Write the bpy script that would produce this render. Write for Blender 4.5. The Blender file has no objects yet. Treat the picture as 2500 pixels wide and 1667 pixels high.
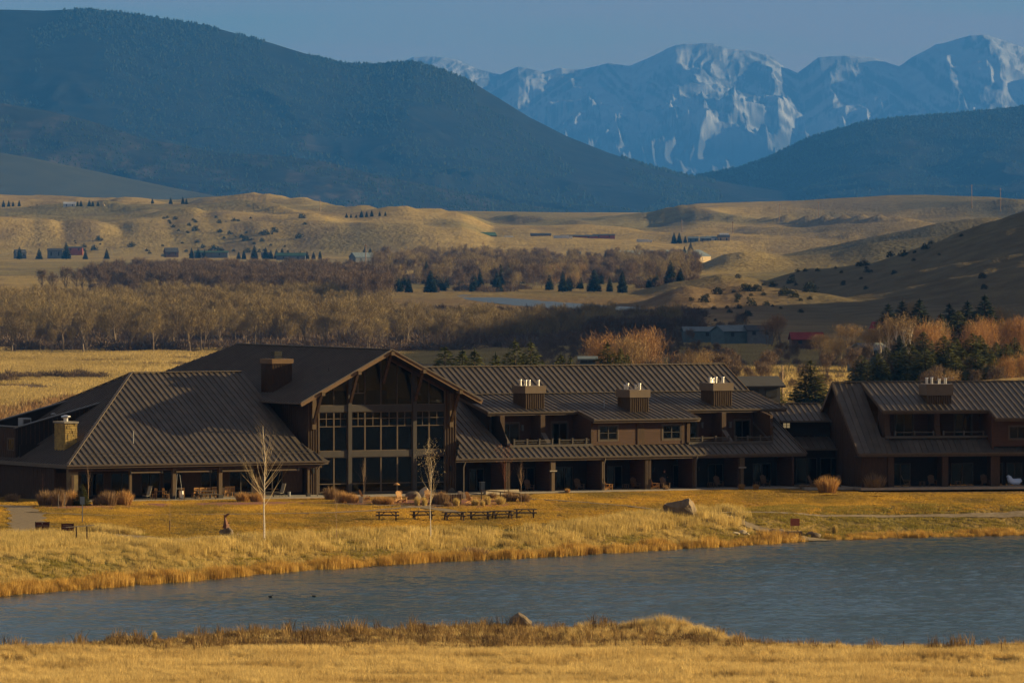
import bpy, math, random
import numpy as np
from mathutils import Vector
scene = bpy.context.scene
COL = scene.collection
random.seed(7)
PI = math.pi

# ---------------------------------------------------------------- camera, sky, sun, exposure
F = 17600.0            # focal length in units of 1/2352 of the frame width
HC = 27.5              # camera height above the lodge lawn
cam_d = bpy.data.cameras.new('camera'); cam = bpy.data.objects.new('camera', cam_d); COL.objects.link(cam)
cam.location = (0, 0, HC); cam.rotation_euler = (PI/2, 0, 0)
cam_d.sensor_width = 36; cam_d.lens = F/2352*36; cam_d.shift_y = -314/2352
cam_d.clip_start = 1; cam_d.clip_end = 120000
scene.camera = cam
SUN_EL, SUN_AZ = math.radians(13.6), math.radians(76)     # azimuth clockwise from +Y
sun_dir = Vector((math.sin(SUN_AZ)*math.cos(SUN_EL), math.cos(SUN_AZ)*math.cos(SUN_EL), math.sin(SUN_EL)))
sd = bpy.data.lights.new('sun', 'SUN'); so = bpy.data.objects.new('sun', sd); COL.objects.link(so)
sd.energy = 5.0; sd.angle = math.radians(0.5); sd.color = (1.0, 0.75, 0.37)
so.rotation_euler = sun_dir.to_track_quat('Z', 'Y').to_euler()
w = bpy.data.worlds.new('World'); scene.world = w; w.use_nodes = True
nt = w.node_tree; nt.nodes.clear()
N = nt.nodes.new
out = N('ShaderNodeOutputWorld'); bg = N('ShaderNodeBackground'); sky = N('ShaderNodeTexSky')
sky.sky_type = 'NISHITA'; sky.sun_disc = False; sky.sun_elevation = SUN_EL; sky.sun_rotation = SUN_AZ
sky.altitude = 1500; sky.air_density = 1.0; sky.dust_density = 0.6; sky.ozone_density = 2.0
tc = N('ShaderNodeTexCoord'); mp = N('ShaderNodeMapping'); mp.inputs['Scale'].default_value = (9, 9, 95)
nz = N('ShaderNodeTexNoise'); nz.inputs['Scale'].default_value = 1.0; nz.inputs['Detail'].default_value = 5
cr = N('ShaderNodeValToRGB'); cr.color_ramp.elements[0].position = 0.38; cr.color_ramp.elements[1].position = 0.62
cr.color_ramp.elements[1].color = (0.9, 0.9, 0.9, 1)
mx = N('ShaderNodeMixRGB'); mx.inputs[2].default_value = (6.2, 5.0, 4.2, 1)
nt.links.new(tc.outputs['Generated'], mp.inputs[0]); nt.links.new(mp.outputs[0], nz.inputs['Vector'])
nt.links.new(nz.outputs['Fac'], cr.inputs[0]); nt.links.new(cr.outputs[0], mx.inputs[0])
nt.links.new(sky.outputs[0], mx.inputs[1]); nt.links.new(mx.outputs[0], bg.inputs[0])
bg.inputs[1].default_value = 0.031
nt.links.new(bg.outputs[0], out.inputs[0])
scene.view_settings.view_transform = 'Standard'; scene.view_settings.look = 'None'
scene.view_settings.gamma = 1; scene.view_settings.exposure = 1.15; scene.view_settings.use_curve_mapping = False
scene.render.engine = 'CYCLES'
scene.cycles.max_bounces = 5; scene.cycles.diffuse_bounces = 2; scene.cycles.glossy_bounces = 2
scene.cycles.transparent_max_bounces = 8; scene.cycles.volume_bounces = 0
scene.cycles.use_denoising = True
HAZE = 1.95e-5

# ---------------------------------------------------------------- helpers
def props(o, label=None, cat=None, group=None, kind=None):
    if label: o['label'] = label
    if cat: o['category'] = cat
    if group: o['group'] = group
    if kind: o['kind'] = kind
    return o

def link(o, parent=None):
    COL.objects.link(o)
    if parent is not None: o.parent = parent
    return o

def empty(name, loc, rz=0, label=None, cat=None, group=None, sc=1.0):
    o = bpy.data.objects.new(name, None); link(o); o.empty_display_size = 0.3
    o.location = loc; o.rotation_euler = (0, 0, rz); o.scale = (sc, sc, sc)
    return props(o, label, cat, group)

def copy_tree(o, parent=None):
    c = o.copy(); COL.objects.link(c); c.parent = parent
    for ch in KIDS.get(o.name, []):
        copy_tree(ch, c)
    return c
KIDS = {}

class MB:
    """collects shapes and links them as one mesh object"""
    def __init__(s): s.v = []; s.f = []
    def add(s, vs, fs):
        n = len(s.v); s.v += [tuple(p) for p in vs]; s.f += [tuple(i+n for i in f) for f in fs]; return s
    def box(s, x0, x1, y0, y1, z0, z1):
        return s.add([(x0,y0,z0),(x1,y0,z0),(x1,y1,z0),(x0,y1,z0),(x0,y0,z1),(x1,y0,z1),(x1,y1,z1),(x0,y1,z1)],
                     [(0,3,2,1),(4,5,6,7),(0,1,5,4),(1,2,6,5),(2,3,7,6),(3,0,4,7)])
    def beam(s, a, b, w, h=None, up=(0,0,1)):
        a, b = Vector(a), Vector(b); h = h or w; d = (b-a).normalized(); up = Vector(up)
        if abs(d.dot(up)) > .98: up = Vector((0,1,0))
        x = d.cross(up).normalized()*(w/2); y = x.cross(d).normalized()*(h/2)
        vs = [p+sx*x+sy*y for p in (a, b) for sx, sy in ((-1,-1),(1,-1),(1,1),(-1,1))]
        return s.add(vs, [(0,1,2,3),(7,6,5,4),(0,4,5,1),(1,5,6,2),(2,6,7,3),(3,7,4,0)])
    def tube(s, pts, rs, n=6):
        pts = [Vector(p) for p in pts]; base = len(s.v); k = len(pts)
        for i, p in enumerate(pts):
            d = (pts[min(i+1, k-1)]-pts[max(i-1, 0)]).normalized()
            u = d.cross(Vector((0,0,1)) if abs(d.z) < .9 else Vector((1,0,0))).normalized(); w_ = d.cross(u)
            for j in range(n):
                a = 2*PI*j/n; s.v.append(tuple(p+(u*math.cos(a)+w_*math.sin(a))*rs[i]))
        for i in range(k-1):
            for j in range(n):
                a = base+i*n+j; b = base+i*n+(j+1) % n
                s.f.append((a, b, b+n, a+n))
        s.f.append(tuple(base+j for j in reversed(range(n)))); s.f.append(tuple(base+(k-1)*n+j for j in range(n)))
        return s
    def poly(s, pts, t):
        """flat polygon (3D points, counter-clockwise from above) thickened downwards by t"""
        pts = [Vector(p) for p in pts]; n = len(pts)
        nn = Vector((0,0,0))
        for i in range(n): nn += pts[i].cross(pts[(i+1) % n])
        nn.normalize()
        vs = pts+[p-nn*t for p in pts]
        return s.add(vs, [tuple(range(n)), tuple(reversed(range(n, 2*n)))]+[(i, i+n, (i+1) % n+n, (i+1) % n) for i in range(n)])
    def wall(s, outline, axis, a0, a1):
        """outline in (horizontal, z), extruded along the other horizontal axis from a0 to a1; axis 'u' = outline runs along x"""
        n = len(outline)
        if axis == 'u': vs = [(p, a0, z) for p, z in outline]+[(p, a1, z) for p, z in outline]
        else: vs = [(a0, p, z) for p, z in outline]+[(a1, p, z) for p, z in outline]
        return s.add(vs, [tuple(range(n)), tuple(reversed(range(n, 2*n)))]+[(i, i+n, (i+1) % n+n, (i+1) % n) for i in range(n)])
    def mesh(s, name, mat):
        me = bpy.data.meshes.new(name); me.from_pydata(s.v, [], s.f); me.materials.append(mat); me.update(); return me
    def build(s, name, mat, parent=None, loc=None, smooth=False, **kw):
        me = s.mesh(name, mat)
        if smooth: me.polygons.foreach_set('use_smooth', [True]*len(me.polygons))
        o = bpy.data.objects.new(name, me); link(o, parent)
        if parent is not None: KIDS.setdefault(parent.name, []).append(o)
        if loc: o.location = loc
        return props(o, **kw)

def mat(name, col, rough=0.8, col2=None, scale=2.0, bump=0.0, bscale=None, metal=0.0, coords='Object', stretch=(1,1,1),
        detail=4, lo=0.35, hi=0.65, spec=0.3, attr=None, trans=0.0, dist=0.05):
    m = bpy.data.materials.new(name); m.use_nodes = True; t = m.node_tree; b = t.nodes['Principled BSDF']
    L = t.links.new; n = t.nodes.new
    b.inputs['Roughness'].default_value = rough; b.inputs['Metallic'].default_value = metal
    b.inputs['Specular IOR Level'].default_value = spec
    b.inputs['Base Color'].default_value = (*col, 1)
    if coords == 'World': src = n('ShaderNodeNewGeometry').outputs['Position']
    else: src = n('ShaderNodeTexCoord').outputs[coords]
    mpn = n('ShaderNodeMapping'); mpn.inputs['Scale'].default_value = stretch; L(src, mpn.inputs[0])
    if col2 or attr:
        nz = n('ShaderNodeTexNoise'); nz.inputs['Scale'].default_value = scale; nz.inputs['Detail'].default_value = detail
        L(mpn.outputs[0], nz.inputs['Vector'])
        r = n('ShaderNodeMapRange'); r.inputs[1].default_value = lo; r.inputs[2].default_value = hi; L(nz.outputs['Fac'], r.inputs[0])
        mixn = n('ShaderNodeMixRGB'); L(r.outputs[0], mixn.inputs[0])
        if attr:
            at = n('ShaderNodeAttribute'); at.attribute_name = attr
            k = n('ShaderNodeMixRGB'); k.blend_type = 'MULTIPLY'; k.inputs[0].default_value = 1
            k.inputs[2].default_value = (*(col2 or (.6,.6,.6)), 1)
            L(at.outputs['Color'], k.inputs[1]); L(at.outputs['Color'], mixn.inputs[1]); L(k.outputs[0], mixn.inputs[2])
        else:
            mixn.inputs[1].default_value = (*col, 1); mixn.inputs[2].default_value = (*col2, 1)
        L(mixn.outputs[0], b.inputs['Base Color'])
    if bump:
        nb = n('ShaderNodeTexNoise'); nb.inputs['Scale'].default_value = bscale or scale*4; nb.inputs['Detail'].default_value = 5
        L(mpn.outputs[0], nb.inputs['Vector']); bp = n('ShaderNodeBump'); bp.inputs['Strength'].default_value = bump
        bp.inputs['Distance'].default_value = dist; L(nb.outputs['Fac'], bp.inputs['Height']); L(bp.outputs[0], b.inputs['Normal'])
    if trans:
        tr = n('ShaderNodeBsdfTranslucent'); ms = n('ShaderNodeMixShader'); ms.inputs[0].default_value = trans
        o = t.nodes['Material Output']; L(b.outputs[0], ms.inputs[1]); L(tr.outputs[0], ms.inputs[2]); L(ms.outputs[0], o.inputs[0])
        if col2: L(mixn.outputs[0], tr.inputs[0])
        else: tr.inputs[0].default_value = (*col, 1)
    return m

# numpy noise
def _h(ix, iy, seed):
    n = (ix.astype(np.int64)*374761393+iy.astype(np.int64)*668265263+seed*974711) & 0x7fffffff
    n = ((n ^ (n >> 13))*1274126177) & 0x7fffffff
    return ((n ^ (n >> 16)) & 0xffff)/65535.0
def vn(x, y, seed=0):
    x = np.asarray(x, float); y = np.asarray(y, float)
    ix, iy = np.floor(x), np.floor(y); fx, fy = x-ix, y-iy
    fx = fx*fx*fx*(fx*(fx*6-15)+10); fy = fy*fy*fy*(fy*(fy*6-15)+10)
    a, b, c, d = _h(ix, iy, seed), _h(ix+1, iy, seed), _h(ix, iy+1, seed), _h(ix+1, iy+1, seed)
    return (a*(1-fx)+b*fx)*(1-fy)+(c*(1-fx)+d*fx)*fy
def fbm(x, y, o=4, seed=0, g=0.5):
    s = 0; a = 1; t = 0
    for i in range(o): s = s+a*(vn(x*2**i+i*17.3, y*2**i-i*9.1, seed+i)*2-1); t += a; a *= g
    return s/t
def ridged(x, y, o=5, seed=0):
    s = 0; a = 1; t = 0; wgt = 1
    for i in range(o):
        r = 1-np.abs(vn(x*2**i+i*7.7, y*2**i+i*3.1, seed+i)*2-1); r = r*r*wgt; wgt = np.clip(r*1.6, 0, 1)
        s = s+a*r; t += a; a *= 0.55
    return s/t
def sm(t): t = np.clip(t, 0, 1); return t*t*(3-2*t)
def zpx(py, Y): return HC-(py-470)*Y/F
def xpx(px, Y): return (px-1176)*Y/F

# ---------------------------------------------------------------- ground
WATER = -3.0
SF = [(-1500,1470),(-300,1392),(0,1368),(200,1352),(400,1337),(600,1318),(800,1303),(1000,1290),(1200,1281),(1400,1270),(1600,1258),(1750,1250),
      (1880,1241),(2100,1234),(2352,1229),(3200,1212)]
SN = [(-1500,1520),(-300,1502),(0,1492),(150,1484),(300,1474),(450,1466),(600,1452),(750,1448),(1000,1441),(1150,1438),(1400,1439),(1560,1442),(1640,1460),
      (1750,1478),(2000,1488),(2352,1491),(3200,1497)]
_sfx = np.array([a for a, b in SF], float); _sfy = np.array([(HC-WATER)*F/(b-470) for a, b in SF])
_snx = np.array([a for a, b in SN], float); _sny = np.array([(HC+2.2)*F/(b-470)+2.5 for a, b in SN])
PL = np.array([(800,0),(1000,-8),(1400,-17),(1800,-22.5),(2300,-27.5),(2800,-30),(8300,-29.5),(60000,-29)], float)
PR = np.array([(800,0),(1200,-5),(1500,-9),(1800,-13),(2300,-19),(3000,-27),(3600,-30),(8300,-29),(60000,-29)], float)
CREST = np.array([(-3000,440),(0,443),(100,447),(230,455),(400,458),(500,450),(560,445),(620,448),(700,462),(740,474),(850,478),(950,483),(1300,488),
                  (1500,488),(1540,477),(1600,466),(1700,463),(1850,460),(1930,454),(2040,447),(2200,448),(2352,456),(3500,440)], float)
TOPE = np.array([(-2000,498),(0,500),(300,502),(700,503),(950,508),(1060,520),(1130,548),(1400,552),(1800,556),(2100,560),(4000,560)], float)
# (distance, front run, back run, crest [(px, py)...], roughness)
RID = [
 (5000, 1750, 500, [(1400,790),(1480,764),(1560,738),(1650,708),(1750,682),(1850,652),(1950,620),(2050,582),(2150,546),(2250,512),(2352,487),(2700,415),(3600,270),(9000,100)], 5.5),
 (4950, 330, 300, [(1400,690),(1470,672),(1530,648),(1590,634),(1650,620),(1700,626),(1760,640),(1810,624),(1860,610),(1920,612),(2000,606),(2200,590),(2600,560)], 2.5),
 (4350, 260, 240, [(1440,712),(1490,690),(1540,662),(1580,652),(1640,664),(1700,656),(1760,660),(1830,664),(1900,672),(2000,700)], 2.5),
 (6900, 420, 300, [(1560,640),(1620,600),(1660,580),(1700,572),(1750,577),(1800,588),(1900,584),(2000,560),(2120,545),(2260,520),(2400,500),(3000,430)], 2.0),
 (7700, 380, 420, [(1700,600),(1850,575),(1960,555),(2060,535),(2160,512),(2260,496),(2352,493),(2700,470)], 3.0),
 (950, 120, 60, [(1980,910),(2100,897),(2250,874),(2352,866),(2600,850),(3200,820),(9000,800)], 0.3),
]
def H(x, Y):
    x = np.asarray(x, float); Y = np.asarray(Y, float); x, Y = np.broadcast_arrays(x, Y)
    Ys = np.maximum(Y, 40.0); px = np.clip(1176+F*x/Ys, -40000, 40000)
    pc = np.clip(px, -1500, 3200)
    yf = np.interp(pc, _sfx, _sfy); yn = np.interp(pc, _snx, _sny)
    yf = yf+1.2*fbm(x/9, x*0, 3, 5); yn = yn+1.0*fbm(x/6, x*0+3, 3, 9)
    s = Y-yf; n = yn-Y
    far = -3.0+2.25*sm(s/19)+0.6*sm((s-16)/40)+0.15*sm((s-40)/20)
    far = far+0.10*fbm(x/7, Y/7, 3, 3)*sm(s/6)*(1-sm((s-22)/20))
    near = -3.0+0.85*sm(n/5)+np.clip(510-Y, 0, 510)*0.015+0.0094*np.power(np.clip(460-Y, 0, 460), 1.25)
    near = near+(0.13*fbm(x/4, Y/4, 3, 8)+.18*fbm(x/14,Y/9,2,18))*sm(n/4)
    bed = -3.0-1.6*sm(np.minimum(-s, -n)/9)
    z = np.where(s > 0, far, np.where(n > 0, near, bed))
    if np.any(Y > 780):
        l = np.interp(Y, PL[:,0], PL[:,1]); r = np.interp(Y, PR[:,0], PR[:,1]); t = sm((px-900)/800)
        base = l*(1-t)+r*t
        base = base+(0.5-.35*sm((Y-3600)/500))*fbm(x/60, Y/120, 3, 21)*sm((Y-850)/300)
        # terrace of the bench with its scarp, then the rolling top
        esc = 8560+260*fbm(x/520, Y*0, 3, 31)
        te = zpx(np.interp(px, TOPE[:,0], TOPE[:,1]), 8800.0)
        cy = 12000+700*fbm(x/1500, Y*0+5, 2, 33)
        ce = HC-(np.interp(px, CREST[:,0], CREST[:,1])-470)*cy/F
        up = sm((Y-esc)/420)
        lump = (fbm(x/250, Y/560, 4, 41)*20+ridged(x/220+Y/900, Y/1300, 3, 45)*20-8)*sm((Y-8700)/900)*(1-sm((Y-11000)/900))
        gul = (ridged(x/130+Y/1500, Y/900, 3, 47)-.4)*(8+11*sm((700-px)/300))*sm((Y-8500)/250)*(1-sm((Y-9200)/500))
        top = te+(ce-te)*np.clip((Y-9000)/(cy-9000), 0, 1)**1.2+lump-gul
        bench = base+(top-base)*up-np.maximum(0, Y-cy)*0.035
        base = np.where(Y > 8000, bench, base)
        for (yc, wf, wb, prof, rough) in RID:
            pr = np.array(prof, float); xc = (pr[:,0]-1176)*yc/F; zc = HC-(pr[:,1]-470)*yc/F
            zz = np.interp(x, xc, zc, left=-80)
            d = Y-yc-(60*fbm(x/300, Y*0+yc, 2, 51) if yc > 2000 else 0)
            fall = np.where(d < 0, 1-sm(-d/wf)**0.8, 1-sm(d/wb))
            rg = base+(zz-base)*fall
            if yc > 2000: rg = rg+rough*(fbm(x/90+Y/160, Y/380, 4, 61)*1.6-ridged(x/110+Y/300, Y/800, 3, 63)*1.2)*sm((rg-base)/14)
            base = np.maximum(base, rg)
        # unseen high ground beyond the right edge, raised to shade the valley floor
        k = np.clip(x-0.0715*Y-6, 0, None)*0.46*sm((Y-1600)/900)*(1-sm((Y-4050)/450))
        base = np.maximum(base, np.minimum(base+k, base+125+.022*np.clip(Y-1500,0,2500)+12*fbm(x/120, Y/200, 3, 71)))
        z = np.where(Y > 800, base, z)
    z = np.where(Y < 0, z+np.minimum(-Y*.17, 150)*(1-sm((x-150)/350))-np.minimum(-Y*.0435, 20), z)  # unseen hillside behind the camera, added so the windows reflect dark land
    return z
def Hs(x, Y): return float(H(np.array([x]), np.array([Y]))[0])
def gpt(px, py, y0, y1, dz=0.0):
    """first point of the ground, from y0 to y1, that shows at picture point (px, py)"""
    Ys = np.linspace(y0, y1, 500); xs = xpx(px, Ys); hz = H(xs, Ys)
    scr = 470+(HC-hz-dz)*F/Ys
    i = int(np.argmax(scr <= py)) if np.any(scr <= py) else 499
    return (float(xs[i]), float(Ys[i]), float(hz[i]))

rows = list(np.linspace(-2200, -60, 16))+list(np.linspace(-30, 440, 22))+list(np.arange(446, 515, 1.4))+list(np.arange(515, 562, 0.8))+list(np.arange(562, 594, 3))+list(np.arange(594, 745, 0.9))+list(np.arange(745, 801, 4))
y = 803.0
while y < 15500: rows.append(y); y *= 1.0085
rows = np.array(rows)
inner = np.linspace(-0.082, 0.082, 330)
o1 = 0.082*np.power(1.16, np.arange(1, 22))
cols = np.concatenate([-o1[::-1], inner, o1])
X = cols[None,:]*np.maximum(rows, 260)[:,None]; YY = np.repeat(rows[:,None], len(cols), 1)
ZZ = H(X, YY)
def grid_mesh(name, X, Y, Z, m):
    nr, nc = X.shape; v = np.stack([X, Y, Z], -1).reshape(-1, 3)
    i = np.arange((nr-1)*nc).reshape(nr-1, nc)[:, :-1].ravel()
    f = np.stack([i, i+1, i+1+nc, i+nc], 1)
    me = bpy.data.meshes.new(name); me.vertices.add(len(v)); me.vertices.foreach_set('co', v.astype(np.float32).ravel())
    me.loops.add(f.size); me.loops.foreach_set('vertex_index', f.ravel().astype(np.int32))
    me.polygons.add(len(f)); me.polygons.foreach_set('loop_start', (np.arange(len(f))*4).astype(np.int32))
    me.polygons.foreach_set('use_smooth', np.ones(len(f), bool)); me.update(calc_edges=True); me.validate(); me.materials.append(m)
    return me
def col_attr(me, name, c):
    a = me.color_attributes.new(name, 'FLOAT_COLOR', 'POINT')
    cc = np.ones((c.shape[0], 4), np.float32); cc[:, :3] = c; a.data.foreach_set('color', cc.ravel())
def C(*a): return np.array(a)
def mixc(a, b, t): return a*(1-t[...,None])+b*t[...,None]
pxg = 1176+F*X/np.maximum(YY, 1)
sF = YY-np.interp(np.clip(pxg, -1500, 3200), _sfx, _sfy)
lawn = C(.40,.215,.05); straw = C(.40,.27,.10); green = C(.16,.135,.04); earth = C(.13,.085,.045); field = C(.44,.30,.12)
sage = C(.22,.185,.075); scrub = C(.15,.11,.075)
n1 = fbm(X/9, YY/9, 4, 81); n2 = fbm(X/45, YY/60, 3, 82); n3 = fbm(X/400, YY/900, 4, 83)
c = np.broadcast_to(straw, X.shape+(3,)).copy()
lw = mixc(mixc(np.broadcast_to(lawn, c.shape), np.broadcast_to(C(.25,.16,.05), c.shape), sm(n1*1.5+.5)), np.broadcast_to(green, c.shape), sm((n2-.05)*2.5)*.45)
gpatch = np.exp(-((pxg-2050)/330)**2)*sm((sF-3)/6)*(1-sm((sF-18)/6))
lw = mixc(lw, np.broadcast_to(C(.15,.125,.035), c.shape), np.clip(gpatch, 0, .8))
bankc = mixc(np.broadcast_to(C(.26,.18,.06), c.shape), np.broadcast_to(green, c.shape), sm((n1+.1)*2)*.8)
c = np.where((sF > 0)[...,None], mixc(bankc, lw, sm((sF-16)/8)), c)
c = np.where((sF <= 0)[...,None], np.broadcast_to(C(.08,.06,.04), c.shape), c)
nearb = sm((YY-504)/6)
c = np.where((YY < 560)[...,None], mixc(np.broadcast_to(C(.36,.25,.10), c.shape), np.broadcast_to(earth, c.shape), nearb), c)
fld = mixc(np.broadcast_to(field, c.shape), np.broadcast_to(C(.20,.14,.075), c.shape), sm(n3*1.6+.45))
band = sm(fbm(X/700, YY/90, 3, 84)*2)
fld = mixc(fld, np.broadcast_to(C(.22,.17,.07), c.shape), band*.45)
ben = mixc(np.broadcast_to(C(.37,.275,.10), c.shape), np.broadcast_to(sage, c.shape), sm(n3*1.8+.5))
ben = mixc(ben, np.broadcast_to(scrub, c.shape), sm(fbm(X/45, YY/160, 4, 85)*2-.1)*.5)
c = np.where((YY > 800)[...,None], mixc(fld, ben, sm((YY-4200)/1500)), c)
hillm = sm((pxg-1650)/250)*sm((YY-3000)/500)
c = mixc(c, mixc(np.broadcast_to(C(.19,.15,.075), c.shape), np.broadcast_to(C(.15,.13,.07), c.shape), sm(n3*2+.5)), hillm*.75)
m_ground = mat('dry_grass_ground', (1,1,1), .95, (.62,.60,.55), scale=.9, attr='tone', coords='World', bump=.9, bscale=2.2, stretch=(1,.6,1), lo=.3, hi=.7, spec=.05, dist=.35)
m_hills = mat('hill_grass', (1,1,1), .95, (.66,.62,.56), scale=.06, attr='tone', coords='World', bump=1.0, bscale=.22, stretch=(1,.5,1), lo=.3, hi=.7, spec=.03, dist=1.6)
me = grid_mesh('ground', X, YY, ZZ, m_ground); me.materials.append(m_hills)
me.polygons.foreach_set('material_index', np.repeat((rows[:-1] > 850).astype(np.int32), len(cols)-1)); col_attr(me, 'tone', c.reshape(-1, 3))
ground = props(link(bpy.data.objects.new('ground', me)), kind='structure')

# ---------------------------------------------------------------- pond and river
def water_mat(name, rough, wave, dist, sx, col):
    m = bpy.data.materials.new(name); m.use_nodes = True; t = m.node_tree; b = t.nodes['Principled BSDF']; L = t.links.new; n = t.nodes.new
    b.inputs['Base Color'].default_value = (*col, 1); b.inputs['Roughness'].default_value = rough; b.inputs['IOR'].default_value = 1.333
    b.inputs['Specular IOR Level'].default_value = .5
    g = n('ShaderNodeNewGeometry'); mpn = n('ShaderNodeMapping'); mpn.inputs['Scale'].default_value = sx; L(g.outputs['Position'], mpn.inputs[0])
    a = n('ShaderNodeTexNoise'); a.inputs['Scale'].default_value = 1.0; a.inputs['Detail'].default_value = 6; a.inputs['Roughness'].default_value = .62
    L(mpn.outputs[0], a.inputs['Vector'])
    big = n('ShaderNodeTexNoise'); big.inputs['Scale'].default_value = .05; big.inputs['Detail'].default_value = 3; L(g.outputs['Position'], big.inputs['Vector'])
    r = n('ShaderNodeMapRange'); r.inputs[1].default_value = .35; r.inputs[2].default_value = .65; r.inputs[3].default_value = .55; r.inputs[4].default_value = 1.15
    L(big.outputs['Fac'], r.inputs[0]); mu = n('ShaderNodeMath'); mu.operation = 'MULTIPLY'; L(a.outputs['Fac'], mu.inputs[0]); L(r.outputs[0], mu.inputs[1])
    bp = n('ShaderNodeBump'); bp.inputs['Strength'].default_value = wave; bp.inputs['Distance'].default_value = dist
    L(mu.outputs[0], bp.inputs['Height']); L(bp.outputs[0], b.inputs['Normal'])
    return m
m_pond = water_mat('rippled_water', .12, 1.0, .35, (1.2, 1.0, 1), (.026,.062,.072))
xs = np.concatenate([np.linspace(-300, -60, 14)[:-1], np.arange(-60, 60, .26), np.linspace(60, 300, 14)]); ysw = np.concatenate([np.linspace(495, 520, 5)[:-1], np.arange(520, 716, .42), np.linspace(716, 790, 8)])
Xw, Yw = np.meshgrid(xs, ysw); fade = sm((62-np.abs(Xw))/8)*sm((Yw-516)/8)*sm((722-Yw)/8)
gust = .7+.4*sm(fbm(Xw/26, Yw/34, 3, 161)*1.6+.5)
Zw = WATER+fade*gust*(.085*fbm(Xw/1.5+Yw/9, Yw/1.6, 3, 162, .6)+.045*fbm(Xw/4.5, Yw/4.2, 2, 163))
link(bpy.data.objects.new('pond_water', grid_mesh('pond_water', Xw, Yw, Zw, m_pond)))['kind'] = 'structure'
m_river = water_mat('river_water', .4, .8, .6, (.2, .05, 1), (.05,.07,.09))
RZ = -29.78
rv = [(1048,679),(1062,676),(1090,678),(1120,681),(1165,684),(1230,689),(1290,694),(1330,697),(1400,702),(1500,707),(1540,712),(1500,722),(1400,718),(1330,713),(1250,706),(1180,701),(1110,693),(1070,687)]
pts = []
for px, py in rv:
    Yr = (HC-RZ)*F/(py-470); pts.append((xpx(px, Yr), Yr, RZ))
MB().add(pts, [tuple(reversed(range(len(pts))))]).build('river_water', m_river, kind='structure')

# ---------------------------------------------------------------- mountains
RNG = {}
def range_mesh(name, yc, crest, front, back, nx, ny, x0, x1, rough, seed, m, tone, foot=-60, fz=.5, scl=1.0, fine=.12):
    pr = np.array(crest, float); xs = np.linspace(xpx(x0, yc), xpx(x1, yc), nx); ys = np.concatenate([np.linspace(-front, 0, int(ny*.75)), np.linspace(0, back, int(ny*.25))[1:]])
    Xm, Ym = np.meshgrid(xs, ys)
    zc = HC-(np.interp(1176+F*Xm/yc, pr[:,0], pr[:,1])-470)*yc/F
    d = np.where(Ym < 0, -Ym/front, Ym/back)
    t = np.where(Ym < 0, (1-d)**1.0*(1-.25*np.sin(d*PI)), 1-d)
    z = foot+(zc-foot)*t
    sc = yc/60*scl
    r = ridged(Xm/sc+fbm(Xm/sc, Ym/sc, 3, seed+3)*.6, Ym/(sc*3.2), 6, seed)-.5
    r = r+(ridged(Xm/sc*3.7+fbm(Xm/sc*2, Ym/sc, 3, seed+5)*.5, Ym/(sc*1.4), 5, seed+7)-.5)*fine
    z = z+r*rough*np.clip(np.abs(Ym)/(front*.30)+.06, 0, 1)*np.clip((zc-foot)/600, .15, 1)*fz*2
    me = grid_mesh(name, Xm, Ym+yc, z, m)
    RNG[name] = (Xm, Ym+yc, z)
    tn = tone(Xm, Ym+yc, z, r, t, zc); col_attr(me, 'tone', tn.reshape(-1, 3))
    return props(link(bpy.data.objects.new(name, me)), kind='structure')
m_mtn = mat('mountain_side', (1,1,1), .95, (.55,.55,.6), scale=.012, attr='tone', coords='World', detail=8, lo=.4, hi=.6, spec=.02)
m_snowm = mat('snow_and_rock', (1,1,1), .9, (.72,.75,.8), scale=.004, attr='tone', coords='World', detail=9, lo=.4, hi=.6, spec=.05)
YM, YS = 28000.0, 62000.0
def tone_forest(x, y, z, r, t, zc):
    f = np.broadcast_to(C(.016,.019,.018), x.shape+(3,)); g = np.broadcast_to(C(.12,.095,.062), f.shape)
    k = sm(fbm(x/330, y/900, 5, 91)*3.2-.95)*(.25+.75*(1-t))
    return mixc(f, g, k*.45)
def tone_grassy(x, y, z, r, t, zc):
    f = np.broadcast_to(C(.022,.024,.020), x.shape+(3,)); g = np.broadcast_to(C(.085,.066,.045), f.shape)
    return mixc(f, g, sm(fbm(x/45, y/220, 6, 95, .7)*2.2+.2)*(.45+.55*(1-t)))
def tone_snow(x, y, z, r, t, zc):
    rock = np.broadcast_to(C(.11,.12,.135), x.shape+(3,)); sn = np.broadcast_to(C(.33,.35,.38), rock.shape)  # snow greyed and rock lightened in colour to stand in for cloud shade
    line = 480+260*fbm(x/1500, y/3500, 4, 97)
    w_ = fbm(x/500, y/3000, 3, 151)*220
    s1 = ridged((x+w_+1.5*z)/95, y/5200, 4, 152); s2 = ridged((x-w_-1.5*z)/95, y/5200, 4, 153); pk = sm(fbm(x/420, y/2600, 2, 154)*3+.5)
    st_ = s1*pk+s2*(1-pk)
    k = sm((z-line+60)/300)*sm((st_-.22+fbm(x/42, y/360, 5, 98, .75)*.75+.25*sm((z-900)/500))*4.5)
    return mixc(rock, sn, k)
range_mesh('snowy_mountains', YS, [(-500,200),(900,160),(950,128),(990,130),(1040,134),(1110,160),(1150,168),(1190,150),(1250,165),(1290,155),(1320,158),
  (1400,142),(1450,149),(1480,135),(1530,112),(1575,97),(1635,95),(1670,108),(1720,112),(1760,122),(1800,150),(1832,164),(1880,128),(1940,124),(2010,131),
  (2065,148),(2110,120),(2150,100),(2230,82),(2290,84),(2352,105),(2700,90),(3200,160)], 13000, 5000, 1200, 360, 700, 2800, 620, 101, m_snowm, tone_snow, foot=-400, fz=.40, scl=.8, fine=.42)
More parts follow.
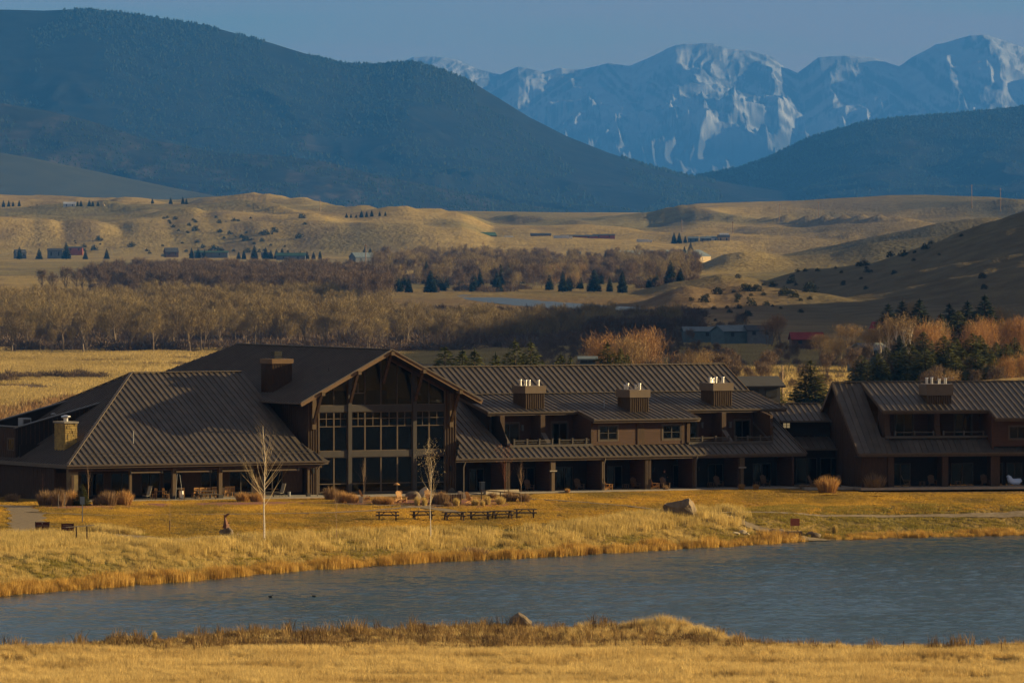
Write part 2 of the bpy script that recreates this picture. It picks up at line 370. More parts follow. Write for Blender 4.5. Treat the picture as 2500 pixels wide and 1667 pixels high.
range_mesh('forested_mountain', YM, [(-1200,120),(-300,40),(0,22),(100,24),(200,20),(300,30),(470,58),(600,92),(700,122),(780,142),(850,146),(905,142),(955,140),
  (1020,160),(1080,185),(1150,228),(1220,272),(1300,312),(1400,352),(1500,382),(1580,403),(1700,425),(2000,470),(3000,560)], 5200, 2500, 520, 150, -900, 3000, 80, 111, m_mtn, tone_forest, fz=.5)
range_mesh('right_mountain', YM*1.06, [(900,560),(1400,450),(1600,402),(1700,383),(1760,362),(1850,318),(1920,296),(1990,278),(2080,268),(2200,258),(2352,243),(2700,200),(3500,150)],
  5000, 2500, 420, 130, 1200, 3400, 75, 121, m_mtn, tone_forest, fz=.5)
range_mesh('foothill_ridge', YM*.80, [(-900,170),(0,236),(100,252),(200,275),(330,318),(500,350),(640,357),(740,370),(860,400),(1000,430),(1150,462),(1300,484),(1600,520)],
  2900, 1500, 420, 110, -900, 1900, 90, 131, m_mtn, tone_grassy, fz=.4)
range_mesh('grassy_foothill', YM*.70, [(-900,280),(0,350),(100,368),(250,400),(400,432),(560,462),(800,490),(1200,560)],
  1800, 900, 300, 80, -900, 1500, 40, 141, mat('pale_hill_grass', (1,1,1), .95, (.8,.8,.8), scale=.01, attr='tone', coords='World', spec=.02),
  lambda x, y, z, r, t, zc: mixc(np.broadcast_to(C(.065,.066,.038), x.shape+(3,)), np.broadcast_to(C(.045,.047,.032), x.shape+(3,)), sm(r*1.5+.3)), fz=.25)

# ---------------------------------------------------------------- air
hm = bpy.data.materials.new('haze_air'); hm.use_nodes = True; ht = hm.node_tree; ht.nodes.clear()
ho = ht.nodes.new('ShaderNodeOutputMaterial'); pv = ht.nodes.new('ShaderNodeVolumePrincipled')
pv.inputs['Color'].default_value = (.06,.31,1.0,1); pv.inputs['Density'].default_value = HAZE; pv.inputs['Anisotropy'].default_value = 0.0
ht.links.new(pv.outputs[0], ho.inputs['Volume'])
hz = MB().box(-16000, 16000, -3200, 68500, -900, 2300).build('haze', hm, kind='stuff')

# ================================================================ LODGE
TH = math.radians(28); CT, ST = math.cos(TH), math.sin(TH)
OX, OY = -12.2, 728.0
def ub(px, v):
    p = px-1176
    return (p*(OY+CT*v)-F*(OX-ST*v))/(F*CT-p*ST)
def uz(py, u, v): return HC-(py-470)*(OY+ST*u+CT*v)/F
M = {}
M['roof'] = mat('brown_metal_roof', (.100,.080,.064), .5, (.070,.057,.047), scale=.9, spec=.4, detail=6, stretch=(1,1,1))
_t = M['roof'].node_tree; _b = _t.nodes['Principled BSDF']; _s = _b.inputs['Base Color'].links[0].from_socket
_oi = _t.nodes.new('ShaderNodeObjectInfo'); _mr = _t.nodes.new('ShaderNodeMapRange'); _mr.inputs[3].default_value = .84; _mr.inputs[4].default_value = 1.14
_vm = _t.nodes.new('ShaderNodeVectorMath'); _vm.operation = 'SCALE'; _t.links.new(_oi.outputs['Random'], _mr.inputs[0]); _t.links.new(_s, _vm.inputs[0]); _t.links.new(_mr.outputs[0], _vm.inputs['Scale']); _t.links.new(_vm.outputs[0], _b.inputs['Base Color'])
M['trim'] = mat('tan_brown_trim', (.115,.078,.05), .6, (.085,.06,.04), scale=3)
M['gutter'] = mat('bronze_gutter', (.13,.10,.072), .45, (.105,.08,.06), scale=2, spec=.4)
M['rake'] = mat('cedar_fascia', (.20,.115,.055), .6, (.14,.08,.04), scale=3, stretch=(1,1,6))
M['board'] = mat('stained_board', (.080,.042,.020), .75, (.046,.026,.015), scale=2.5, stretch=(6,6,.6))
M['lap'] = mat('red_brown_siding', (.085,.040,.022), .75, (.062,.03,.018), scale=2.5, stretch=(.5,.5,6))
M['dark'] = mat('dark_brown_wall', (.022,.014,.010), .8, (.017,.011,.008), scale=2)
M['metal'] = mat('dark_window_metal', (.055,.045,.036), .5, (.045,.036,.03), scale=4)
M['beam'] = mat('dark_steel_beam', (.055,.045,.04), .55, (.045,.037,.033), scale=2)
M['timber'] = mat('timber_brace', (.085,.047,.026), .7, (.055,.03,.018), scale=3)
M['post'] = mat('timber_post', (.13,.085,.045), .7, (.09,.058,.032), scale=3, stretch=(5,5,.6))
M['conc'] = mat('pale_concrete', (.34,.30,.25), .85, (.27,.24,.20), scale=1.5)
M['stone'] = mat('sandstone', (.46,.32,.10), .85, (.26,.18,.065), scale=2.2, bump=.4, bscale=14)
M['stone2'] = mat('weathered_sandstone', (.22,.17,.085), .9, (.14,.105,.06), scale=1.7, bump=.4, bscale=14)
M['cap'] = mat('metal_chimney_cap', (.16,.115,.078), .5, (.14,.10,.068), scale=2)
M['steel'] = mat('bare_steel_flue', (.75,.72,.68), .28, metal=1.0)
M['pale'] = mat('pale_metal', (.30,.30,.30), .5)
M['coping'] = mat('grey_coping', (.13,.125,.12), .5)
M['white'] = mat('white_paint', (.75,.72,.66), .6, (.6,.58,.54), scale=4)
M['black'] = mat('black_metal', (.02,.02,.02), .5)
M['curtain'] = mat('pale_curtain', (.16,.17,.14), .9, (.10,.11,.09), scale=3, stretch=(8,8,.4))
M['railing'] = mat('bronze_railing', (.085,.07,.056), .5)
def glass_mat(name, refl, tint=(.5,.52,.5)):
    m = bpy.data.materials.new(name); m.use_nodes = True; t = m.node_tree; t.nodes.clear(); n = t.nodes.new; L = t.links.new
    o = n('ShaderNodeOutputMaterial'); g = n('ShaderNodeBsdfGlossy'); g.inputs['Roughness'].default_value = .03
    tr = n('ShaderNodeBsdfTransparent'); tr.inputs[0].default_value = (*tint, 1)
    fr = n('ShaderNodeFresnel'); fr.inputs[0].default_value = 1.5
    ad = n('ShaderNodeMath'); ad.operation = 'ADD'; ad.inputs[1].default_value = refl; L(fr.outputs[0], ad.inputs[0])
    nz = n('ShaderNodeTexNoise'); nz.inputs['Scale'].default_value = .35; bp = n('ShaderNodeBump'); bp.inputs['Strength'].default_value = .25; bp.inputs['Distance'].default_value = .04
    tcn = n('ShaderNodeTexCoord'); L(tcn.outputs['Object'], nz.inputs['Vector']); L(nz.outputs['Fac'], bp.inputs['Height']); L(bp.outputs[0], g.inputs['Normal'])
    mxx = n('ShaderNodeMixShader'); L(ad.outputs[0], mxx.inputs[0]); L(tr.outputs[0], mxx.inputs[1]); L(g.outputs[0], mxx.inputs[2]); L(mxx.outputs[0], o.inputs[0])
    return m
M['glass'] = glass_mat('window_glass', -.015)
M['glow'] = mat('lamp_glow', (1,.5,.15), .5)
_b = M['glow'].node_tree.nodes['Principled BSDF']; _b.inputs['Emission Color'].default_value = (1,.42,.10,1); _b.inputs['Emission Strength'].default_value = 1.6

def clip_half(poly, k, c, keep_ge):
    out = []
    for i in range(len(poly)):
        a, b = poly[i], poly[(i+1) % len(poly)]
        ia = a[k] >= c if keep_ge else a[k] <= c; ib = b[k] >= c if keep_ge else b[k] <= c
        if ia: out.append(a)
        if ia != ib:
            t = (c-a[k])/(b[k]-a[k]); out.append(tuple(a[j]+(b[j]-a[j])*t for j in range(2)))
    return out
def standing_seam(parent, poly, edir, step=.61, single=True, thick=.10, rib_h=.075, rib_w=.045, start=0.0, name='roof'):
    """roof slope: deck object with one roof_panel (pan and its standing seam) for each strip"""
    pts = [Vector(p) for p in poly]; e = Vector((*edir, 0)).normalized()
    nn = Vector((0,0,0))
    for i in range(len(pts)): nn += pts[i].cross(pts[(i+1) % len(pts)])
    nn.normalize()
    if nn.z < 0: nn = -nn; pts = pts[::-1]
    s = nn.cross(e).normalized(); o = pts[0]
    q = [((p-o).dot(e), (p-o).dot(s)) for p in pts]
    deck = MB().poly([p-nn*.035 for p in pts], thick).build(name, M['roof'], parent)
    a0, a1 = min(p[0] for p in q), max(p[0] for p in q)
    k = a0+start; alls = MB()
    W = lambda a, b, h: o+e*a+s*b+nn*h
    while k < a1-.05:
        st = clip_half(clip_half(q, 0, k, True), 0, min(k+step, a1), False)
        if len(st) >= 3:
            lo = [p[0] for p in st]
            mb = MB() if single else alls
            mb.poly([W(a, b, 0) for a, b in st], .03)
            ln = clip_half(clip_half(q, 0, k+.002, True), 0, k+.012, False)
            if len(ln) >= 3:
                b0, b1 = min(p[1] for p in ln), max(p[1] for p in ln)
                if b1-b0 > .15:
                    c = [W(k, b0, .002), W(k+rib_w, b0, .002), W(k+rib_w, b1, .002), W(k, b1, .002), W(k, b0, rib_h), W(k+rib_w, b0, rib_h), W(k+rib_w, b1, rib_h), W(k, b1, rib_h)]
                    mb.add(c, [(0,3,2,1),(4,5,6,7),(0,1,5,4),(1,2,6,5),(2,3,7,6),(3,0,4,7)])
            if single: mb.build('roof_panel', M['roof'], deck)
        k += step
    if not single: alls.build('roof_panels', M['roof'], deck, kind='stuff')
    return deck
def lap_wall(parent, u0, u1, v, z0, z1, name='siding', m='lap', step=.20):
    mb = MB(); z = z0
    while z < z1-.02:
        zz = min(z+step, z1); mb.add([(u0,v-.035,z),(u1,v-.035,z),(u1,v-.008,zz),(u0,v-.008,zz),(u0,v+.1,z),(u1,v+.1,z),(u1,v+.1,zz),(u0,v+.1,zz)],
            [(0,1,2,3),(0,4,5,1),(3,2,6,7),(4,7,6,5),(0,3,7,4),(1,5,6,2)]); z = zz
    return mb.build(name, M[m], parent)
def battens(mb, u0, u1, v, z0, z1, step=.3, axis='u', proud=.04):
    """board wall with upright battens; z1 may be a function of the position"""
    n = max(1, int(round((u1-u0)/step)))
    for i in range(n+1):
        k = u0+(u1-u0)*i/n; zt = z1(k) if callable(z1) else z1
        if axis == 'u': mb.box(k-.03, k+.03, v-proud, v, z0, zt)
        else: mb.box(v-proud, v, k-.03, k+.03, z0, zt)
    return mb
def window(parent, u0, u1, v, z0, z1, nu=2, rows=(), cased=True, glass='glass', name='window', curtain=False, fw=.09, casing='trim'):
    f = MB()
    f.box(u0, u1, v-.03, v+.06, z0, z0+fw); f.box(u0, u1, v-.03, v+.06, z1-fw, z1)
    f.box(u0, u0+fw, v-.032, v+.058, z0+fw, z1-fw); f.box(u1-fw, u1, v-.032, v+.058, z0+fw, z1-fw)
    for i in range(1, nu):
        k = u0+(u1-u0)*i/nu; f.box(k-fw*.6, k+fw*.6, v-.036, v+.05, z0+fw, z1-fw)
    for r in rows:
        k = z0+(z1-z0)*r; f.box(u0+fw, u1-fw, v-.026, v+.04, k-.025, k+.025)
    o = f.build(name, M['metal'], parent)
    for i in range(nu):
        a = u0+(u1-u0)*i/nu+.05; b = u0+(u1-u0)*(i+1)/nu-.05
        MB().box(a, b, v+.0, v+.02, z0+.05, z1-.05).build('pane', M[glass], o)
    if cased:
        c = MB(); t = .13
        c.box(u0-t, u0-.004, v-.05, v+.05, z0-t, z1+t); c.box(u1+.004, u1+t, v-.05, v+.05, z0-t, z1+t)
        c.box(u0-.004, u1+.004, v-.047, v+.05, z1+.004, z1+t); c.box(u0-.004, u1+.004, v-.047, v+.05, z0-t, z0-.004)
        c.build('casing', M[casing], o)
    if curtain:
        c = MB(); n = 10; a0 = u0+.1
        wd = (u1-u0)*.42
        for i in range(n): c.box(a0+wd*i/n, a0+wd*(i+.8)/n, v+.18+(i % 2)*.05, v+.24+(i % 2)*.05, z0+.05, z1-.05)
        c.build('curtain', M['curtain'], o)
    return o
def gutter(parent, u0, u1, v, z, name='gutter', d=.17, drop=.13):
    MB().box(u0, u1, v-d, v-.012, z-drop, z-.012).box(u0, u1, v-d-.03, v-d, z-.04, z+.0).build(name, M['gutter'], parent)
    MB().box(u0+.02, u1-.02, v-.01, v+.04, z-.34, z-.02).build('fascia', M['trim'], parent)

def boxes(parent, name, m, *bs):
    for b in bs: o = MB().box(*b).build(name, M[m], parent)
    return o
def beams(parent, name, m, *bs):
    for b in bs: o = MB().beam(*b).build(name, M[m], parent)
    return o
lodge = empty('lodge', (OX, OY, 0), TH, 'long dark brown timber lodge with a tall gabled window hall and low porches', 'lodge')
P = .513
# ---- left pavilion
L0 = (-34.8, -4.0, 3.45)
RV, RU = 11.7, -20.9; RZT = 3.45+P*(RV+4)
zf = lambda v: 3.45+P*(v+4)
front = [(-34.8,-4,3.45), (-7.9,-4,3.45), (-9.25,-.9,zf(-.9)), (-9.25,RV,RZT), (RU,RV,RZT)]
standing_seam(lodge, front, (1,0), name='pavilion_roof')
standing_seam(lodge, [(-34.8,27.4,3.45), (-34.8,-4,3.45), (RU,RV,RZT)], (0,1), step=.61, single=False, name='end_roof')
standing_seam(lodge, [(-9.25,27.4,3.45), (-34.8,27.4,3.45), (RU,RV,RZT), (-9.25,RV,RZT)], (1,0), single=False, name='rear_roof')
MB().beam((RU-.05,RV,RZT+.07), (-34.8,-4,3.52), .26, .08, up=(0,0,1)).build('ridge_cap', M['gutter'], lodge)
MB().beam((RU,RV,RZT+.075), (-9.3,RV,RZT+.075), .26, .08).build('ridge_cap', M['gutter'], lodge)
MB().beam((RU-.05,RV,RZT+.06), (-34.8,27.4,3.5), .26, .08).build('ridge_cap', M['gutter'], lodge)
for dv, dz in ((-2.9, .06), (-2.35, .06)):      # snow guard rails near the eave
    MB().beam((-33.6+(dv+4),dv,zf(dv)+.14), (-9.0,dv,zf(dv)+.14), .035, .035).build('snow_guard', M['metal'], lodge)
gutter(lodge, -34.95, -7.85, -4.0, 3.45)
MB().box(-34.97, -34.81, -3.98, 27.4, 3.32, 3.44).build('gutter', M['gutter'], lodge)
MB().box(-34.80, -34.76, -3.94, 27.4, 3.1, 3.40).build('gutter', M['gutter'], lodge)
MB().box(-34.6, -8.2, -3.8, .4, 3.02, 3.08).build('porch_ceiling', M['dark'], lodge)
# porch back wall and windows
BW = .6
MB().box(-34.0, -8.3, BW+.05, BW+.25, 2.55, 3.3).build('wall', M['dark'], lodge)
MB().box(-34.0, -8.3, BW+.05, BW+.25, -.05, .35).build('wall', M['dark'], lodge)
wx = [(-31.4,-29.0),(-28.3,-26.0),(-25.2,-23.2),(-22.9,-20.9),(-19.0,-17.0),(-16.0,-13.6),(-12.6,-10.4)]
last = -34.0
for a, b in wx:
    MB().box(last, a, BW, BW+.22, .352, 2.548).build('wall_panel', M['board'], lodge); last = b
    window(lodge, a, b, BW, .36, 2.5, 2, cased=False, name='window')
MB().box(last, -8.3, BW, BW+.22, .352, 2.548).build('wall_panel', M['board'], lodge)
MB().box(-34.2, -9, 8.0, 8.2, 0, 5).build('interior_wall', M['dark'], lodge)
MB().box(-34.35, -34.15, .0, 27, 0, 3.2).build('end_wall', M['board'], lodge)
bm_ = MB(); battens(bm_, .1, 27, -34.35, 0, 3.1, .45, axis='v'); bm_.build('battens', M['board'], lodge, kind='stuff')
def post(parent, u, v, z1, w_=.26, m='post', base=True, z0=.1, name='post'):
    o = MB().box(u-w_/2, u+w_/2, v-w_/2, v+w_/2, z0, z1).build(name, M[m], parent)
    if base: MB().box(u-w_/2-.07, u+w_/2+.07, v-w_/2-.07, v+w_/2+.07, 0.02, .42).build('post_base', M['metal'], o)
    return o
pier = MB().box(ub(161,-3.2)-.1, ub(175,-3.2)+.1, -3.4, -2.6, .02, 3.0).build('pier', M['stone2'], lodge)
MB().box(ub(164,-3.45), ub(170,-3.45), -3.47, -3.405, .3, 2.5).build('pier_board', M['board'], pier)
for px in (299, 399, 505): post(lodge, ub(px,-3.4), -3.4, 3.05, .24 if px == 299 else .36)
post(lodge, ub(708,-3.4), -3.4, 3.05, .2)
MB().box(-34.4, -8.3, -3.55, -3.25, 2.78, 3.0).build('porch_beam', M['timber'], lodge)
for a, b in ((301,371),(405,483),(511,580),(614,684)):
    aw = MB().tube([(ub(a,-3.6),-3.62,2.62),(ub(b,-3.6),-3.62,2.62)], [.085,.085], 8).build('awning_roll', M['trim'], lodge)
    MB().box(ub(a,-3.6)-.08, ub(a,-3.6)-.01, -3.74, -3.5, 2.5, 2.75).build('bracket', M['metal'], aw)
    MB().box(ub(b,-3.6)+.01, ub(b,-3.6)+.08, -3.74, -3.5, 2.5, 2.75).build('bracket', M['metal'], aw)
# stone chimney of the pavilion
cu0, cu1, cv0, cv1 = -32.8, -31.55, 1.0, 3.3
ch = MB().box(cu0+.05, cu1-.05, cv0+.05, cv1-.05, 0, 7.15).build('stone_chimney', M['stone2'], lodge)
rs = random.Random(3); st1 = MB(); st2 = MB()
z = 0.1
while z < 7.1:
    h = rs.choice((.16,.2,.26,.32)); h = min(h, 7.12-z); k = cu0
    while k < cu1-.01:
        l = rs.uniform(.18,.5); l = min(l, cu1-k)
        st1.box(k+.012, k+l-.012, cv0-rs.uniform(.0,.05), cv0+.1, z+.012, z+h-.012); k += l
    k = cv0
    while k < cv1-.01:
        l = rs.uniform(.2,.55); l = min(l, cv1-k)
        st2.box(cu0-rs.uniform(.0,.045), cu0+.1, k+.012, k+l-.012, z+.012, z+h-.012)
        st2.box(cu1-.1, cu1+rs.uniform(.0,.045), k+.012, k+l-.012, z+.012, z+h-.012); k += l
    z += h
st1.build('stones', M['stone'], ch, kind='stuff'); st2.build('stones', M['stone'], ch, kind='stuff')
MB().box(cu0-.12, cu1+.12, cv0-.12, cv1+.12, 7.15, 7.30).build('chimney_slab', M['conc'], ch)
cm_, cn_ = (cu0+cu1)/2, (cv0+cv1)/2
MB().tube([(cm_,cn_,7.3),(cm_,cn_,7.62)], [.22,.22], 12).tube([(cm_,cn_,7.62),(cm_,cn_,7.68),(cm_,cn_,7.7)], [.26,.46,.3], 14).tube([(cm_,cn_,7.74),(cm_,cn_,7.8),(cm_,cn_,7.92)], [.45,.44,.08], 14).build('chimney_cowl', M['steel'], ch)
MB().tube([(ub(306,-.5),-.5,zf(-.5)),(ub(306,-.5),-.5,zf(-.5)+1.15)], [.05,.05], 8).build('vent_pipe', M['pale'], lodge)
# roof well for the kitchen, with raked parapets, cut into the end roof
pu0, pu1, pz0, pz1, wv0, wv1 = -25.3, -34.3, 8.8, 6.5, 8.7, 16.6
for v0 in (wv0, wv1-.3):
    o = MB().wall([(pu0+.4,pz0-1.2),(pu0+.4,pz0+.1),(pu1,pz1),(pu1,3.6)], 'u', v0, v0+.3).build('parapet', M['dark'], lodge)
    MB().beam((pu0+.4,v0+.15,pz0+.16), (pu1-.1,v0+.15,pz1+.05), .46, .09).build('parapet_cap', M['coping'], o)
    if v0 == wv0: bt = MB(); battens(bt, pu1+.1, pu0-.6, wv0, 3.7, lambda k: pz1+(pz0-pz1)*(k-pu1)/(pu0-pu1)-.1, .45); bt.build('battens', M['board'], o, kind='stuff')
o = MB().box(pu1, pu1+.3, wv0+.31, wv1-.31, 3.6, pz1).build('parapet', M['board'], lodge)
MB().box(pu1-.12, pu1+.42, wv0-.05, wv1+.05, pz1+.1, pz1+.2).build('parapet_cap', M['coping'], o)
bt = MB(); battens(bt, wv0+.1, wv1-.1, pu1, 3.7, pz1-.1, .45, axis='v'); bt.build('battens', M['board'], o, kind='stuff')
MB().box(pu1+.31, pu0-1.5, wv0+.31, wv1-.31, 5.2, 5.4).build('flat_roof', M['dark'], lodge)
wn = MB().box(pu1-.09, pu1-.02, wv0+.25, wv0+.35, 4.4, 5.6).box(pu1-.09, pu1-.02, wv0+1.75, wv0+1.85, 4.4, 5.6).box(pu1-.085, pu1-.02, wv0+.35, wv0+1.75, 4.4, 4.5).box(pu1-.085, pu1-.02, wv0+.35, wv0+1.75, 5.5, 5.6).build('window', M['trim'], lodge)
MB().box(pu1-.05, pu1-.02, wv0+.36, wv0+1.74, 4.51, 5.49).build('pane', M['glass'], wn)
ru = MB().box(-32.6, -31.7, 11.0, 12.0, 5.4, 7.4).build('rooftop_unit', M['pale'], lodge)
MB().box(-32.5, -31.8, 10.95, 11.0, 6.3, 7.25).build('grille', M['metal'], ru)
MB().tube([(-29.6,10.6,5.4),(-29.6,10.6,7.55),(-29.6,10.6,7.75),(-29.6,10.6,7.85)], [.12,.12,.28,.1], 10).build('roof_vent', M['pale'], lodge)

# ---- great hall
HU0, HU1, CU = -9.8, 9.5, -.15
PZ, EZ, FV, BV = 13.76, 8.85, -2.0, 31.5
q_ = (PZ-EZ)/(CU-HU0)
standing_seam(lodge, [(HU0,FV,EZ),(CU,FV,PZ),(CU,BV,PZ),(HU0,BV+9.6,EZ)], (0,1), single=False, name='hall_roof')
standing_seam(lodge, [(CU,FV,PZ),(HU1,FV,EZ),(HU1,BV+9.6,EZ),(CU,BV,PZ)], (0,1), single=False, name='hall_roof')
standing_seam(lodge, [(CU,BV,PZ),(HU1,BV+9.6,EZ),(HU0,BV+9.6,EZ)], (1,0), single=False, name='hall_end_roof')
MB().beam((CU,FV-.02,PZ+.05), (CU,BV,PZ+.05), .3, .08).build('ridge_cap', M['roof'], lodge)
for sgn, ue in ((-1,HU0),(1,HU1)):
    MB().beam((CU+sgn*.02,FV-.06,PZ-.17), (ue,FV-.06,EZ-.17), .08, .42, up=(0,0,1)).build('rake_board', M['rake'], lodge)
    MB().beam((CU+sgn*.02,FV-.13,PZ+.02), (ue,FV-.13,EZ+.02), .10, .12, up=(0,0,1)).build('rake_trim', M['gutter'], lodge)
    MB().poly([(CU,FV+.1,PZ-.36),(CU,.2,PZ-.36),(ue,.2,EZ-.36),(ue,FV+.1,EZ-.36)][::sgn], .04).build('soffit', M['dark'], lodge)
MB().box(HU0-.16, HU0-.01, FV+.1, 8.3, EZ-.15, EZ-.02).build('gutter', M['gutter'], lodge)
roofz = lambda u: PZ-.45-abs(u-CU)*q_
WL0, WL1, WR0, WR1 = -8.04, -6.89, 6.52, 7.74
for a, b in ((WL0,WL1),(WR0,WR1)):
    o = MB().wall([(a,.02),(b,.02),(b,roofz(b)),(a,roofz(a))], 'u', -.05, .45).build('board_wall', M['board'], lodge)
    bt = MB(); battens(bt, a+.06, b-.06, -.05, .05, lambda k: roofz(k)-.02, .26, proud=.06); bt.build('battens', M['post'], o, kind='stuff')
MB().wall([(.46,.02),(36,.02),(36,EZ),(.46,EZ-.3)], 'v', WL0, WL0+.2).build('side_wall', M['board'], lodge)
MB().wall([(.46,.02),(36,.02),(36,EZ),(.46,EZ-.3)], 'v', WR1-.2, WR1).build('side_wall', M['board'], lodge)
bt = MB(); battens(bt, .6, 8, WL0, 4.5, 8.6, .4, axis='v'); bt.build('battens', M['board'], lodge, kind='stuff')
MB().box(WL0+.2, WR1-.2, 14, 14.2, 0, 9.5).build('interior_wall', M['timber'], lodge)
MB().box(WL0+.2, WR1-.2, .3, 14, .0, .1).build('interior_floor', M['board'], lodge)
# tall glazing: posts, beams, window bays
CP = (-3.66, 3.25)
for u in CP: MB().box(u-.2, u+.2, -.22, .3, .02, roofz(u)).build('column', M['beam'], lodge)
MB().box(WL1, CP[0]-.2, -.12, .25, 7.88, 8.5).build('beam', M['beam'], lodge)
MB().box(CP[0]+.2, CP[1]-.2, -.12, .25, 7.88, 8.5).build('beam', M['beam'], lodge)
MB().box(CP[1]+.2, WR0, -.12, .25, 7.88, 8.5).build('beam', M['beam'], lodge)
MB().box(WL1, CP[0]-.2, -.12, .25, 3.6, 4.17).build('beam', M['beam'], lodge)
MB().box(CP[0]+.2, CP[1]-.2, -.12, .25, 3.6, 4.17).build('beam', M['beam'], lodge)
MB().box(CP[1]+.2, WR0, -.12, .25, 3.6, 4.17).build('beam', M['beam'], lodge)
MB().box(WL1, WR0, -.12, .25, .02, .26).build('sill', M['metal'], lodge)
bays = [(WL1, -5.3, CP[0]-.2), (CP[0]+.2, -2.0, -.3, 1.45, CP[1]-.2), (CP[1]+.2, 4.85, WR0)]
def light(u0, u1, z0, z1, trans=None, grid=False, thick=.07):
    fr = MB(); v = .02; t = thick
    fr.box(u0, u0+t, v-.07, v+.07, z0, z1); fr.box(u1-t, u1, v-.07, v+.07, z0, z1)
    fr.box(u0+t, u1-t, v-.067, v+.067, z0, z0+t); fr.box(u0+t, u1-t, v-.067, v+.067, z1-t, z1)
    if trans: fr.box(u0+t, u1-t, v-.063, v+.063, trans-.04, trans+.04)
    if grid:
        m_ = (u0+u1)/2; fr.box(m_-.035, m_+.035, v-.055, v+.055, trans+.04, z1-t); zz = (trans+z1)/2+.05
        fr.box(u0+t, m_-.035, v-.053, v+.053, zz-.03, zz+.03); fr.box(m_+.035, u1-t, v-.053, v+.053, zz-.03, zz+.03)
    o = fr.build('window', M['trim'], lodge)
    if trans:
        MB().box(u0+.04, u1-.04, v-.01, v+.01, z0+.04, trans-.02).build('pane', M['glass'], o)
        if grid:
            m_ = (u0+u1)/2
            for a, b in ((u0+.04,m_-.02),(m_+.02,u1-.04)):
                MB().box(a, b, v-.01, v+.01, trans+.02, zz-.02).build('pane', M['glass'], o); MB().box(a, b, v-.01, v+.01, zz+.02, z1-.04).build('pane', M['glass'], o)
        else: MB().box(u0+.04, u1-.04, v-.01, v+.01, trans+.02, z1-.04).build('pane', M['glass'], o)
    else: MB().box(u0+.04, u1-.04, v-.01, v+.01, z0+.04, z1-.04).build('pane', M['glass'], o)
for bay in bays:
    for a, b in zip(bay[:-1], bay[1:]):
        light(a, b, .26, 3.6, trans=1.08)
        light(a, b, 4.17, 7.88, trans=6.5, grid=True)
        za, zb = roofz(a)-.15, roofz(b)-.15
        fr = MB(); t = .08
        out_ = [(a,8.5),(b,8.5),(b,max(zb,8.62)),(a,max(za,8.62))]
        if a < CU < b: out_ = [(a,8.5),(b,8.5),(b,zb),(CU,roofz(CU)-.15),(a,za)]
        for i in range(len(out_)):
            p_, r_ = out_[i], out_[(i+1) % len(out_)]
            if abs(p_[0]-r_[0])+abs(p_[1]-r_[1]) > .1: fr.beam((p_[0],.02,p_[1]), (r_[0],.02,r_[1]), .12, .09)
        if a == CP[0]+.2:
            fr.box(a+.05, b-.05, -.03, .07, 9.6, 9.67); fr.box((a+b)/2-.03, (a+b)/2+.03, -.03, .07, 9.67, 10.6)
        o = fr.build('window', M['cap'], lodge)
        MB().wall(out_, 'u', .01, .03).build('pane', M['glass'], o)
MB().beam((WL0,.2,roofz(WL0)+.1), (CU,.2,PZ-.35), .5, .42).build('rafter', M['timber'], lodge)
MB().beam((WR1,.2,roofz(WR1)+.1), (CU,.2,PZ-.35), .5, .42).build('rafter', M['timber'], lodge)
for u in (-7.5, CP[0], CU, CP[1], 7.15):
    br = MB().beam((u,FV+.25,roofz(u)-.02), (u,-.2,roofz(u)-2.75), .26, .26).build('brace', M['timber'], lodge)
    MB().box(u-.17, u+.17, FV-.28, FV+.5, roofz(u)-.08, roofz(u)+.26).build('purlin_end', M['post'], br)
    if u in (-7.5, 7.15): MB().box(u-.2, u+.2, -.3, -.06, roofz(u)-3.3, roofz(u)-.1).build('corbel', M['post'], br)
# hanging lamps inside
for px, py in ((746,913),(763,913),(741,965),(750,965),(768,966)):
    v = 3.0; u = ub(px, v); zz = uz(py-30, u, v)
    MB().tube([(u,v,zz),(u,v,zz+.14)], [.10,.15], 8).build('lamp', M['glow'], lodge)
MB().tube([(ub(755,3),3,8.3),(ub(755,3),3,12)], [.03,.03], 5).box(ub(740,3), ub(769,3), 2.97, 3.03, 8.1, 8.16).build('lamp_hanger', M['black'], lodge)
# hall chimney
hc = MB().box(-8.3, -6.25, 7.0, 9.4, 8.6, 12.35).build('chimney', M['board'], lodge)
bt = MB(); battens(bt, -8.27, -6.28, 7.0, 9.6, 12.3, .3); battens(bt, 7.03, 9.37, -8.3, 9.6, 12.3, .3, axis='v'); bt.build('battens', M['board'], hc, kind='stuff')
MB().box(-8.42, -6.13, 6.88, 9.52, 12.35, 12.8).build('chimney_cap', M['rake'], hc)
MB().box(-7.7, -6.9, 7.8, 8.6, 12.8, 12.95).box(-7.7, -6.9, 7.8, 8.6, 13.05, 13.5).build('flue', M['black'], hc)
# downspouts and wall lamps of the hall
def downspout(parent, u, v, z1, bend=.5, dv=.45, z0=.1):
    MB().beam((u,v,z1), (u+bend,v+dv,z1-.7), .09, .09).beam((u+bend,v+dv,z1-.68), (u+bend,v+dv,z0), .09, .09).build('downspout', M['gutter'], parent)
downspout(lodge, -8.5, -4.05, 3.35, -.3, .5)
downspout(lodge, 7.2, -3.25, 3.3, -.15, .3)
for u in (-7.55, 7.1): MB().box(u-.09, u+.09, -.27, -.12, 2.1, 2.55).box(u-.12, u+.12, -.3, -.12, 2.55, 2.6).build('wall_lamp', M['black'], lodge)

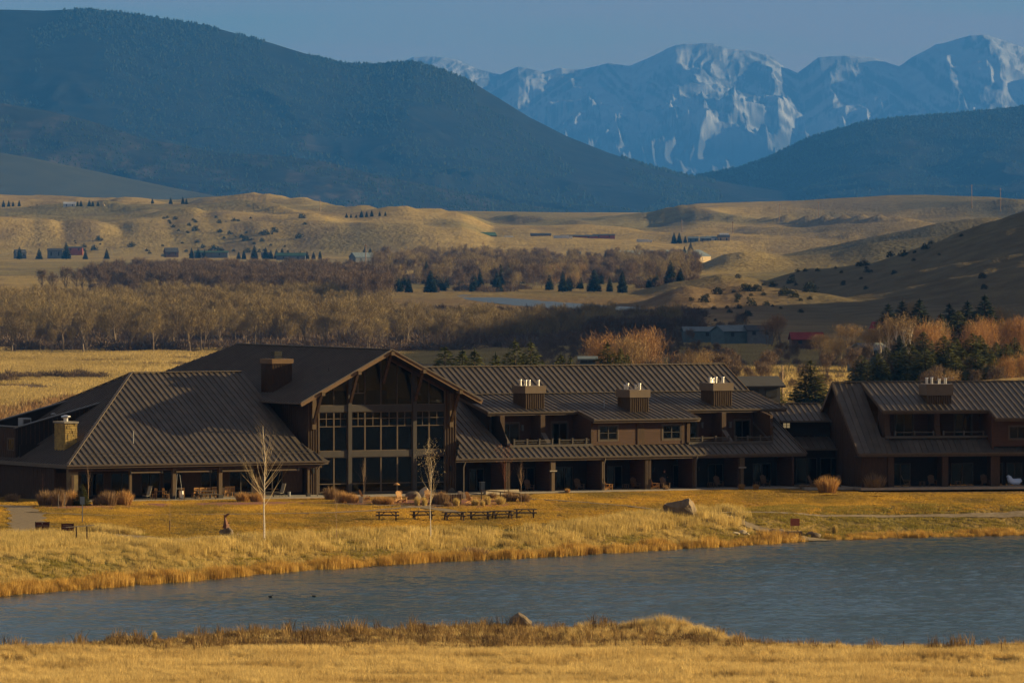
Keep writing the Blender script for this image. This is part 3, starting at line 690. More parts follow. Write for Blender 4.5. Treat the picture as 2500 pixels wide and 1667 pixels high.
# ---- guest wing
WP = P; we = -3.2; wez = 3.38
wz = lambda v: wez+WP*(v-we)
RVW = 13.0; BRV = 7.96; GU1 = 44.5
dz_ = lambda v: wz(BRV)-.225*(BRV-v)
standing_seam(lodge, [(6.1,we,wez),(12.2,we,wez),(12.2,BRV,wz(BRV)),(7.95,BRV,wz(BRV)),(7.95,-.4,wz(-.4))], (1,0), step=.62, name='lower_roof')
standing_seam(lodge, [(12.2,we,wez),(41.75,we,wez),(41.75,-1.35,wz(-1.35)),(12.2,-1.35,wz(-1.35))], (1,0), step=.62, name='lower_roof')
standing_seam(lodge, [(41.75,we,wez),(GU1,we,wez),(GU1,BRV,wz(BRV)),(41.75,BRV,wz(BRV))], (1,0), step=.62, name='lower_roof')
standing_seam(lodge, [(7.95,BRV,wz(BRV)),(GU1,BRV,wz(BRV)),(GU1,RVW,wz(RVW)),(7.95,RVW,wz(RVW))], (1,0), step=.62, name='upper_roof')
standing_seam(lodge, [(GU1,29.2,wez),(7.95,29.2,wez),(7.95,RVW,wz(RVW)),(GU1,RVW,wz(RVW))], (1,0), step=.62, single=False, name='rear_roof')
DA, DB, DC = (11.9,21.7,1.27), (21.7,33.3,-2.0), (33.3,44.8,1.27)
for a, b, v in (DA, DB, DC):
    standing_seam(lodge, [(a,v,dz_(v)),(b,v,dz_(v)),(b,BRV-.05,dz_(BRV-.05)),(a,BRV-.05,dz_(BRV-.05))], (1,0), step=.62, name='dormer_roof')
    gutter(lodge, a-.1, b+.1, v, dz_(v))
    MB().box(a+.05, b-.05, v+.1, v+1.6, dz_(v)-.36, dz_(v)-.32).build('soffit', M['dark'], lodge)
MB().beam((7.95,RVW,wz(RVW)+.07), (GU1+.1,RVW,wz(RVW)+.07), .28, .09).build('ridge_cap', M['gutter'], lodge)
MB().beam((7.95,BRV,wz(BRV)+.1), (GU1,BRV,wz(BRV)+.1), .22, .05).build('roof_flashing', M['gutter'], lodge)
MB().beam((GU1+.04,RVW,wz(RVW)-.1), (GU1+.04,we-.02,wez-.1), .1, .34).build('rake_board', M['trim'], lodge)
MB().beam((GU1+.04,RVW,wz(RVW)-.1), (GU1+.04,29.2,wez-.1), .1, .34).build('rake_board', M['trim'], lodge)
MB().beam((44.86,1.2,dz_(1.27)-.1), (44.86,BRV,dz_(BRV)-.1), .1, .3).build('rake_board', M['trim'], lodge)
MB().beam((21.66,1.2,dz_(1.27)-.1), (21.66,-1.95,dz_(-2)-.1), .09, .3).build('rake_board', M['trim'], lodge)
MB().beam((33.34,1.2,dz_(1.27)-.1), (33.34,-1.95,dz_(-2)-.1), .09, .3).build('rake_board', M['trim'], lodge)
MB().beam((11.86,1.3,dz_(1.27)-.1), (11.86,BRV,dz_(BRV)-.1), .09, .3).build('rake_board', M['trim'], lodge)
for dv in (-2.35, -1.9): MB().beam((6.8,dv,wz(dv)+.13), (12.0,dv,wz(dv)+.13), .035, .035).build('snow_guard', M['metal'], lodge)
gutter(lodge, 6.0, GU1+.1, we, wez)
MB().box(8, GU1-.2, we+.15, .3, 2.98, 3.04).build('porch_ceiling', M['dark'], lodge)
MB().wall([(-.1,.02),(28.9,.02),(28.9,3.2),(RVW,wz(RVW)-.2),(-.1,4.6)], 'v', GU1-.5, GU1-.3).build('gable_wall', M['board'], lodge)
# balconies and upper rooms
FZ = wz(-1.35)
WBV = -1.3
lap_wall(lodge, 21.95, 22.5, WBV, FZ+.05, 6.85); lap_wall(lodge, 24.75, 26.8, WBV, FZ+.05, 6.85); lap_wall(lodge, 27.6, 29.5, WBV, FZ+.05, 6.85)
lap_wall(lodge, 22.5, 24.75, WBV, 6.32, 6.85); lap_wall(lodge, 29.5, 31.7, WBV, 6.32, 6.85); lap_wall(lodge, 22.5, 24.75, WBV, FZ+.05, 4.72); lap_wall(lodge, 29.5, 31.7, WBV, FZ+.05, 4.72)
window(lodge, 22.62, 24.62, WBV, 4.85, 6.2, 2, rows=(.5,)); window(lodge, 29.62, 31.58, WBV, 4.85, 6.2, 2, rows=(.5,))
MB().box(26.8, 27.6, WBV-.08, WBV+.2, FZ+.03, 6.85).build('corner_board', M['board'], lodge)
MB().box(21.7, 21.95, WBV-.08, WBV+.15, FZ+.03, 6.8).build('corner_board', M['board'], lodge)
MB().box(31.7, 32.0, WBV-.06, WBV+.2, FZ+.03, 6.85).build('corner_board', M['board'], lodge)
MB().box(32.25, 32.6, WBV-.12, WBV+.25, FZ+.03, 6.85).build('corner_board', M['board'], lodge)
MB().box(31.95, 32.3, WBV+.05, WBV+.2, FZ+.03, 6.85).build('corner_board', M['board'], lodge)
MB().wall([(WBV+.2,FZ),(2.4,FZ),(2.4,7.4),(WBV+.2,6.8)], 'v', 21.75, 21.95).build('side_wall', M['lap'], lodge)
MB().wall([(WBV+.25,FZ),(2.4,FZ),(2.4,7.4),(WBV+.25,6.8)], 'v', 32.3, 32.5).build('side_wall', M['lap'], lodge)
RW = 2.35
def recess(u0, u1, doors, parts, lamps):
    segs = []; last = u0
    for a, b in doors:
        segs.append((last, a)); last = b
        window(lodge, a+.1, b-.1, RW, 4.4, 6.45, 2, name='balcony_door', casing='trim', curtain=True)
        lap_wall(lodge, a, b, RW, 6.62, 7.25)
    segs.append((last, u1))
    for a, b in segs: lap_wall(lodge, a, b, RW, 4.35, 7.25)
    MB().box(u0, u1, -1.1, RW, 4.22, 4.30).build('balcony_floor', M['dark'], lodge)
    MB().box(u0-.1, u1+.1, -1.5, -1.1, FZ-.05, FZ+.2).build('balcony_curb', M['railing'], lodge)
    for p in parts:
        o = MB().box(p-.24, p+.24, .3, RW, 4.3, 7.3).build('partition', M['board'], lodge)
        MB().wall([(-1.1,FZ+.2),(.3,5.6),(.3,4.3),(-1.1,4.3)], 'v', p-.24, p+.24).build('partition_cheek', M['roof'], o)
    for p in lamps:
        MB().box(p-.10, p+.10, RW-.28, RW-.05, 5.75, 6.25).box(p-.14, p+.14, RW-.32, RW-.05, 6.25, 6.3).build('wall_lamp', M['coping'], lodge)
    return
recess(12.9, 21.7, [(13.6,15.9),(19.3,21.2)], [12.95, 17.35], [16.1])
recess(32.5, 41.75, [(33.4,35.6),(39.6,41.5)], [37.35], [35.95, 39.1])
MB().wall([(-1.1,FZ),(RW,FZ),(RW,7.4),(.6,7.2),(-1.1,5.0)], 'v', 12.7, 12.72).build('side_wall', M['dark'], lodge)
MB().wall([(-1.0,FZ),(BRV,FZ),(BRV,8.9),(1.2,7.4),(-1.0,6.95)], 'v', 41.8, 42.1).build('side_wall', M['board'], lodge)
MB().wall([(1.3,4.6),(BRV,8.0),(BRV,8.9),(1.3,7.4)], 'v', 12.1, 12.3).build('side_wall', M['dark'], lodge)
def railing(u0, u1, v, z, posts):
    r = MB().box(u0, u1, v-.04, v+.04, z+.36, z+.43).box(u0, u1, v-.02, v+.02, z+.12, z+.16).build('railing', M['railing'], lodge)
    b = MB(); k = u0+.1
    while k < u1-.05: b.box(k-.012, k+.012, v-.012, v+.012, z+.16, z+.36); k += .14
    b.build('balusters', M['railing'], r, kind='stuff')
    for p in posts: MB().box(p-.07, p+.07, v-.07, v+.07, z, z+.5).box(p-.1, p+.1, v-.1, v+.1, z+.5, z+.56).build('railing_post', M['railing'], r)
railing(13.3, 17.6, -1.3, FZ+.2, [13.35,14.75,16.1,17.5]); railing(18.2, 21.6, -1.3, FZ+.2, [18.25,19.7,21.2])
railing(32.7, 37.1, -1.3, FZ+.2, [34.0,35.5,37.0]); railing(37.7, 41.9, -1.3, FZ+.2, [37.75,39.1,40.5,41.85])
# chimneys of the guest wing
def wood_chimney(parent, u, w_, v, d, zb, z1, z2, seed, top=.0):
    r = random.Random(seed)
    c = MB().box(u, u+w_, v, v+d, zb, z1).build('chimney', M['board'], parent)
    bt = MB(); battens(bt, u+.04, u+w_-.04, v, zb, z1, .23, proud=.05); battens(bt, v+.04, v+d-.04, u, zb, z1, .23, axis='v', proud=.05); bt.build('battens', M['post'], c, kind='stuff')
    MB().box(u-.14, u+w_+.14, v-.14, v+d+.14, z1, z2).build('chimney_cap', M['cap'], c)
    for i in range(5):
        a = u+.35+(w_-.7)*i/4+r.uniform(-.08,.08); b = v+d*r.uniform(.25,.75); h = r.uniform(.4,.6)
        if i == 2: continue
        MB().tube([(a,b,z2),(a,b,z2+h)], [.13,.13], 10).tube([(a,b,z2+h),(a,b,z2+h+.05)], [.17,.15], 10).build('flue', M['steel'], c)
wood_chimney(lodge, 16.55, 2.0, 2.3, 2.5, 7.4, 9.33, 10.05, 1)
wood_chimney(lodge, 27.05, 2.0, .5, 2.5, 7.1, 8.85, 9.6, 2)
wood_chimney(lodge, 37.4, 2.0, 2.4, 2.5, 7.4, 9.35, 10.1, 3)
MB().tube([(25.1,2.2,dz_(2.2)),(25.1,2.2,dz_(2.2)+.9)], [.05,.05], 8).build('vent_pipe', M['pale'], lodge)
# ground floor of the guest wing
GW = .15
doors = [(9.2,10.9),(14.6,16.4),(18.6,20.6),(24.2,26.0),(31.5,33.3),(35.4,37.2),(40.4,42.6)]
last = 7.8
for a, b in doors:
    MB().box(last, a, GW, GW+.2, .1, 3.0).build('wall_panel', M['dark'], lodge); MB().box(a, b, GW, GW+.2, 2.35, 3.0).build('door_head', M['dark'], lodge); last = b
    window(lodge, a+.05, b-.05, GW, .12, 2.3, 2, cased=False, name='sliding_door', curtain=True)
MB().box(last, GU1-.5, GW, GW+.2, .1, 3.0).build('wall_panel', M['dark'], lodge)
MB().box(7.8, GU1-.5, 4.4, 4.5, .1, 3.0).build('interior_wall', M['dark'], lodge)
vp = -2.85
for px, wd, kind in ((1165,.42,0), (1269,.5,1), (1384,.28,2), (1487,.6,0), (1595,.30,2), (1703,.55,1)):
    u = ub(px, vp)
    pa = MB().box(u-wd/2+.02, u-wd/2+.2, vp+.2, GW, .1, 3.0).build('partition', M['lap'], lodge)
    if kind == 1:
        pp = MB().box(u-wd/2, u+wd/2, vp-.15, vp+.2, 2.1, 3.0).box(u-.14, u+.2, vp-.1, vp+.2, .1, 2.1).build('pier', M['post'], lodge)
        MB().box(u-wd/2-.14, u+wd/2+.14, vp-.22, vp-.15, 1.98, 2.1).build('pier_crosspiece', M['conc'], pp)
    else:
        pp = MB().box(u-wd/2, u+wd/2, vp-.15, vp+.2, .1, 3.0).build('pier', M['post'], lodge)
        if kind == 0: bt = MB(); battens(bt, u-wd/2+.04, u+wd/2-.04, vp-.15, .1, 3.0, .17, proud=.04); bt.build('battens', M['trim'], pp, kind='stuff')
    if kind == 2: downspout(lodge, u+.1, we-.08, 3.3, -.1, .12)
MB().box(43.2, 43.4, vp, GW, .1, 3.0).build('partition', M['lap'], lodge)
for u in (12.9, 17.6, 22.4, 29.4, 34.4, 38.9): MB().box(u-.06, u+.06, GW-.18, GW-.02, 1.7, 2.05).build('wall_lamp', M['metal'], lodge)
MB().box(7.8, GU1, -4.3, .14, -.15, .10).build('porch_slab', M['conc'], lodge)
MB().box(-35.2, -7.2, -5.1, .59, -.15, .10).build('porch_slab', M['conc'], lodge)
MB().box(-7.19, 7.79, -4.8, -.13, -.15, .04).build('terrace_slab', M['conc'], lodge)

# ================================================================ SECOND GUEST HOUSE AND LINK
T2 = math.radians(14)
g2 = empty('guest_house', (33.6, 742.8, 0), T2, 'dark shaded guest house at the right edge, steep metal roof with a wide dormer', 'guest house')
gz, gp = 3.4, .74
g_ = lambda v: gz+gp*v
RV2 = 8.98; RZ2 = g_(RV2); dg = lambda v: RZ2-.335*(RV2-v)
GE = 46.0
standing_seam(g2, [(0,0,gz),(2.9,0,gz),(2.9,RV2,RZ2),(0,RV2,RZ2)], (1,0), step=.6, name='main_roof')
standing_seam(g2, [(2.9,0,gz),(20,0,gz),(20,2.0,g_(2)),(2.9,2.0,g_(2))], (1,0), step=.6, name='lower_roof')
standing_seam(g2, [(20,0,gz),(GE,0,gz),(GE,2.0,g_(2)),(20,2.0,g_(2))], (1,0), step=.6, single=False, name='lower_roof')
standing_seam(g2, [(2.9,1.41,dg(1.41)),(13.7,1.41,dg(1.41)),(13.7,RV2,RZ2+.03),(2.9,RV2,RZ2+.03)], (1,0), step=.6, name='dormer_roof')
standing_seam(g2, [(13.7,-.8,dg(-.8)),(20,-.8,dg(-.8)),(20,RV2,RZ2+.03),(13.7,RV2,RZ2+.03)], (1,0), step=.6, name='dormer_roof')
standing_seam(g2, [(20,-.8,dg(-.8)),(GE,-.8,dg(-.8)),(GE,RV2,RZ2+.03),(20,RV2,RZ2+.03)], (1,0), step=.6, single=False, name='dormer_roof')
standing_seam(g2, [(GE,18,gz),(0,18,gz),(0,RV2,RZ2),(GE,RV2,RZ2)], (1,0), single=False, name='rear_roof')
MB().beam((0,RV2,RZ2+.08), (GE,RV2,RZ2+.08), .28, .09).build('ridge_cap', M['gutter'], g2)
MB().beam((-.04,RV2,RZ2-.14), (-.04,-.02,gz-.14), .1, .36).build('rake_board', M['trim'], g2)
MB().beam((-.04,RV2,RZ2-.14), (-.04,18,gz-.14), .1, .36).build('rake_board', M['trim'], g2)
MB().beam((2.86,RV2,RZ2-.1), (2.86,1.38,dg(1.41)-.1), .09, .3).build('rake_board', M['trim'], g2)
MB().beam((13.66,-.8,dg(-.8)-.1), (13.66,1.4,dg(1.41)-.1), .09, .3).build('rake_board', M['trim'], g2)
gutter(g2, 0, GE, 0, gz); gutter(g2, 2.85, 13.6, 1.41, dg(1.41)); gutter(g2, 13.6, GE, -.8, dg(-.8))
MB().wall([(.5,.02),(17.6,.02),(17.6,3.3),(RV2,RZ2-.3),(.5,g_(.5)-.3)], 'v', .5, .7).build('gable_wall', M['board'], g2)
bt = MB(); battens(bt, .6, 17.4, .5, .1, lambda k: (g_(k) if k < RV2 else g_(2*RV2-k))-.4, .6, axis='v'); bt.build('battens', M['board'], g2, kind='stuff')
MB().box(.3, GE, .1, 3.0, 3.0, 3.05).build('porch_ceiling', M['dark'], g2)
fz2 = g_(2)
MB().box(3.2, 13.6, 1.5, 1.9, fz2-.1, fz2+.12).build('balcony_curb', M['railing'], g2)
def wall_with(parent, u0, u1, v, z0, z1, ops, zt, zb, m='lap', **kw):
    last = u0
    for a, b in ops:
        lap_wall(parent, last, a, v, z0, z1, m=m); lap_wall(parent, a, b, v, zt, z1, m=m)
        if zb > z0+.05: lap_wall(parent, a, b, v, z0, zb, m=m)
        window(parent, a+.1, b-.1, v, zb+.1, zt-.1, 2, casing='trim', **kw); last = b
    lap_wall(parent, last, u1, v, z0, z1, m=m)
wall_with(g2, 3.7, 13.7, 4.3, fz2-.2, 8.1, [(4.9,6.9),(11.0,12.9)], 7.2, fz2-.1, curtain=True, name='balcony_door')
MB().box(3.7, 13.7, 1.9, 4.3, fz2-.28, fz2-.2).build('balcony_floor', M['dark'], g2)
for p in (3.5, 8.6): MB().box(p-.26, p+.26, 2.1, 4.3, fz2-.2, 7.6).wall([(1.7,fz2+.1),(2.1,5.9),(2.1,fz2-.2),(1.7,fz2-.2)], 'v', p-.26, p+.26).build('partition', M['board'], g2)
for a, b, ps in ((4.2,8.2,(4.25,6.2,8.1)), (9.1,13.3,(9.15,11.2,13.2))):
    r = MB().box(a, b, 1.66, 1.74, fz2+.45, fz2+.53).build('railing', M['railing'], g2)
    for p in ps: MB().box(p-.07, p+.07, 1.63, 1.77, fz2+.1, fz2+.62).build('railing_post', M['railing'], r)
wall_with(g2, 13.7, GE, .3, fz2-.9, 6.7, [(15.3,17.2),(20,22)], 6.0, 4.6)
MB().box(13.6, 13.8, .25, 4.3, 3.7, 7.2).build('side_wall', M['lap'], g2)
wood_chimney(g2, 7.9, 2.45, 3.0, 2.3, 7.5, 8.9, 10.0, 5)
# ground floor of the guest house
last = 3.2
for a, b in ((4.0,6.2),(10.2,12.6),(14.0,15.6),(15.9,17.6),(22,24)):
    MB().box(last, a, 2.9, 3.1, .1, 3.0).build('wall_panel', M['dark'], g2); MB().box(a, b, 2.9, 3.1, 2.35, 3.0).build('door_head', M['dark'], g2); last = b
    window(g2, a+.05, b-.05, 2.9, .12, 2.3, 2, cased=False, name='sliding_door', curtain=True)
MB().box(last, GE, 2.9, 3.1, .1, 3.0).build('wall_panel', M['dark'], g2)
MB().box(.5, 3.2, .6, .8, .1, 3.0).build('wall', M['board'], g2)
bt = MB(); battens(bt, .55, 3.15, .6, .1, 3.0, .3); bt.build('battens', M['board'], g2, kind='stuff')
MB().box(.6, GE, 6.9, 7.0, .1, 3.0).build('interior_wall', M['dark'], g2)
for u, wd in ((3.4,.6), (8.9,.6), (14.0,.9), (19.2,.6)):
    MB().box(u-wd/2, u+wd/2, .35, .75, .1, 3.0).box(u-.1, u+.1, .75, 2.9, .1, 3.0).build('pier', M['board'], g2)
MB().box(.0, GE, -.9, 2.89, -.15, .1).build('porch_slab', M['conc'], g2)
lk = empty('link_building', (33.6, 742.8, 0), T2, 'low dark link between the lodge and the guest house with one small lit window', 'link building')
standing_seam(lk, [(-10.2,10.7,6.3),(.35,10.7,6.3),(.35,14.7,7.85),(-10.2,14.7,7.85)], (1,0), step=.6, name='upper_roof')
standing_seam(lk, [(.35,18.7,6.3),(-10.2,18.7,6.3),(-10.2,14.7,7.85),(.35,14.7,7.85)], (1,0), step=.6, single=False, name='rear_roof')
MB().beam((-10.2,14.7,7.92), (.4,14.7,7.92), .26, .08).build('ridge_cap', M['gutter'], lk)
MB().box(-10.2, .4, 10.55, 10.68, 6.15, 6.28).build('gutter', M['gutter'], lk)
MB().box(-10.2, -4.35, 11.3, 11.5, 0, 6.4).build('wall', M['dark'], lk)
MB().box(-3.65, .45, 11.3, 11.5, 0, 6.4).build('wall', M['dark'], lk)
MB().box(-4.35, -3.65, 11.3, 11.5, 0, 5.55).build('wall', M['dark'], lk)
MB().box(-4.35, -3.65, 11.3, 11.5, 6.1, 6.4).build('wall', M['dark'], lk)
wn = MB().box(-4.35, -3.65, 11.28, 11.34, 5.55, 5.6).box(-4.35, -3.65, 11.28, 11.34, 6.05, 6.1).box(-4.03, -3.97, 11.275, 11.335, 5.6, 6.05).box(-4.35, -3.65, 11.282, 11.332, 5.8, 5.84).build('window', M['metal'], lk)
m_lit = mat('lit_window', (.6,.45,.2), .6); _b = m_lit.node_tree.nodes['Principled BSDF']; _b.inputs['Emission Color'].default_value = (1,.72,.35,1); _b.inputs['Emission Strength'].default_value = .10
MB().box(-4.33, -3.67, 11.36, 11.38, 5.58, 6.08).build('pane', m_lit, wn)
standing_seam(lk, [(-10.2,8.7,3.6),(.35,8.7,3.6),(.35,11.28,4.7),(-10.2,11.28,4.7)], (1,0), step=.6, name='lower_roof')
MB().box(-10.2, .4, 8.55, 8.68, 3.45, 3.58).build('gutter', M['gutter'], lk)
for a in (-8.6, -6.1, -3.6, -1.1):
    window(lk, a, a+2.2, 9.5, .15, 2.7, 2, cased=False, name='window')
MB().box(-10.2, .45, 9.5, 9.7, 2.7, 3.5).build('wall', M['dark'], lk)
MB().box(-5.0, -.01, 1.5, 9.49, -.15, .1).build('porch_slab', M['conc'], lk)

# ================================================================ VEGETATION
def gn_scatter(name, pts, scl, rot, idx, protos, label=None, cat=None, tilt=0.0, **kw):
    """one stuff object that repeats small meshes at the given points"""
    pts = np.asarray(pts, np.float32); n = len(pts)
    me = bpy.data.meshes.new(name); me.vertices.add(n); me.vertices.foreach_set('co', pts.ravel())
    for nm, ty, d in (('scl', 'FLOAT', scl), ('rot', 'FLOAT', rot)):
        a = me.attributes.new(nm, ty, 'POINT'); a.data.foreach_set('value', np.asarray(d, np.float32))
    a = me.attributes.new('idx', 'INT', 'POINT'); a.data.foreach_set('value', np.asarray(idx, np.int32))
    o = link(bpy.data.objects.new(name, me)); props(o, label, cat, kind='stuff')
    pc = bpy.data.collections.new(name+'_shapes')
    for i, m_ in enumerate(protos): pc.objects.link(bpy.data.objects.new('%s_shape_%02d' % (name, i), m_))
    ng = bpy.data.node_groups.new(name, 'GeometryNodeTree')
    ng.interface.new_socket('Geometry', in_out='INPUT', socket_type='NodeSocketGeometry')
    ng.interface.new_socket('Geometry', in_out='OUTPUT', socket_type='NodeSocketGeometry')
    n_ = ng.nodes.new; L = ng.links.new
    gi, go = n_('NodeGroupInput'), n_('NodeGroupOutput')
    ci = n_('GeometryNodeCollectionInfo'); ci.inputs['Collection'].default_value = pc; ci.inputs['Separate Children'].default_value = True; ci.inputs['Reset Children'].default_value = True
    ip = n_('GeometryNodeInstanceOnPoints'); ip.inputs['Pick Instance'].default_value = True
    def at(nm, ty):
        q = n_('GeometryNodeInputNamedAttribute'); q.data_type = ty; q.inputs['Name'].default_value = nm; return q.outputs['Attribute']
    cx = n_('ShaderNodeCombineXYZ'); L(at('rot', 'FLOAT'), cx.inputs['Z']); cx.inputs['Y'].default_value = tilt
    L(gi.outputs[0], ip.inputs['Points']); L(ci.outputs[0], ip.inputs['Instance']); L(at('idx', 'INT'), ip.inputs['Instance Index'])
    L(cx.outputs[0], ip.inputs['Rotation']); L(at('scl', 'FLOAT'), ip.inputs['Scale']); L(ip.outputs[0], go.inputs[0])
    md = o.modifiers.new('scatter', 'NODES'); md.node_group = ng
    return o
def raw_mesh(name, v, f, m):
    me = bpy.data.meshes.new(name); me.from_pydata(v, [], f); me.materials.append(m); me.update(); return me
def tuft(name, m, n, h, w_, spread, lean, seed, wind=.0):
    r = random.Random(seed); v = []; f = []
    for i in range(n):
        a = r.uniform(0, 2*PI); d = spread*math.sqrt(r.random()); x, y = d*math.cos(a), d*math.sin(a)
        hh = h*r.uniform(.55, 1); a2 = r.uniform(0, 2*PI); le = lean*hh*r.uniform(.3, 1)
        dx, dy = math.cos(a2)*le+wind*hh, math.sin(a2)*le; b = r.uniform(0, PI); bx, by = math.cos(b)*w_/2, math.sin(b)*w_/2
        k = len(v)
        v += [(x-bx,y-by,-.04),(x+bx,y+by,-.04),(x+dx*.35-bx*.8,y+dy*.35-by*.8,hh*.6),(x+dx*.35+bx*.8,y+dy*.35+by*.8,hh*.6),(x+dx,y+dy,hh)]
        f += [(k,k+1,k+3,k+2),(k+2,k+3,k+4)]
    return raw_mesh(name, v, f, m)
def leafy(name, col, col2, trans=.25, scale=.6, coords='World', **kw): return mat(name, col, .9, col2, scale=scale, coords=coords, spec=.05, trans=trans, **kw)
G_pale = leafy('pale_dry_grass', (.74,.56,.24), (.54,.38,.15), scale=.16)
G_bank = leafy('tall_bank_grass', (.70,.53,.21), (.46,.34,.12), scale=.5)
G_reed = leafy('orange_reed', (.66,.43,.12), (.34,.19,.05), scale=.8)
G_lawn = leafy('lawn_grass', (.60,.37,.065), (.27,.19,.05), scale=.16, stretch=(1,.5,1))
G_green = leafy('green_grass', (.24,.20,.045), (.38,.29,.075), scale=.5)
G_weed = leafy('brown_weed', (.38,.25,.10), (.10,.058,.03), scale=.55)
G_orn = leafy('ornamental_grass', (.60,.37,.14), (.38,.21,.08), scale=3, coords='Object')
G_shrub = leafy('dry_brown_shrub', (.36,.24,.13), (.22,.14,.075), scale=3, coords='Object')
G_meadow = leafy('meadow_grass', (.56,.42,.17), (.40,.30,.12), scale=.03, stretch=(1,.35,1))
rng = np.random.default_rng(11)
def pts_in(n, xr, yr):
    """random ground points, as dense per picture width anywhere between two distances"""
    Y = np.sqrt(rng.random(n)*(yr[1]**2-yr[0]**2)+yr[0]**2); p = xr[0]+rng.random(n)*(xr[1]-xr[0])
    return xpx(p, Y), Y, p
def put(name, x, Y, protos, s0, s1, label, cat, keep=None, smul=None, tilt=0.0):
    if keep is not None: x, Y = x[keep], Y[keep]; smul = smul[keep] if smul is not None else None
    z = H(x, Y); n = len(x); s = s0+(s1-s0)*rng.random(n)
    if smul is not None: s = s*smul
    gn_scatter(name, np.stack([x, Y, z], 1), s, rng.random(n)*2*PI, rng.integers(0, len(protos), n), protos, label, cat, tilt=tilt)
def yfar(p): return np.interp(np.clip(p, -1500, 3200), _sfx, _sfy)
def ynear(p): return np.interp(np.clip(p, -1500, 3200), _snx, _sny)
def inpath(p, Y):
    return np.zeros(len(p), bool)
# ---- paths on the lawn (structure)
PATHS = [
 ('gravel_path', [(-60,1160),(40,1163),(62,1180),(64,1205),(70,1222),(180,1226),(290,1232),(360,1243),(440,1240),(540,1232),(640,1228)], [2.2,2.4,3.0,3.2,3.2,2.6,3.8,5.0,3.4,1.6,.6]),
 ('foot_path', [(62,1177),(250,1184),(500,1182),(760,1178),(850,1173),(960,1164),(1050,1160)], [.9,.9,.8,.8,.8,1.0,1.0]),
 ('foot_path', [(740,1156),(850,1160),(940,1163),(1010,1170),(1060,1180)], [1.2,1.0,1.3,2.0,.8]),
 ('foot_path', [(1215,1146),(1330,1153),(1440,1162),(1520,1172),(1640,1178),(1850,1182),(2100,1186),(2240,1185),(2352,1181),(2480,1178)], [.7,.8,.8,.9,.9,.8,.9,1.6,2.2,2.4]),
 ('foot_path', [(1600,1180),(1665,1184),(1700,1198),(1735,1212),(1790,1228),(1850,1238),(1900,1240)], [.8,1.0,1.2,1.6,2.2,2.6,2.0]),
]
m_path = mat('worn_gravel', (.27,.215,.15), .95, (.20,.155,.10), scale=2.5, coords='World', spec=.05, bump=.4, bscale=20)
PATH_PTS = []
for nm, pl, wd in PATHS:
    base = [gpt(px, py, 600, 790) for px, py in pl]
    P3 = [Vector(b) for b in base]; line = []
    for i in range(len(P3)-1):
        for k in range(8):
            t = k/8; line.append((P3[i].lerp(P3[i+1], t), wd[i]*(1-t)+wd[i+1]*t))
    line.append((P3[-1], wd[-1]))
    v = []; f = []
    for i, (p, w_) in enumerate(line):
        d = (line[min(i+1, len(line)-1)][0]-line[max(i-1, 0)][0]); d.z = 0; d.normalize(); nrm = Vector((-d.y, d.x, 0))
        w_ = w_*(1+.15*math.sin(i*1.7))
        PATH_PTS.append((p.x, p.y, w_/2+.1))
        for k in range(5):
            q = p+nrm*w_*(k/4-.5); v.append((q.x, q.y, Hs(q.x, q.y)+.05))
        if i: f += [(5*(i-1)+k, 5*(i-1)+k+1, 5*i+k+1, 5*i+k) for k in range(4)]
    o = link(bpy.data.objects.new(nm, raw_mesh(nm, v, f, m_path))); o['kind'] = 'structure'
PP = np.array(PATH_PTS)
def offpath(x, Y):
    k = np.ones(len(x), bool)
    for i in range(0, len(x), 4000):
        d = (x[i:i+4000,None]-PP[None,:,0])**2+(Y[i:i+4000,None]-PP[None,:,1])**2
        k[i:i+4000] = ~np.any(d < (PP[None,:,2]*1.15)**2, axis=1)
    return k

# ---- foreground grass
pr_pale = [tuft('grass_shape', G_pale, 46, .62, .020, .34, .35, i, wind=-.12) for i in range(5)]
x, Y, p = pts_in(16000, (-120,2480), (452,513))
lowp = .7+.5*np.clip(fbm(x/7, Y/5, 3, 201)+.4, 0, 1)
edge = 511.5+1.6*fbm(x/5, x*0, 3, 203)
put('tall_pale_grass', x, Y, pr_pale, .75, 1.15, 'pale dry grass filling the bottom edge of the picture', 'grass', keep=(Y < edge) & (fbm(x/3.2, Y/6, 3, 205) > -.52), smul=lowp)
pr_dark = [tuft('weed_shape', G_weed, 40, .34, .026, .32, .9, 20+i) for i in range(3)]+[tuft('weed_shape', G_weed, 16, .85, .03, .22, .5, 25)]+[tuft('weed_shape', G_pale, 30, .36, .022, .26, .8, 30+i, wind=-.2) for i in range(2)]
x, Y, p = pts_in(15000, (-120,2480), (506,556))
n_ = ynear(p)-Y
den = fbm(x/2.2, Y/3, 4, 207)
put('bank_weeds', x, Y, pr_dark, .5, 1.3, 'low brown weeds and dry grass on the near bank of the pond', 'weeds', keep=(n_ > -.2) & (den > -.35), smul=.55+1.1*np.clip(den+.45, 0, 1.0))
x, Y, p = pts_in(2600, (1080,1800), (512,545)); n_ = ynear(p)-Y
cl = np.exp(-((p-1530)/90)**2)*np.exp(-((n_-5)/5)**2)+.7*np.exp(-((p-1350)/22)**2)*np.exp(-((n_-4)/2.5)**2)+.6*np.exp(-((p-1640)/40)**2)*np.exp(-((n_-7)/3)**2)+.45*np.exp(-((p-1360)/120)**2)*np.exp(-((n_-16)/5)**2)
put('pale_grass_clumps', x, Y, [tuft('clump_shape', G_pale, 60, .9, .024, .3, .5, 40+i, wind=-.2) for i in range(3)], .7, 1.2, 'thick pale grass clumps on the near bank right of the rock', 'grass', keep=rng.random(len(x)) < cl*1.3, smul=.5+.6*cl)

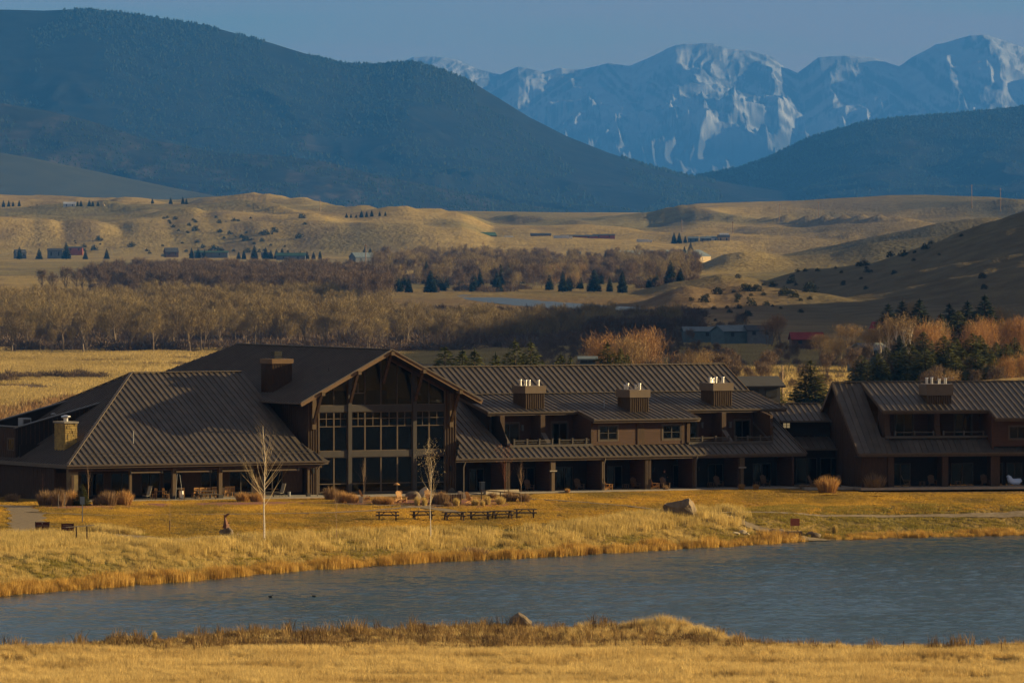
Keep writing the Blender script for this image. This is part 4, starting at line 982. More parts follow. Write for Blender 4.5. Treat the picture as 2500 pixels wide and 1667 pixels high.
# ---- far bank: reeds, tall grass, lawn
s_of = lambda p, Y: Y-yfar(p)
x, Y, p = pts_in(38000, (-120,2480), (590,722)); s = s_of(p, Y)
rd = (s > -.4) & (s < 3.6+1.5*fbm(x/6, x*0, 3, 211)) & offpath(x, Y) & ((p < 1760) | (p > 1890) | (s < .8))
x1, Y1, p1 = pts_in(60000, (-120,2480), (590,722)); s1 = s_of(p1, Y1)
rd1 = (s1 > -.5) & (s1 < 3.2+1.5*fbm(x1/6, x1*0, 3, 211)) & offpath(x1, Y1)
rh = np.where(p1 > 1880, .55, 1.0)*(.55+.75*np.clip(fbm(x1/2.5, Y1/4, 3, 212)+.5, 0, 1))
put('shore_reeds', x1, Y1, [tuft('reed_shape', G_reed, 44, .90, .030, .55, .35, 50+i) for i in range(4)], .7, 1.15, 'golden orange reeds along the far shore of the pond', 'reeds', keep=rd1, smul=rh)
gp_ = np.clip(fbm(x/6, Y/7, 4, 214)+.28, 0, 1)*2.2
top_edge = np.interp(p, [-200,0,250,330,420,560,640,830,1000,1200,1400,1560,1690,1740,2500], [47,45,44,33,24,20,20,16,15,14,18,24,22,8,0])
bl = (s > 1.5) & (s < top_edge) & offpath(x, Y)
dens = np.where(p < 520, 1.3, np.where(p < 1720, 1.0, 0))*np.clip(gp_+.45*(s > top_edge*.45)+.3*(p < 520), 0, 1)
kp = bl & (rng.random(len(x)) < dens)
put('tall_bank_grass', x, Y, [tuft('bank_shape', G_bank, 60, .80, .028, .85, .28, 60+i, wind=-.12) for i in range(4)], .6, 1.15, 'tall straw grass on the slope between the lawn and the reeds', 'grass', keep=kp, smul=np.where(s > top_edge*.5, .95, .55))
kp = (s > 1) & (s < np.where(p > 1700, 26, top_edge+2)) & offpath(x, Y) & ~kp & (fbm(x/5, Y/8, 3, 217) > -.3)
put('short_green_grass', x, Y, [tuft('green_shape', G_green, 40, .22, .03, .45, .8, 70+i) for i in range(3)], .6, 1.1, 'short green and straw grass on the pond slope', 'grass', keep=kp)
x, Y, p = pts_in(42000, (-120,2480), (640,752)); s = s_of(p, Y)
te = np.interp(p, [-200,0,250,330,420,560,640,830,1000,1200,1400,1560,1690,1740,2500], [47,45,44,33,24,20,20,17,15,15,18,24,22,14,12])
fr_line = np.where(p < 740, 716, np.where(p < 1220, 717, np.where(p < 1800, 728+(p-1220)*.028, 742)))
kp = (s > te) & (Y < fr_line-1) & offpath(x, Y)
put('lawn_grass', x, Y, [tuft('lawn_shape', G_lawn, 34, .12, .035, .42, 1.2, 80+i) for i in range(3)], .6, 1.25, 'short golden lawn in front of the lodge', 'lawn', keep=kp)
x, Y, p = pts_in(9000, (-120,2480), (560,760))

x, Y, p = pts_in(34000, (-120,2400), (1350,3060))
put('meadow_grass', x, Y, [tuft('meadow_shape', G_meadow, 60, .9, .16, 3.2, .5, 90+i) for i in range(3)], .7, 1.3, 'dry grass of the pale meadow between the lodge and the river forest', 'grass', keep=(fbm(x/30, Y/60, 3, 219) > -.4) & (rng.random(len(x)) < 1-np.clip((p-1300)/700, 0, .75)))
# ---- trees: shapes
def limb(mb, r, p, d, ln, rad, depth, tips, spread=.6, up=.25, n=4):
    segs = 3; pts = [p]; rs = [rad]; q = p.copy(); dd = d.copy()
    for i in range(segs):
        dd = (dd+Vector((r.uniform(-.16,.16), r.uniform(-.16,.16), r.uniform(-.02,.12)+up*.15))).normalized(); q = q+dd*ln/segs; pts.append(q.copy()); rs.append(rad*(1-.28*(i+1)))
    mb.tube(pts, rs, n)
    tips.append((q.copy(), dd.copy(), ln)); tips.append((pts[2].copy(), dd.copy(), ln))
    if depth <= 0: return
    k = r.randint(2, 3)
    for i in range(k):
        t = r.choice((2, 3)); a = r.uniform(0, 2*PI)
        side = Vector((math.cos(a), math.sin(a), up)); nd = (dd+side*spread).normalized()
        limb(mb, r, pts[t], nd, ln*r.uniform(.6,.8), rs[t]*.7, depth-1, tips, spread, up, max(3, n-1))
def twigs(tips, r, n, L_, w_, sp):
    v = []; f = []
    for i in range(n):
        c, d, ln = r.choice(tips); o = c+Vector((r.gauss(0, sp), r.gauss(0, sp), r.gauss(0, sp*.8)))
        dr = (d*.7+Vector((r.uniform(-1,1), r.uniform(-1,1), r.uniform(-.2,1.1)))).normalized(); l = L_*r.uniform(.5,1.2)
        a = Vector((r.uniform(-1,1), r.uniform(-1,1), r.uniform(-1,1))).cross(dr).normalized()*w_/2
        k = len(v); v += [tuple(o-a), tuple(o+a), tuple(o+dr*l)]; f.append((k, k+1, k+2))
    return v, f
def bare_tree(h, wide, m_tr, m_tw, seed, nt_=900, stems=1, tl=1.5, tw=.10, low=.25, depth=3, sp=.6):
    r = random.Random(seed); mb = MB(); tips = []
    for s_ in range(stems):
        b = Vector((r.uniform(-.3,.3)*stems, r.uniform(-.3,.3)*stems, -.2)); d = Vector((r.uniform(-.15,.15)*stems**.5, r.uniform(-.15,.15), 1)).normalized()
        t = Vector(b); q = b+d*h*low; pts = [b, q, q+d*h*.22, q+d*h*.42, q+d*h*.62]; R0 = h*.022/(stems**.4)
        mb.tube(pts, [R0*1.2, R0, R0*.8, R0*.5, R0*.2], 5)
        for i in range(9):
            k = r.uniform(0, 1); st = q+d*h*.5*k; a = r.uniform(0, 2*PI)
            nd = (Vector((math.cos(a)*wide, math.sin(a)*wide, .9))).normalized()
            limb(mb, r, st, nd, h*(.30-.12*k), R0*.55, depth-1, tips, .65, .45)
    v, f = twigs(tips, r, nt_, tl, tw, sp)
    zm = max(p[2] for p in v); k = h/zm
    mb.v = [(a*k, b*k, c*k) for a, b, c in mb.v]; v = [(a*k, b*k, c*k) for a, b, c in v]
    return mb.mesh('trunk', m_tr), raw_mesh('crown', v, f, m_tw)
def conifer(h, rad, m_tr, m_nd, seed, n=1500, low=.08, power=.85, size=.5):
    r = random.Random(seed); v = []; f = []; ph = r.uniform(0, 6)
    nw = int(h/ .7)
    whorl = [(low+(1-low)*(i/nw)**.95, r.uniform(0, 6), r.uniform(.75, 1.12)) for i in range(nw+1)]
    for i in range(n):
        t, a0, rr = r.choice(whorl); t = min(.995, max(low, t+r.gauss(0, .03)))
        if r.random() > (1-t)**.8+.12: continue
        lob = r.randrange(7); a = a0+lob*2*PI/7+r.gauss(0, .22); R = rad*(1-t)**power*rr*(1+.18*math.sin(a*2+ph)); d = R*(1-.75*r.random()**1.8)
        z = h*t-d*.22+r.gauss(0, .06*size); c = Vector((math.cos(a)*d, math.sin(a)*d, z))
        out = Vector((math.cos(a), math.sin(a), r.uniform(-.5,.35))).normalized(); s = size*r.uniform(.5,1.15)*(.45+.75*(1-t))
        sd_ = out.cross(Vector((r.uniform(-.4,.4), r.uniform(-.4,.4), 1))).normalized()*s*.42
        k = len(v); v += [tuple(c-sd_), tuple(c+sd_), tuple(c+out*s), tuple(c-out*s*.5)]; f += [(k, k+1, k+2), (k, k+3, k+1)]
    for j in range(12):
        c = Vector((0, 0, h*(.94+.055*j/11))); a = r.uniform(0, 6); k = len(v); w_ = .12*size
        v += [tuple(c+Vector((w_*math.cos(a), w_*math.sin(a), 0))), tuple(c-Vector((w_*math.cos(a), w_*math.sin(a), 0))), tuple(c+Vector((0, 0, h*.05)))]; f.append((k, k+1, k+2))
    return MB().tube([(0,0,-.3),(0,0,h*.5),(0,0,h*.93)], [h*.018+.05, h*.012+.03, .03], 6).mesh('trunk', m_tr), raw_mesh('crown', v, f, m_nd)
def bushy(name, m, w_, h, n, size, seed, thin=.3, flat=1.0):
    """mound of small pointed faces"""
    r = random.Random(seed); v = []; f = []
    for i in range(n):
        a = r.uniform(0, 2*PI); u = r.random(); e = math.acos(u); d = (.25+.75*r.random()**.6)
        lob = 1+.22*math.sin(a*3+seed)+.14*math.sin(a*5+seed*2)
        c = Vector((math.cos(a)*math.sin(e)*w_/2*d*lob, math.sin(a)*math.sin(e)*w_/2*d*lob, math.cos(e)*h*d*(.85+.3*r.random())))
        out = (c.normalized()+Vector((r.uniform(-.6,.6), r.uniform(-.6,.6), r.uniform(-.1,.9)))).normalized(); s = size*r.uniform(.5, 1.2)
        sd_ = out.cross(Vector((r.uniform(-1,1), r.uniform(-1,1), r.uniform(-1,1)))).normalized()*s*thin
        k = len(v); v += [tuple(c-sd_), tuple(c+sd_), tuple(c+out*s)]; f.append((k, k+1, k+2))
    return raw_mesh(name, v, f, m)
B_cot = mat('cottonwood_bark', (.24,.18,.125), .9, (.13,.10,.07), scale=.4); B_dark = mat('dark_bark', (.10,.07,.05), .9)
B_birch = mat('birch_bark', (.80,.72,.60), .8, (.45,.38,.30), scale=5, stretch=(1,1,3), lo=.42, hi=.72)
B_tan = mat('sapling_bark', (.50,.34,.20), .8, (.32,.21,.12), scale=4)
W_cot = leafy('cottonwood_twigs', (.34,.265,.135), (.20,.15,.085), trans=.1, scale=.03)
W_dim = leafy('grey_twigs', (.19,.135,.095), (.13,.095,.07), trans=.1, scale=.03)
W_rust = leafy('rusty_brush', (.36,.21,.10), (.22,.135,.075), trans=.1, scale=.12)
W_org = leafy('orange_willow_twigs', (.42,.235,.09), (.28,.17,.09), trans=.1, scale=.08)
W_yel = leafy('yellow_willow_twigs', (.40,.28,.13), (.27,.18,.09), trans=.1, scale=.08)
N_pine = leafy('pine_needles', (.16,.155,.045), (.075,.085,.03), trans=.1, scale=.5)
N_blue = leafy('spruce_needles', (.06,.075,.035), (.03,.045,.028), trans=.1, scale=.5)
N_jun = leafy('juniper_needles', (.045,.052,.03), (.03,.036,.022), trans=.1, scale=.5)
MT = {
 'cot': [bare_tree(18, .75, B_cot, W_cot, 300+i, 1500, tl=1.7, tw=.13, stems=1+(i % 3 == 0), low=.18) for i in range(6)],
 'dim': [bare_tree(16, .7, B_dark, W_dim, 320+i, 1300, tl=1.8, tw=.16, stems=2, low=.15) for i in range(4)],
 'org': [bare_tree(10, .8, B_cot, W_org, 340+i, 2600, tl=.95, tw=.06, stems=4, low=.08, sp=.5) for i in range(4)],
 'yel': [bare_tree(9, .8, B_cot, W_yel, 350+i, 2300, tl=.9, tw=.06, stems=4, low=.08, sp=.5) for i in range(3)],
 'poplar': [bare_tree(12, .28, B_birch, W_yel, 360+i, 1300, tl=.9, tw=.06, stems=2, low=.15, sp=.35) for i in range(3)],
 'pine': [conifer(10, 2.5, B_dark, N_pine, 370+i, 6500, power=.55, size=.60) for i in range(4)],
 'spruce': [conifer(9, 2.0, B_dark, N_blue, 380+i, 5500, power=.68, size=.58) for i in range(3)],
}
BUSH = [bushy('foliage', N_jun, 4.2, 3.2, 420, .5, 390+i, .4) for i in range(4)]
BBUSH = [bushy('foliage', W_dim, 6, 2.6, 700, .8, 395+i, .12) for i in range(3)]
TR = random.Random(77)
CATS = {'cot':'cottonwood tree','dim':'bare tree','org':'willow tree','yel':'willow tree','poplar':'bare tree','pine':'pine tree','spruce':'spruce tree'}
NAMES = {'cot':'cottonwood_tree','dim':'bare_tree','org':'willow_tree','yel':'willow_tree','poplar':'bare_tree','pine':'pine_tree','spruce':'spruce_tree'}
def plant(kind, x, Y, h, label, group=None, z=None, wide=1.0):
    tm, cm = TR.choice(MT[kind]); h0 = {'cot':18,'dim':16,'org':10,'yel':9,'poplar':12,'pine':10,'spruce':9}[kind]; k = h/h0
    e = empty(NAMES[kind], (x, Y, (Hs(x, Y) if z is None else z)-.05), TR.uniform(0, 6.3), label, CATS[kind], group)
    e.scale = (k*wide, k*wide, k)
    for nm, m_ in (('trunk', tm), ('crown', cm)): link(bpy.data.objects.new(nm, m_), e)
    return e
# floodplain cottonwoods: the nearest row as trees, the rest as one mass
yb = lambda py: (HC+30)*F/(py-470)
def forest_row(n, x0, x1, pyb, jit, h, kind, label, group):
    for i in range(n):
        px = x0+(x1-x0)*(i+.5)/n+TR.uniform(-.5,.5)*(x1-x0)/n; Yb = yb(pyb(px)+TR.uniform(-jit, jit)*.5)
        plant(kind, xpx(px, Yb), Yb, h*TR.uniform(.6, 1.25)*(1 if px < 880 else .88), label, group)
forest_row(60, -60, 1330, lambda p: 808-3*(p > 500)-.012*max(0, p-900), 6, 16.5, 'cot', 'bare grey brown cottonwood in the front row of the river forest', 'cottonwoods along the field edge')
forest_row(56, -60, 1400, lambda p: 794-.012*max(0, p-900), 5, 17, 'cot', 'bare grey brown cottonwood in the front row of the river forest', 'cottonwoods along the field edge')
x, Y, p = pts_in(3600, (-160,1560), (3080,4750))
ff = np.interp(p, [-200,60,240,700,1000,1200,1320,1500], [3680,3780,3860,3900,3380,3260,3240,3200])
kp = (Y < ff) & (fbm(x/60, Y/150, 3, 301) > -.5)
kk = np.where(p > 1240, 0, 1)
put('cottonwood_forest', x, Y, [c for t in MT['cot'] for c in t[1:]], .55, 1.2, 'mass of bare cottonwoods filling the river flats', 'forest', keep=kp, smul=np.where(p > 880, .80, 1.0))
z_ = H(x[kp], Y[kp])
x, Y, p = pts_in(1700, (-160,1600), (2985,4000)); kp = rng.random(len(x)) < .6
xu, Yu, pu = pts_in(900, (220,1600), (4300,5900)); ku = (fbm(xu/60, Yu/160, 3, 309) > .0) & ((pu < 880) | (Yu > 5000))
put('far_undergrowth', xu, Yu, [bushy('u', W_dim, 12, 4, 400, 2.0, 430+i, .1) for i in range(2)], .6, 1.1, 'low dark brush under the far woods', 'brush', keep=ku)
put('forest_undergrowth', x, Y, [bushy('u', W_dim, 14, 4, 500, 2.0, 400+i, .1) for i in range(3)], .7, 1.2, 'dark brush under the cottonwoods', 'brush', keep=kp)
for i in range(26):   # darker band behind
    px = 240+i*23+TR.uniform(-10, 10); Yb = 4900+TR.uniform(-300, 120); plant('dim', xpx(px, Yb), Yb, TR.uniform(15, 19), 'dark bare tree in the shaded grove behind the river forest', 'trees of the dark grove')
x, Y, p = pts_in(900, (200,900), (4150,5700)); kp = (fbm(x/80, Y/200, 3, 303) > -.35)&(Y > np.interp(p, [200,300,900], [4900,4500,4150])) & (Y < np.interp(p, [230,300,860,900], [5200,5600,5500,5300]))
put('dark_grove', x, Y, [t[1] for t in MT['dim']], .9, 1.35, 'dark bare grove behind the river forest', 'forest', keep=kp)
for px, h in ((98,17),(120,15),(150,19),(176,16),(190,18),(206,13)):
    Yb = 4950+TR.uniform(-60, 60); plant('dim', xpx(px, Yb), Yb, h, 'bare tree in the clump standing alone on the left flats', 'clump of bare trees on the left')
# shrubs of the left meadow
for i, px in enumerate(list(range(40, 150, 14))+list(range(158, 240, 13))+[-6, 8, 22]):
    Yb = (HC+26.5)*F/((856 if px > 30 else 866)+TR.uniform(-3, 3)-470); xx = xpx(px, Yb)
    e = link(bpy.data.objects.new('meadow_shrub', BBUSH[i % 3])); e.location = (xx, Yb, Hs(xx, Yb)-.1); s = TR.uniform(.6,1.0); e.scale = (s*1.1, s, s*(1.7 if 170 < px < 210 or px < 30 else 1.25))
    props(e, 'dark bare shrub in the thicket on the pale meadow at left', 'shrub', 'shrubs on the left meadow')
x, Y, p = pts_in(3800, (-160,620), (1100,1900)); 
kp = (fbm(x/14, Y/60, 3, 305) > -.25+.4*(p > 350)) & (Y < np.interp(p, [-160,0,120,250,420,620], [1900,1700,1880,1880,1800,1500]))
put('orange_brush', x, Y, [bushy('b', W_rust, 6, 3.4, 900, 1.1, 410+i, .06) for i in range(2)]+[bushy('b', W_yel, 6, 3.6, 700, 1.1, 413+i, .06) for i in range(2)]+[bushy('b', W_org, 5, 3.4, 700, 1.0, 417, .06)], .6, 1.25, 'rusty brown willow brush behind the left end of the lodge', 'brush', keep=kp)
plant('spruce', xpx(95, 1450), 1450, 4.2, 'small dark spruce in the rusty brush behind the left wing'); plant('spruce', xpx(4, 1500), 1500, 4.6, 'small spruce at the left edge above the flat roof')
# conifers and willows behind the lodge
ORD = 'first second third fourth fifth sixth seventh eighth ninth tenth eleventh twelfth thirteenth fourteenth fifteenth sixteenth seventeenth eighteenth nineteenth twentieth'.split()
def tree_at(kind, px, pt, Yd, h, label, group=None, wide=1.0):
    """tree whose top shows at picture row pt"""
    x_ = xpx(px, Yd); zt = zpx(pt, Yd); zg = Hs(x_, Yd)
    hh = zt-zg if h is None else h
    return plant(kind, x_, Yd, max(2, hh), label, group, z=None if h is None else zt-h, wide=wide*(1.0 if kind not in ('pine','spruce') else 1.5 if hh > 13 else 1.25))
for px, pt, Yd, wd in ((1022,797,1050,.8),(1062,806,1060,.7),(1090,806,1050,.8),(1138,816,1040,.8),(1183,783,1120,.7),(1219,786,1110,.65),(1288,815,1080,.7),(1310,820,1080,.6),(1395,789,1150,.75),(1425,800,1150,.7),(1440,815,1100,.7)):
    tree_at('pine', px, pt, Yd, None, ORD[sorted([1022,1062,1090,1138,1183,1219,1288,1310,1395,1425,1440]).index(px)]+' pine from the left above the middle ridge of the lodge', 'pines behind the lodge', wide=wd*1.0)
for px, pt, Yd, h, k, lab in ((1400,745,1650,None,'org','large orange willow left of the pair behind the lodge'),(1470,741,1660,None,'org','large orange willow right of the pair behind the lodge'),
      (1445,760,1600,None,'yel','pale willow between the two orange willows'),(1610,792,1500,None,'yel','round brown willow above the right end of the lodge ridge'),(1660,803,1480,None,'dim','dim bare tree right of the round brown willow')):
    tree_at(k, px, pt, Yd, h, lab, wide=1.15)
for px, pt, Yd in ((1945,712,1900),(1990,722,1880),(1890,735,1900),(1920,740,1880)): tree_at('yel', px, pt+25, Yd, 7, 'pale yellow willow in the row left of the dark pines', 'pale willows on the right', wide=1.5)
tree_at('org', 1785, 712, 2500, 11, 'single orange willow below the shaded hillside')
tree_at('org', 1768, 728, 2450, 9, 'small orange bush tree at the foot of the single willow')
RT = [('spruce',2040,700,2050),('spruce',2072,694,2060),('spruce',2112,690,2040),('spruce',2180,700,2060),('spruce',2222,694,2040),('spruce',2262,680,2030),('spruce',2105,725,1900),
      ('pine',2200,715,1880),('spruce',2160,722,1960),('pine',2245,722,1900),('pine',2300,735,1900),('pine',2340,740,1920),('pine',2235,766,1500),('pine',2262,790,1500),('pine',2210,800,1480),
      ('pine',2168,772,1480),('pine',2150,810,1440),('pine',2090,790,1450),('pine',2035,798,1450),('pine',2015,812,1420),('pine',1978,816,1430),('pine',1862,828,1250),('pine',2312,790,1550),('pine',2125,800,1400),('pine',2195,815,1400),('pine',2280,820,1400),
      ('spruce',2018,742,1920),('spruce',2128,738,1900),('pine',2178,745,1890),('spruce',2214,750,1880),('pine',2275,748,1900),('pine',2120,762,1760),('pine',2196,775,1740),('pine',2252,770,1750),('spruce',2066,770,1740),('pine',2330,775,1740),('pine',2288,786,1720),
      ('pine',2060,805,1460),('pine',2110,812,1420),('pine',2242,800,1450),('pine',2180,800,1440),('pine',1780,884,1000),('pine',1766,892,990)]
def row_label(px, Yd):
    for lo, hi, nm in ((1990, 9999, 'back row of dark conifers at the hill foot'), (1800, 1990, 'second row of dark conifers on the right'), (1700, 1800, 'third row of dark conifers on the right'), (1360, 1700, 'front row of green pines above the guest house')):
        if lo < Yd < hi:
            xs_ = sorted(q[1] for q in RT if lo < q[3] < hi); return ORD[xs_.index(px)]+' from the left in the '+nm
for k, px, pt, Yd in RT: tree_at(k, px, pt, Yd, None, row_label(px, Yd) if px > 1900 else ('lone tall pine behind the link roof' if px > 1800 else ('short pine just left of the utility pole' if px == 1766 else 'short pine just right of the shorter one by the utility pole')), 'conifers on the right' if px > 1900 else None, wide=1.5 if Yd < 1600 else 1.25)
for k, px, pt, Yd in (('poplar',2052,712,1880),('poplar',2075,708,1880),('poplar',2030,722,1880),('poplar',2104,682,2150),('poplar',2090,676,2150),('yel',2135,715,1850),('org',2135,722,1840),('org',2260,716,1880),('org',2246,722,1870),
      ('yel',2300,690,2150),('yel',2322,694,2150),('org',2318,718,1850),('org',2345,715,1850),('yel',2240,690,2200),('org',2320,805,1350),('org',2350,800,1340),('dim',2150,830,1300),('dim',2130,842,1290),('yel',2180,838,1290),('dim',1750,820,1500),('dim',1690,830,1450),('dim',1720,835,1450),('dim',1960,790,1700),('dim',1990,782,1750),('dim',2060,775,1750),('dim',1900,800,1650)):
    tree_at(k, px, pt, Yd, None, {'poplar':'slender pale barked tree among the conifers on the right','yel':'pale willow rising behind the conifers on the right','org':('thin orange willow among the conifers at picture right' if px not in (2135,2246,2260,2318,2345,2320,2350) else {2135:'rounded orange willow right of the slender pale trees',2246:'left one of the twin orange willows in the middle of the conifers',2260:'right one of the twin orange willows in the middle of the conifers',2318:'dull orange willow near the right edge behind the front pines',2345:'dull orange willow cut by the right edge behind the front pines',2320:'bright orange willow above the guest house, left one at the right edge',2350:'bright orange willow cut by the right picture edge'}[px]),'dim':'dim bare tree in the shade below the conifers'}[k], {'poplar':'slender trees on the right','yel':'pale willows among the conifers','org':'orange willows among the conifers','dim':'dim bare trees on the right'}[k], wide=.9)
x, Y, p = pts_in(1500, (1240,2480), (1250,3000)); kp = (fbm(x/20, Y/90, 3, 307) > -.05-.5*((Y > 2300) & (p < 1560))) & ((p < 1600) | (Y < 2150))
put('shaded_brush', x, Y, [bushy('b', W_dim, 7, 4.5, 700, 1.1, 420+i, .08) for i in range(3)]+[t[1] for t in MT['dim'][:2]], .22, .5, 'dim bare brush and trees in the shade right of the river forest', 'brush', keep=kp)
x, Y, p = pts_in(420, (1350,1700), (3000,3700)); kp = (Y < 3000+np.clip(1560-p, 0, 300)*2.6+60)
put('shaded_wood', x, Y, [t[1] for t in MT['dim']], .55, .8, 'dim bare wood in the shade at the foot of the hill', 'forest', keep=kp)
# trees beyond the river
x, Y, p = pts_in(1500, (860,1600), (5000,7400)); kp = (fbm(x/60, Y/160, 3, 309) > .12-.34*((p > 1150) & (Y < 5800)))
put('far_bank_woods', x, Y, [t[1] for t in MT['dim']]+[t[1] for t in MT['cot'][:2]], .7, 1.25, 'bare woods on the far bank of the river', 'forest', keep=kp)
for i in range(80):
    px = TR.choice((900, 930, 955, 990, 1020, 1050, 1090, 1110, 1140, 1180, 1260, 1300, 1330, 1370, 1400, 1440, 1500, 1540, 1575))+TR.uniform(-14, 14); Yd = TR.choice((TR.uniform(4960, 5350), TR.uniform(5300, 7000)))
    plant('spruce', xpx(px, Yd), Yd, TR.uniform(7, 16), 'dark conifer on the far side of the river', 'conifers beyond the river', wide=TR.uniform(.9,1.5))
for i in range(9):
    px = 1225+i*13+TR.uniform(-6, 6); Yd = 5150+TR.uniform(-60, 300); plant('org' if i < 5 else 'yel', xpx(px, Yd), Yd, TR.uniform(12, 20), 'rusty willow on the far bank above the river bend', 'willows above the river bend', wide=.9)
# rows of small trees by the far houses and bushes on the slopes
for i, (px, pt, Yd, h) in enumerate([(8,478,10500,9),(20,479,10500,9),(30,480,10500,8),(44,481,10500,9),(85,480,10300,9),(94,481,10300,7),(178,476,10000,9),(186,478,10000,10),(205,478,10000,8),(213,480,10000,8),(225,480,10000,7),
     (350,483,10500,9),(392,482,10000,9),(420,482,10000,9),(428,483,10000,9),(90,588,8000,13),(45,588,8000,13),(152,580,8000,17),(196,586,8000,11),(245,586,8000,10),(440,583,8100,11),(455,583,8100,11),(470,583,8100,12),
     (584,575,8000,19),(610,580,8000,12),(622,582,8000,10),(635,580,8000,11),(648,579,8000,11),(662,580,8000,13),(676,581,8000,10),(690,582,8000,9),(705,582,8000,9),(720,583,8000,9),(735,584,8000,8),(560,584,8000,11),(548,586,8000,8),
     (838,577,8000,13),(850,580,8000,11),(862,582,8000,10),(806,497,9400,7),(818,497,9400,7),(830,497,9400,8),(842,497,9400,7),(854,497,9400,8),(796,498,9400,6),(872,498,9400,6),(885,499,9400,6),
     (1540,590,7300,14),(1550,592,7300,13),(1572,583,7300,18),(1586,585,7300,18),(1596,588,7300,14),(1548,535,8900,13),(1560,530,8900,15),(1574,545,8900,7)]):
    x_ = xpx(px, Yd); plant('spruce', x_, Yd, h*TR.uniform(.75,1.15), 'dark conifer beside the far houses across the valley', 'conifers by the far houses', wide=1.25)
nb = 0
for i in range(900):
    if i % 2: px = TR.uniform(130, 700); py = TR.uniform(495, 590); y0, y1 = 8300, 9800
    else: t = TR.random(); px = 1600+t*620+TR.gauss(0, 60); py = 735-t*230+TR.gauss(0, 22); y0, y1 = 2600, 5400
    if nb >= 150: break
    if i % 2 and vn(px/70, py/30, 5) < .38: continue
    g = gpt(px, py, y0, y1)
    s_ = 470+(HC-g[2])*F/g[1]
    if abs(s_-py) > 4: continue
    o = link(bpy.data.objects.new('juniper_bush', BUSH[nb % 4])); k = TR.choice((.5,.6,.7,.8,1.0,1.5))*(1.35 if i % 2 else .9); o.location = (g[0], g[1], g[2]-.2*k); o.scale = (k*1.1, k*1.1, k); o.rotation_euler = (0, 0, TR.uniform(0, 6))
    left = i % 2
    props(o, 'dark round juniper dotted on the tan slope across the valley' if left else 'dark juniper dotted on the shaded hillside at right', 'juniper', 'junipers on the far left slopes' if left else 'junipers on the right hillside'); nb += 1
for px, py, k in ((2127,560,2.1),(2150,548,1.5),(1860,672,1.9),(2256,640,1.1),(2260,665,.9)):
    g = gpt(px, py, 3000, 5400); o = link(bpy.data.objects.new('juniper_bush', BUSH[1])); o.location = g; o.scale = (k*1.1, k*1.1, k)
    props(o, {2127:'largest dark juniper high on the right hillside',2150:'olive green juniper just right of the largest one',1860:'tall dark juniper on the lower hillside',2256:'lone juniper near the right edge of the hillside',2260:'low juniper under the lone one near the right edge'}[px], 'juniper')
# conifers along the skyline of the dark mountain
FC = [raw_mesh('far_conifer', [(2.4*math.cos(a)*q, 2.4*math.sin(a)*q, z_) for z_, q in ((0,1),(5,.55)) for a in (0,1.26,2.51,3.77,5.03)]+[(0,0,9)], [(i, (i+1) % 5, 5+(i+1) % 5, 5+i) for i in range(5)]+[(5+i, 5+(i+1) % 5, 10) for i in range(5)], N_blue),
      raw_mesh('far_conifer', [(3.4*math.cos(a)*q, 3.4*math.sin(a)*q, z_) for z_, q in ((0,.8),(4,.9)) for a in (0,1.26,2.51,3.77,5.03)]+[(0,0,8)], [(i, (i+1) % 5, 5+(i+1) % 5, 5+i) for i in range(5)]+[(5+i, 5+(i+1) % 5, 10) for i in range(5)], N_blue)]
for nm, n, x0, x1, s0, s1, lab, pw in (('forested_mountain', 34000, -40, 1640, .5, 1.5, 'conifer forest on the big dark mountain at left', 1.7), ('right_mountain', 16000, 1500, 2420, .5, 1.3, 'conifer forest on the dark mountain at right', 1.7), ('foothill_ridge', 15000, -40, 1350, .5, 1.2, 'scattered conifers on the lower ridge before the dark mountain', 1.0)):
    Xr, Yr, Zr = RNG[nm]; ny, nx = Xr.shape; yc_ = Yr[:,0]
    top_i = int(np.argmax(Zr[:, nx//2])); p = x0+(x1-x0)*rng.random(n); fi = top_i-rng.random(n)**pw*(top_i-8)
    ii = np.clip(fi.astype(int), 0, ny-2); ty = fi-ii; Yt = yc_[ii]*(1-ty)+yc_[ii+1]*ty
    Yq = yc_[top_i]; xt = (p-1176)*Yq/F; fj = (xt-Xr[0,0])/(Xr[0,1]-Xr[0,0]); jj = np.clip(fj.astype(int), 0, nx-2); tx = np.clip(fj-jj, 0, 1)
    zt = (Zr[ii,jj]*(1-tx)+Zr[ii,jj+1]*tx)*(1-ty)+(Zr[ii+1,jj]*(1-tx)+Zr[ii+1,jj+1]*tx)*ty-1
    kp = fbm(xt/300, Yt/900, 4, 401) > -.22
    n = int(kp.sum()); gn_scatter(nm+'_trees', np.stack([xt, Yt, zt], 1)[kp], s0+(s1-s0)*rng.random(n)**2, rng.random(n)*6.28, rng.integers(0, 2, n), FC, lab, 'forest')

# ================================================================ THINGS ROUND THE LODGE
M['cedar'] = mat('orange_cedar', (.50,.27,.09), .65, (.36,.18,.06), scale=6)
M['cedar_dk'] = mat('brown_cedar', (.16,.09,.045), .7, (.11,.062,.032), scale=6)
M['greywood'] = mat('weathered_table_wood', (.10,.072,.052), .8, (.07,.05,.038), scale=5)
M['rock'] = mat('grey_brown_boulder', (.21,.155,.10), .9, (.12,.09,.06), scale=1.6, bump=.6, bscale=6)
M['rock_pale'] = mat('pale_cut_stone', (.52,.43,.30), .9, (.38,.31,.21), scale=3, bump=.4, bscale=9)
M['rust'] = mat('rusted_steel', (.20,.085,.045), .8, (.12,.05,.03), scale=4)
M['sign'] = mat('dark_red_sign', (.085,.022,.016), .7, (.06,.016,.012), scale=3)
M['signred'] = mat('red_notice', (.36,.11,.06), .8, (.30,.085,.05), scale=4)
M['bluegrey'] = mat('blue_grey_panel', (.20,.24,.27), .6)
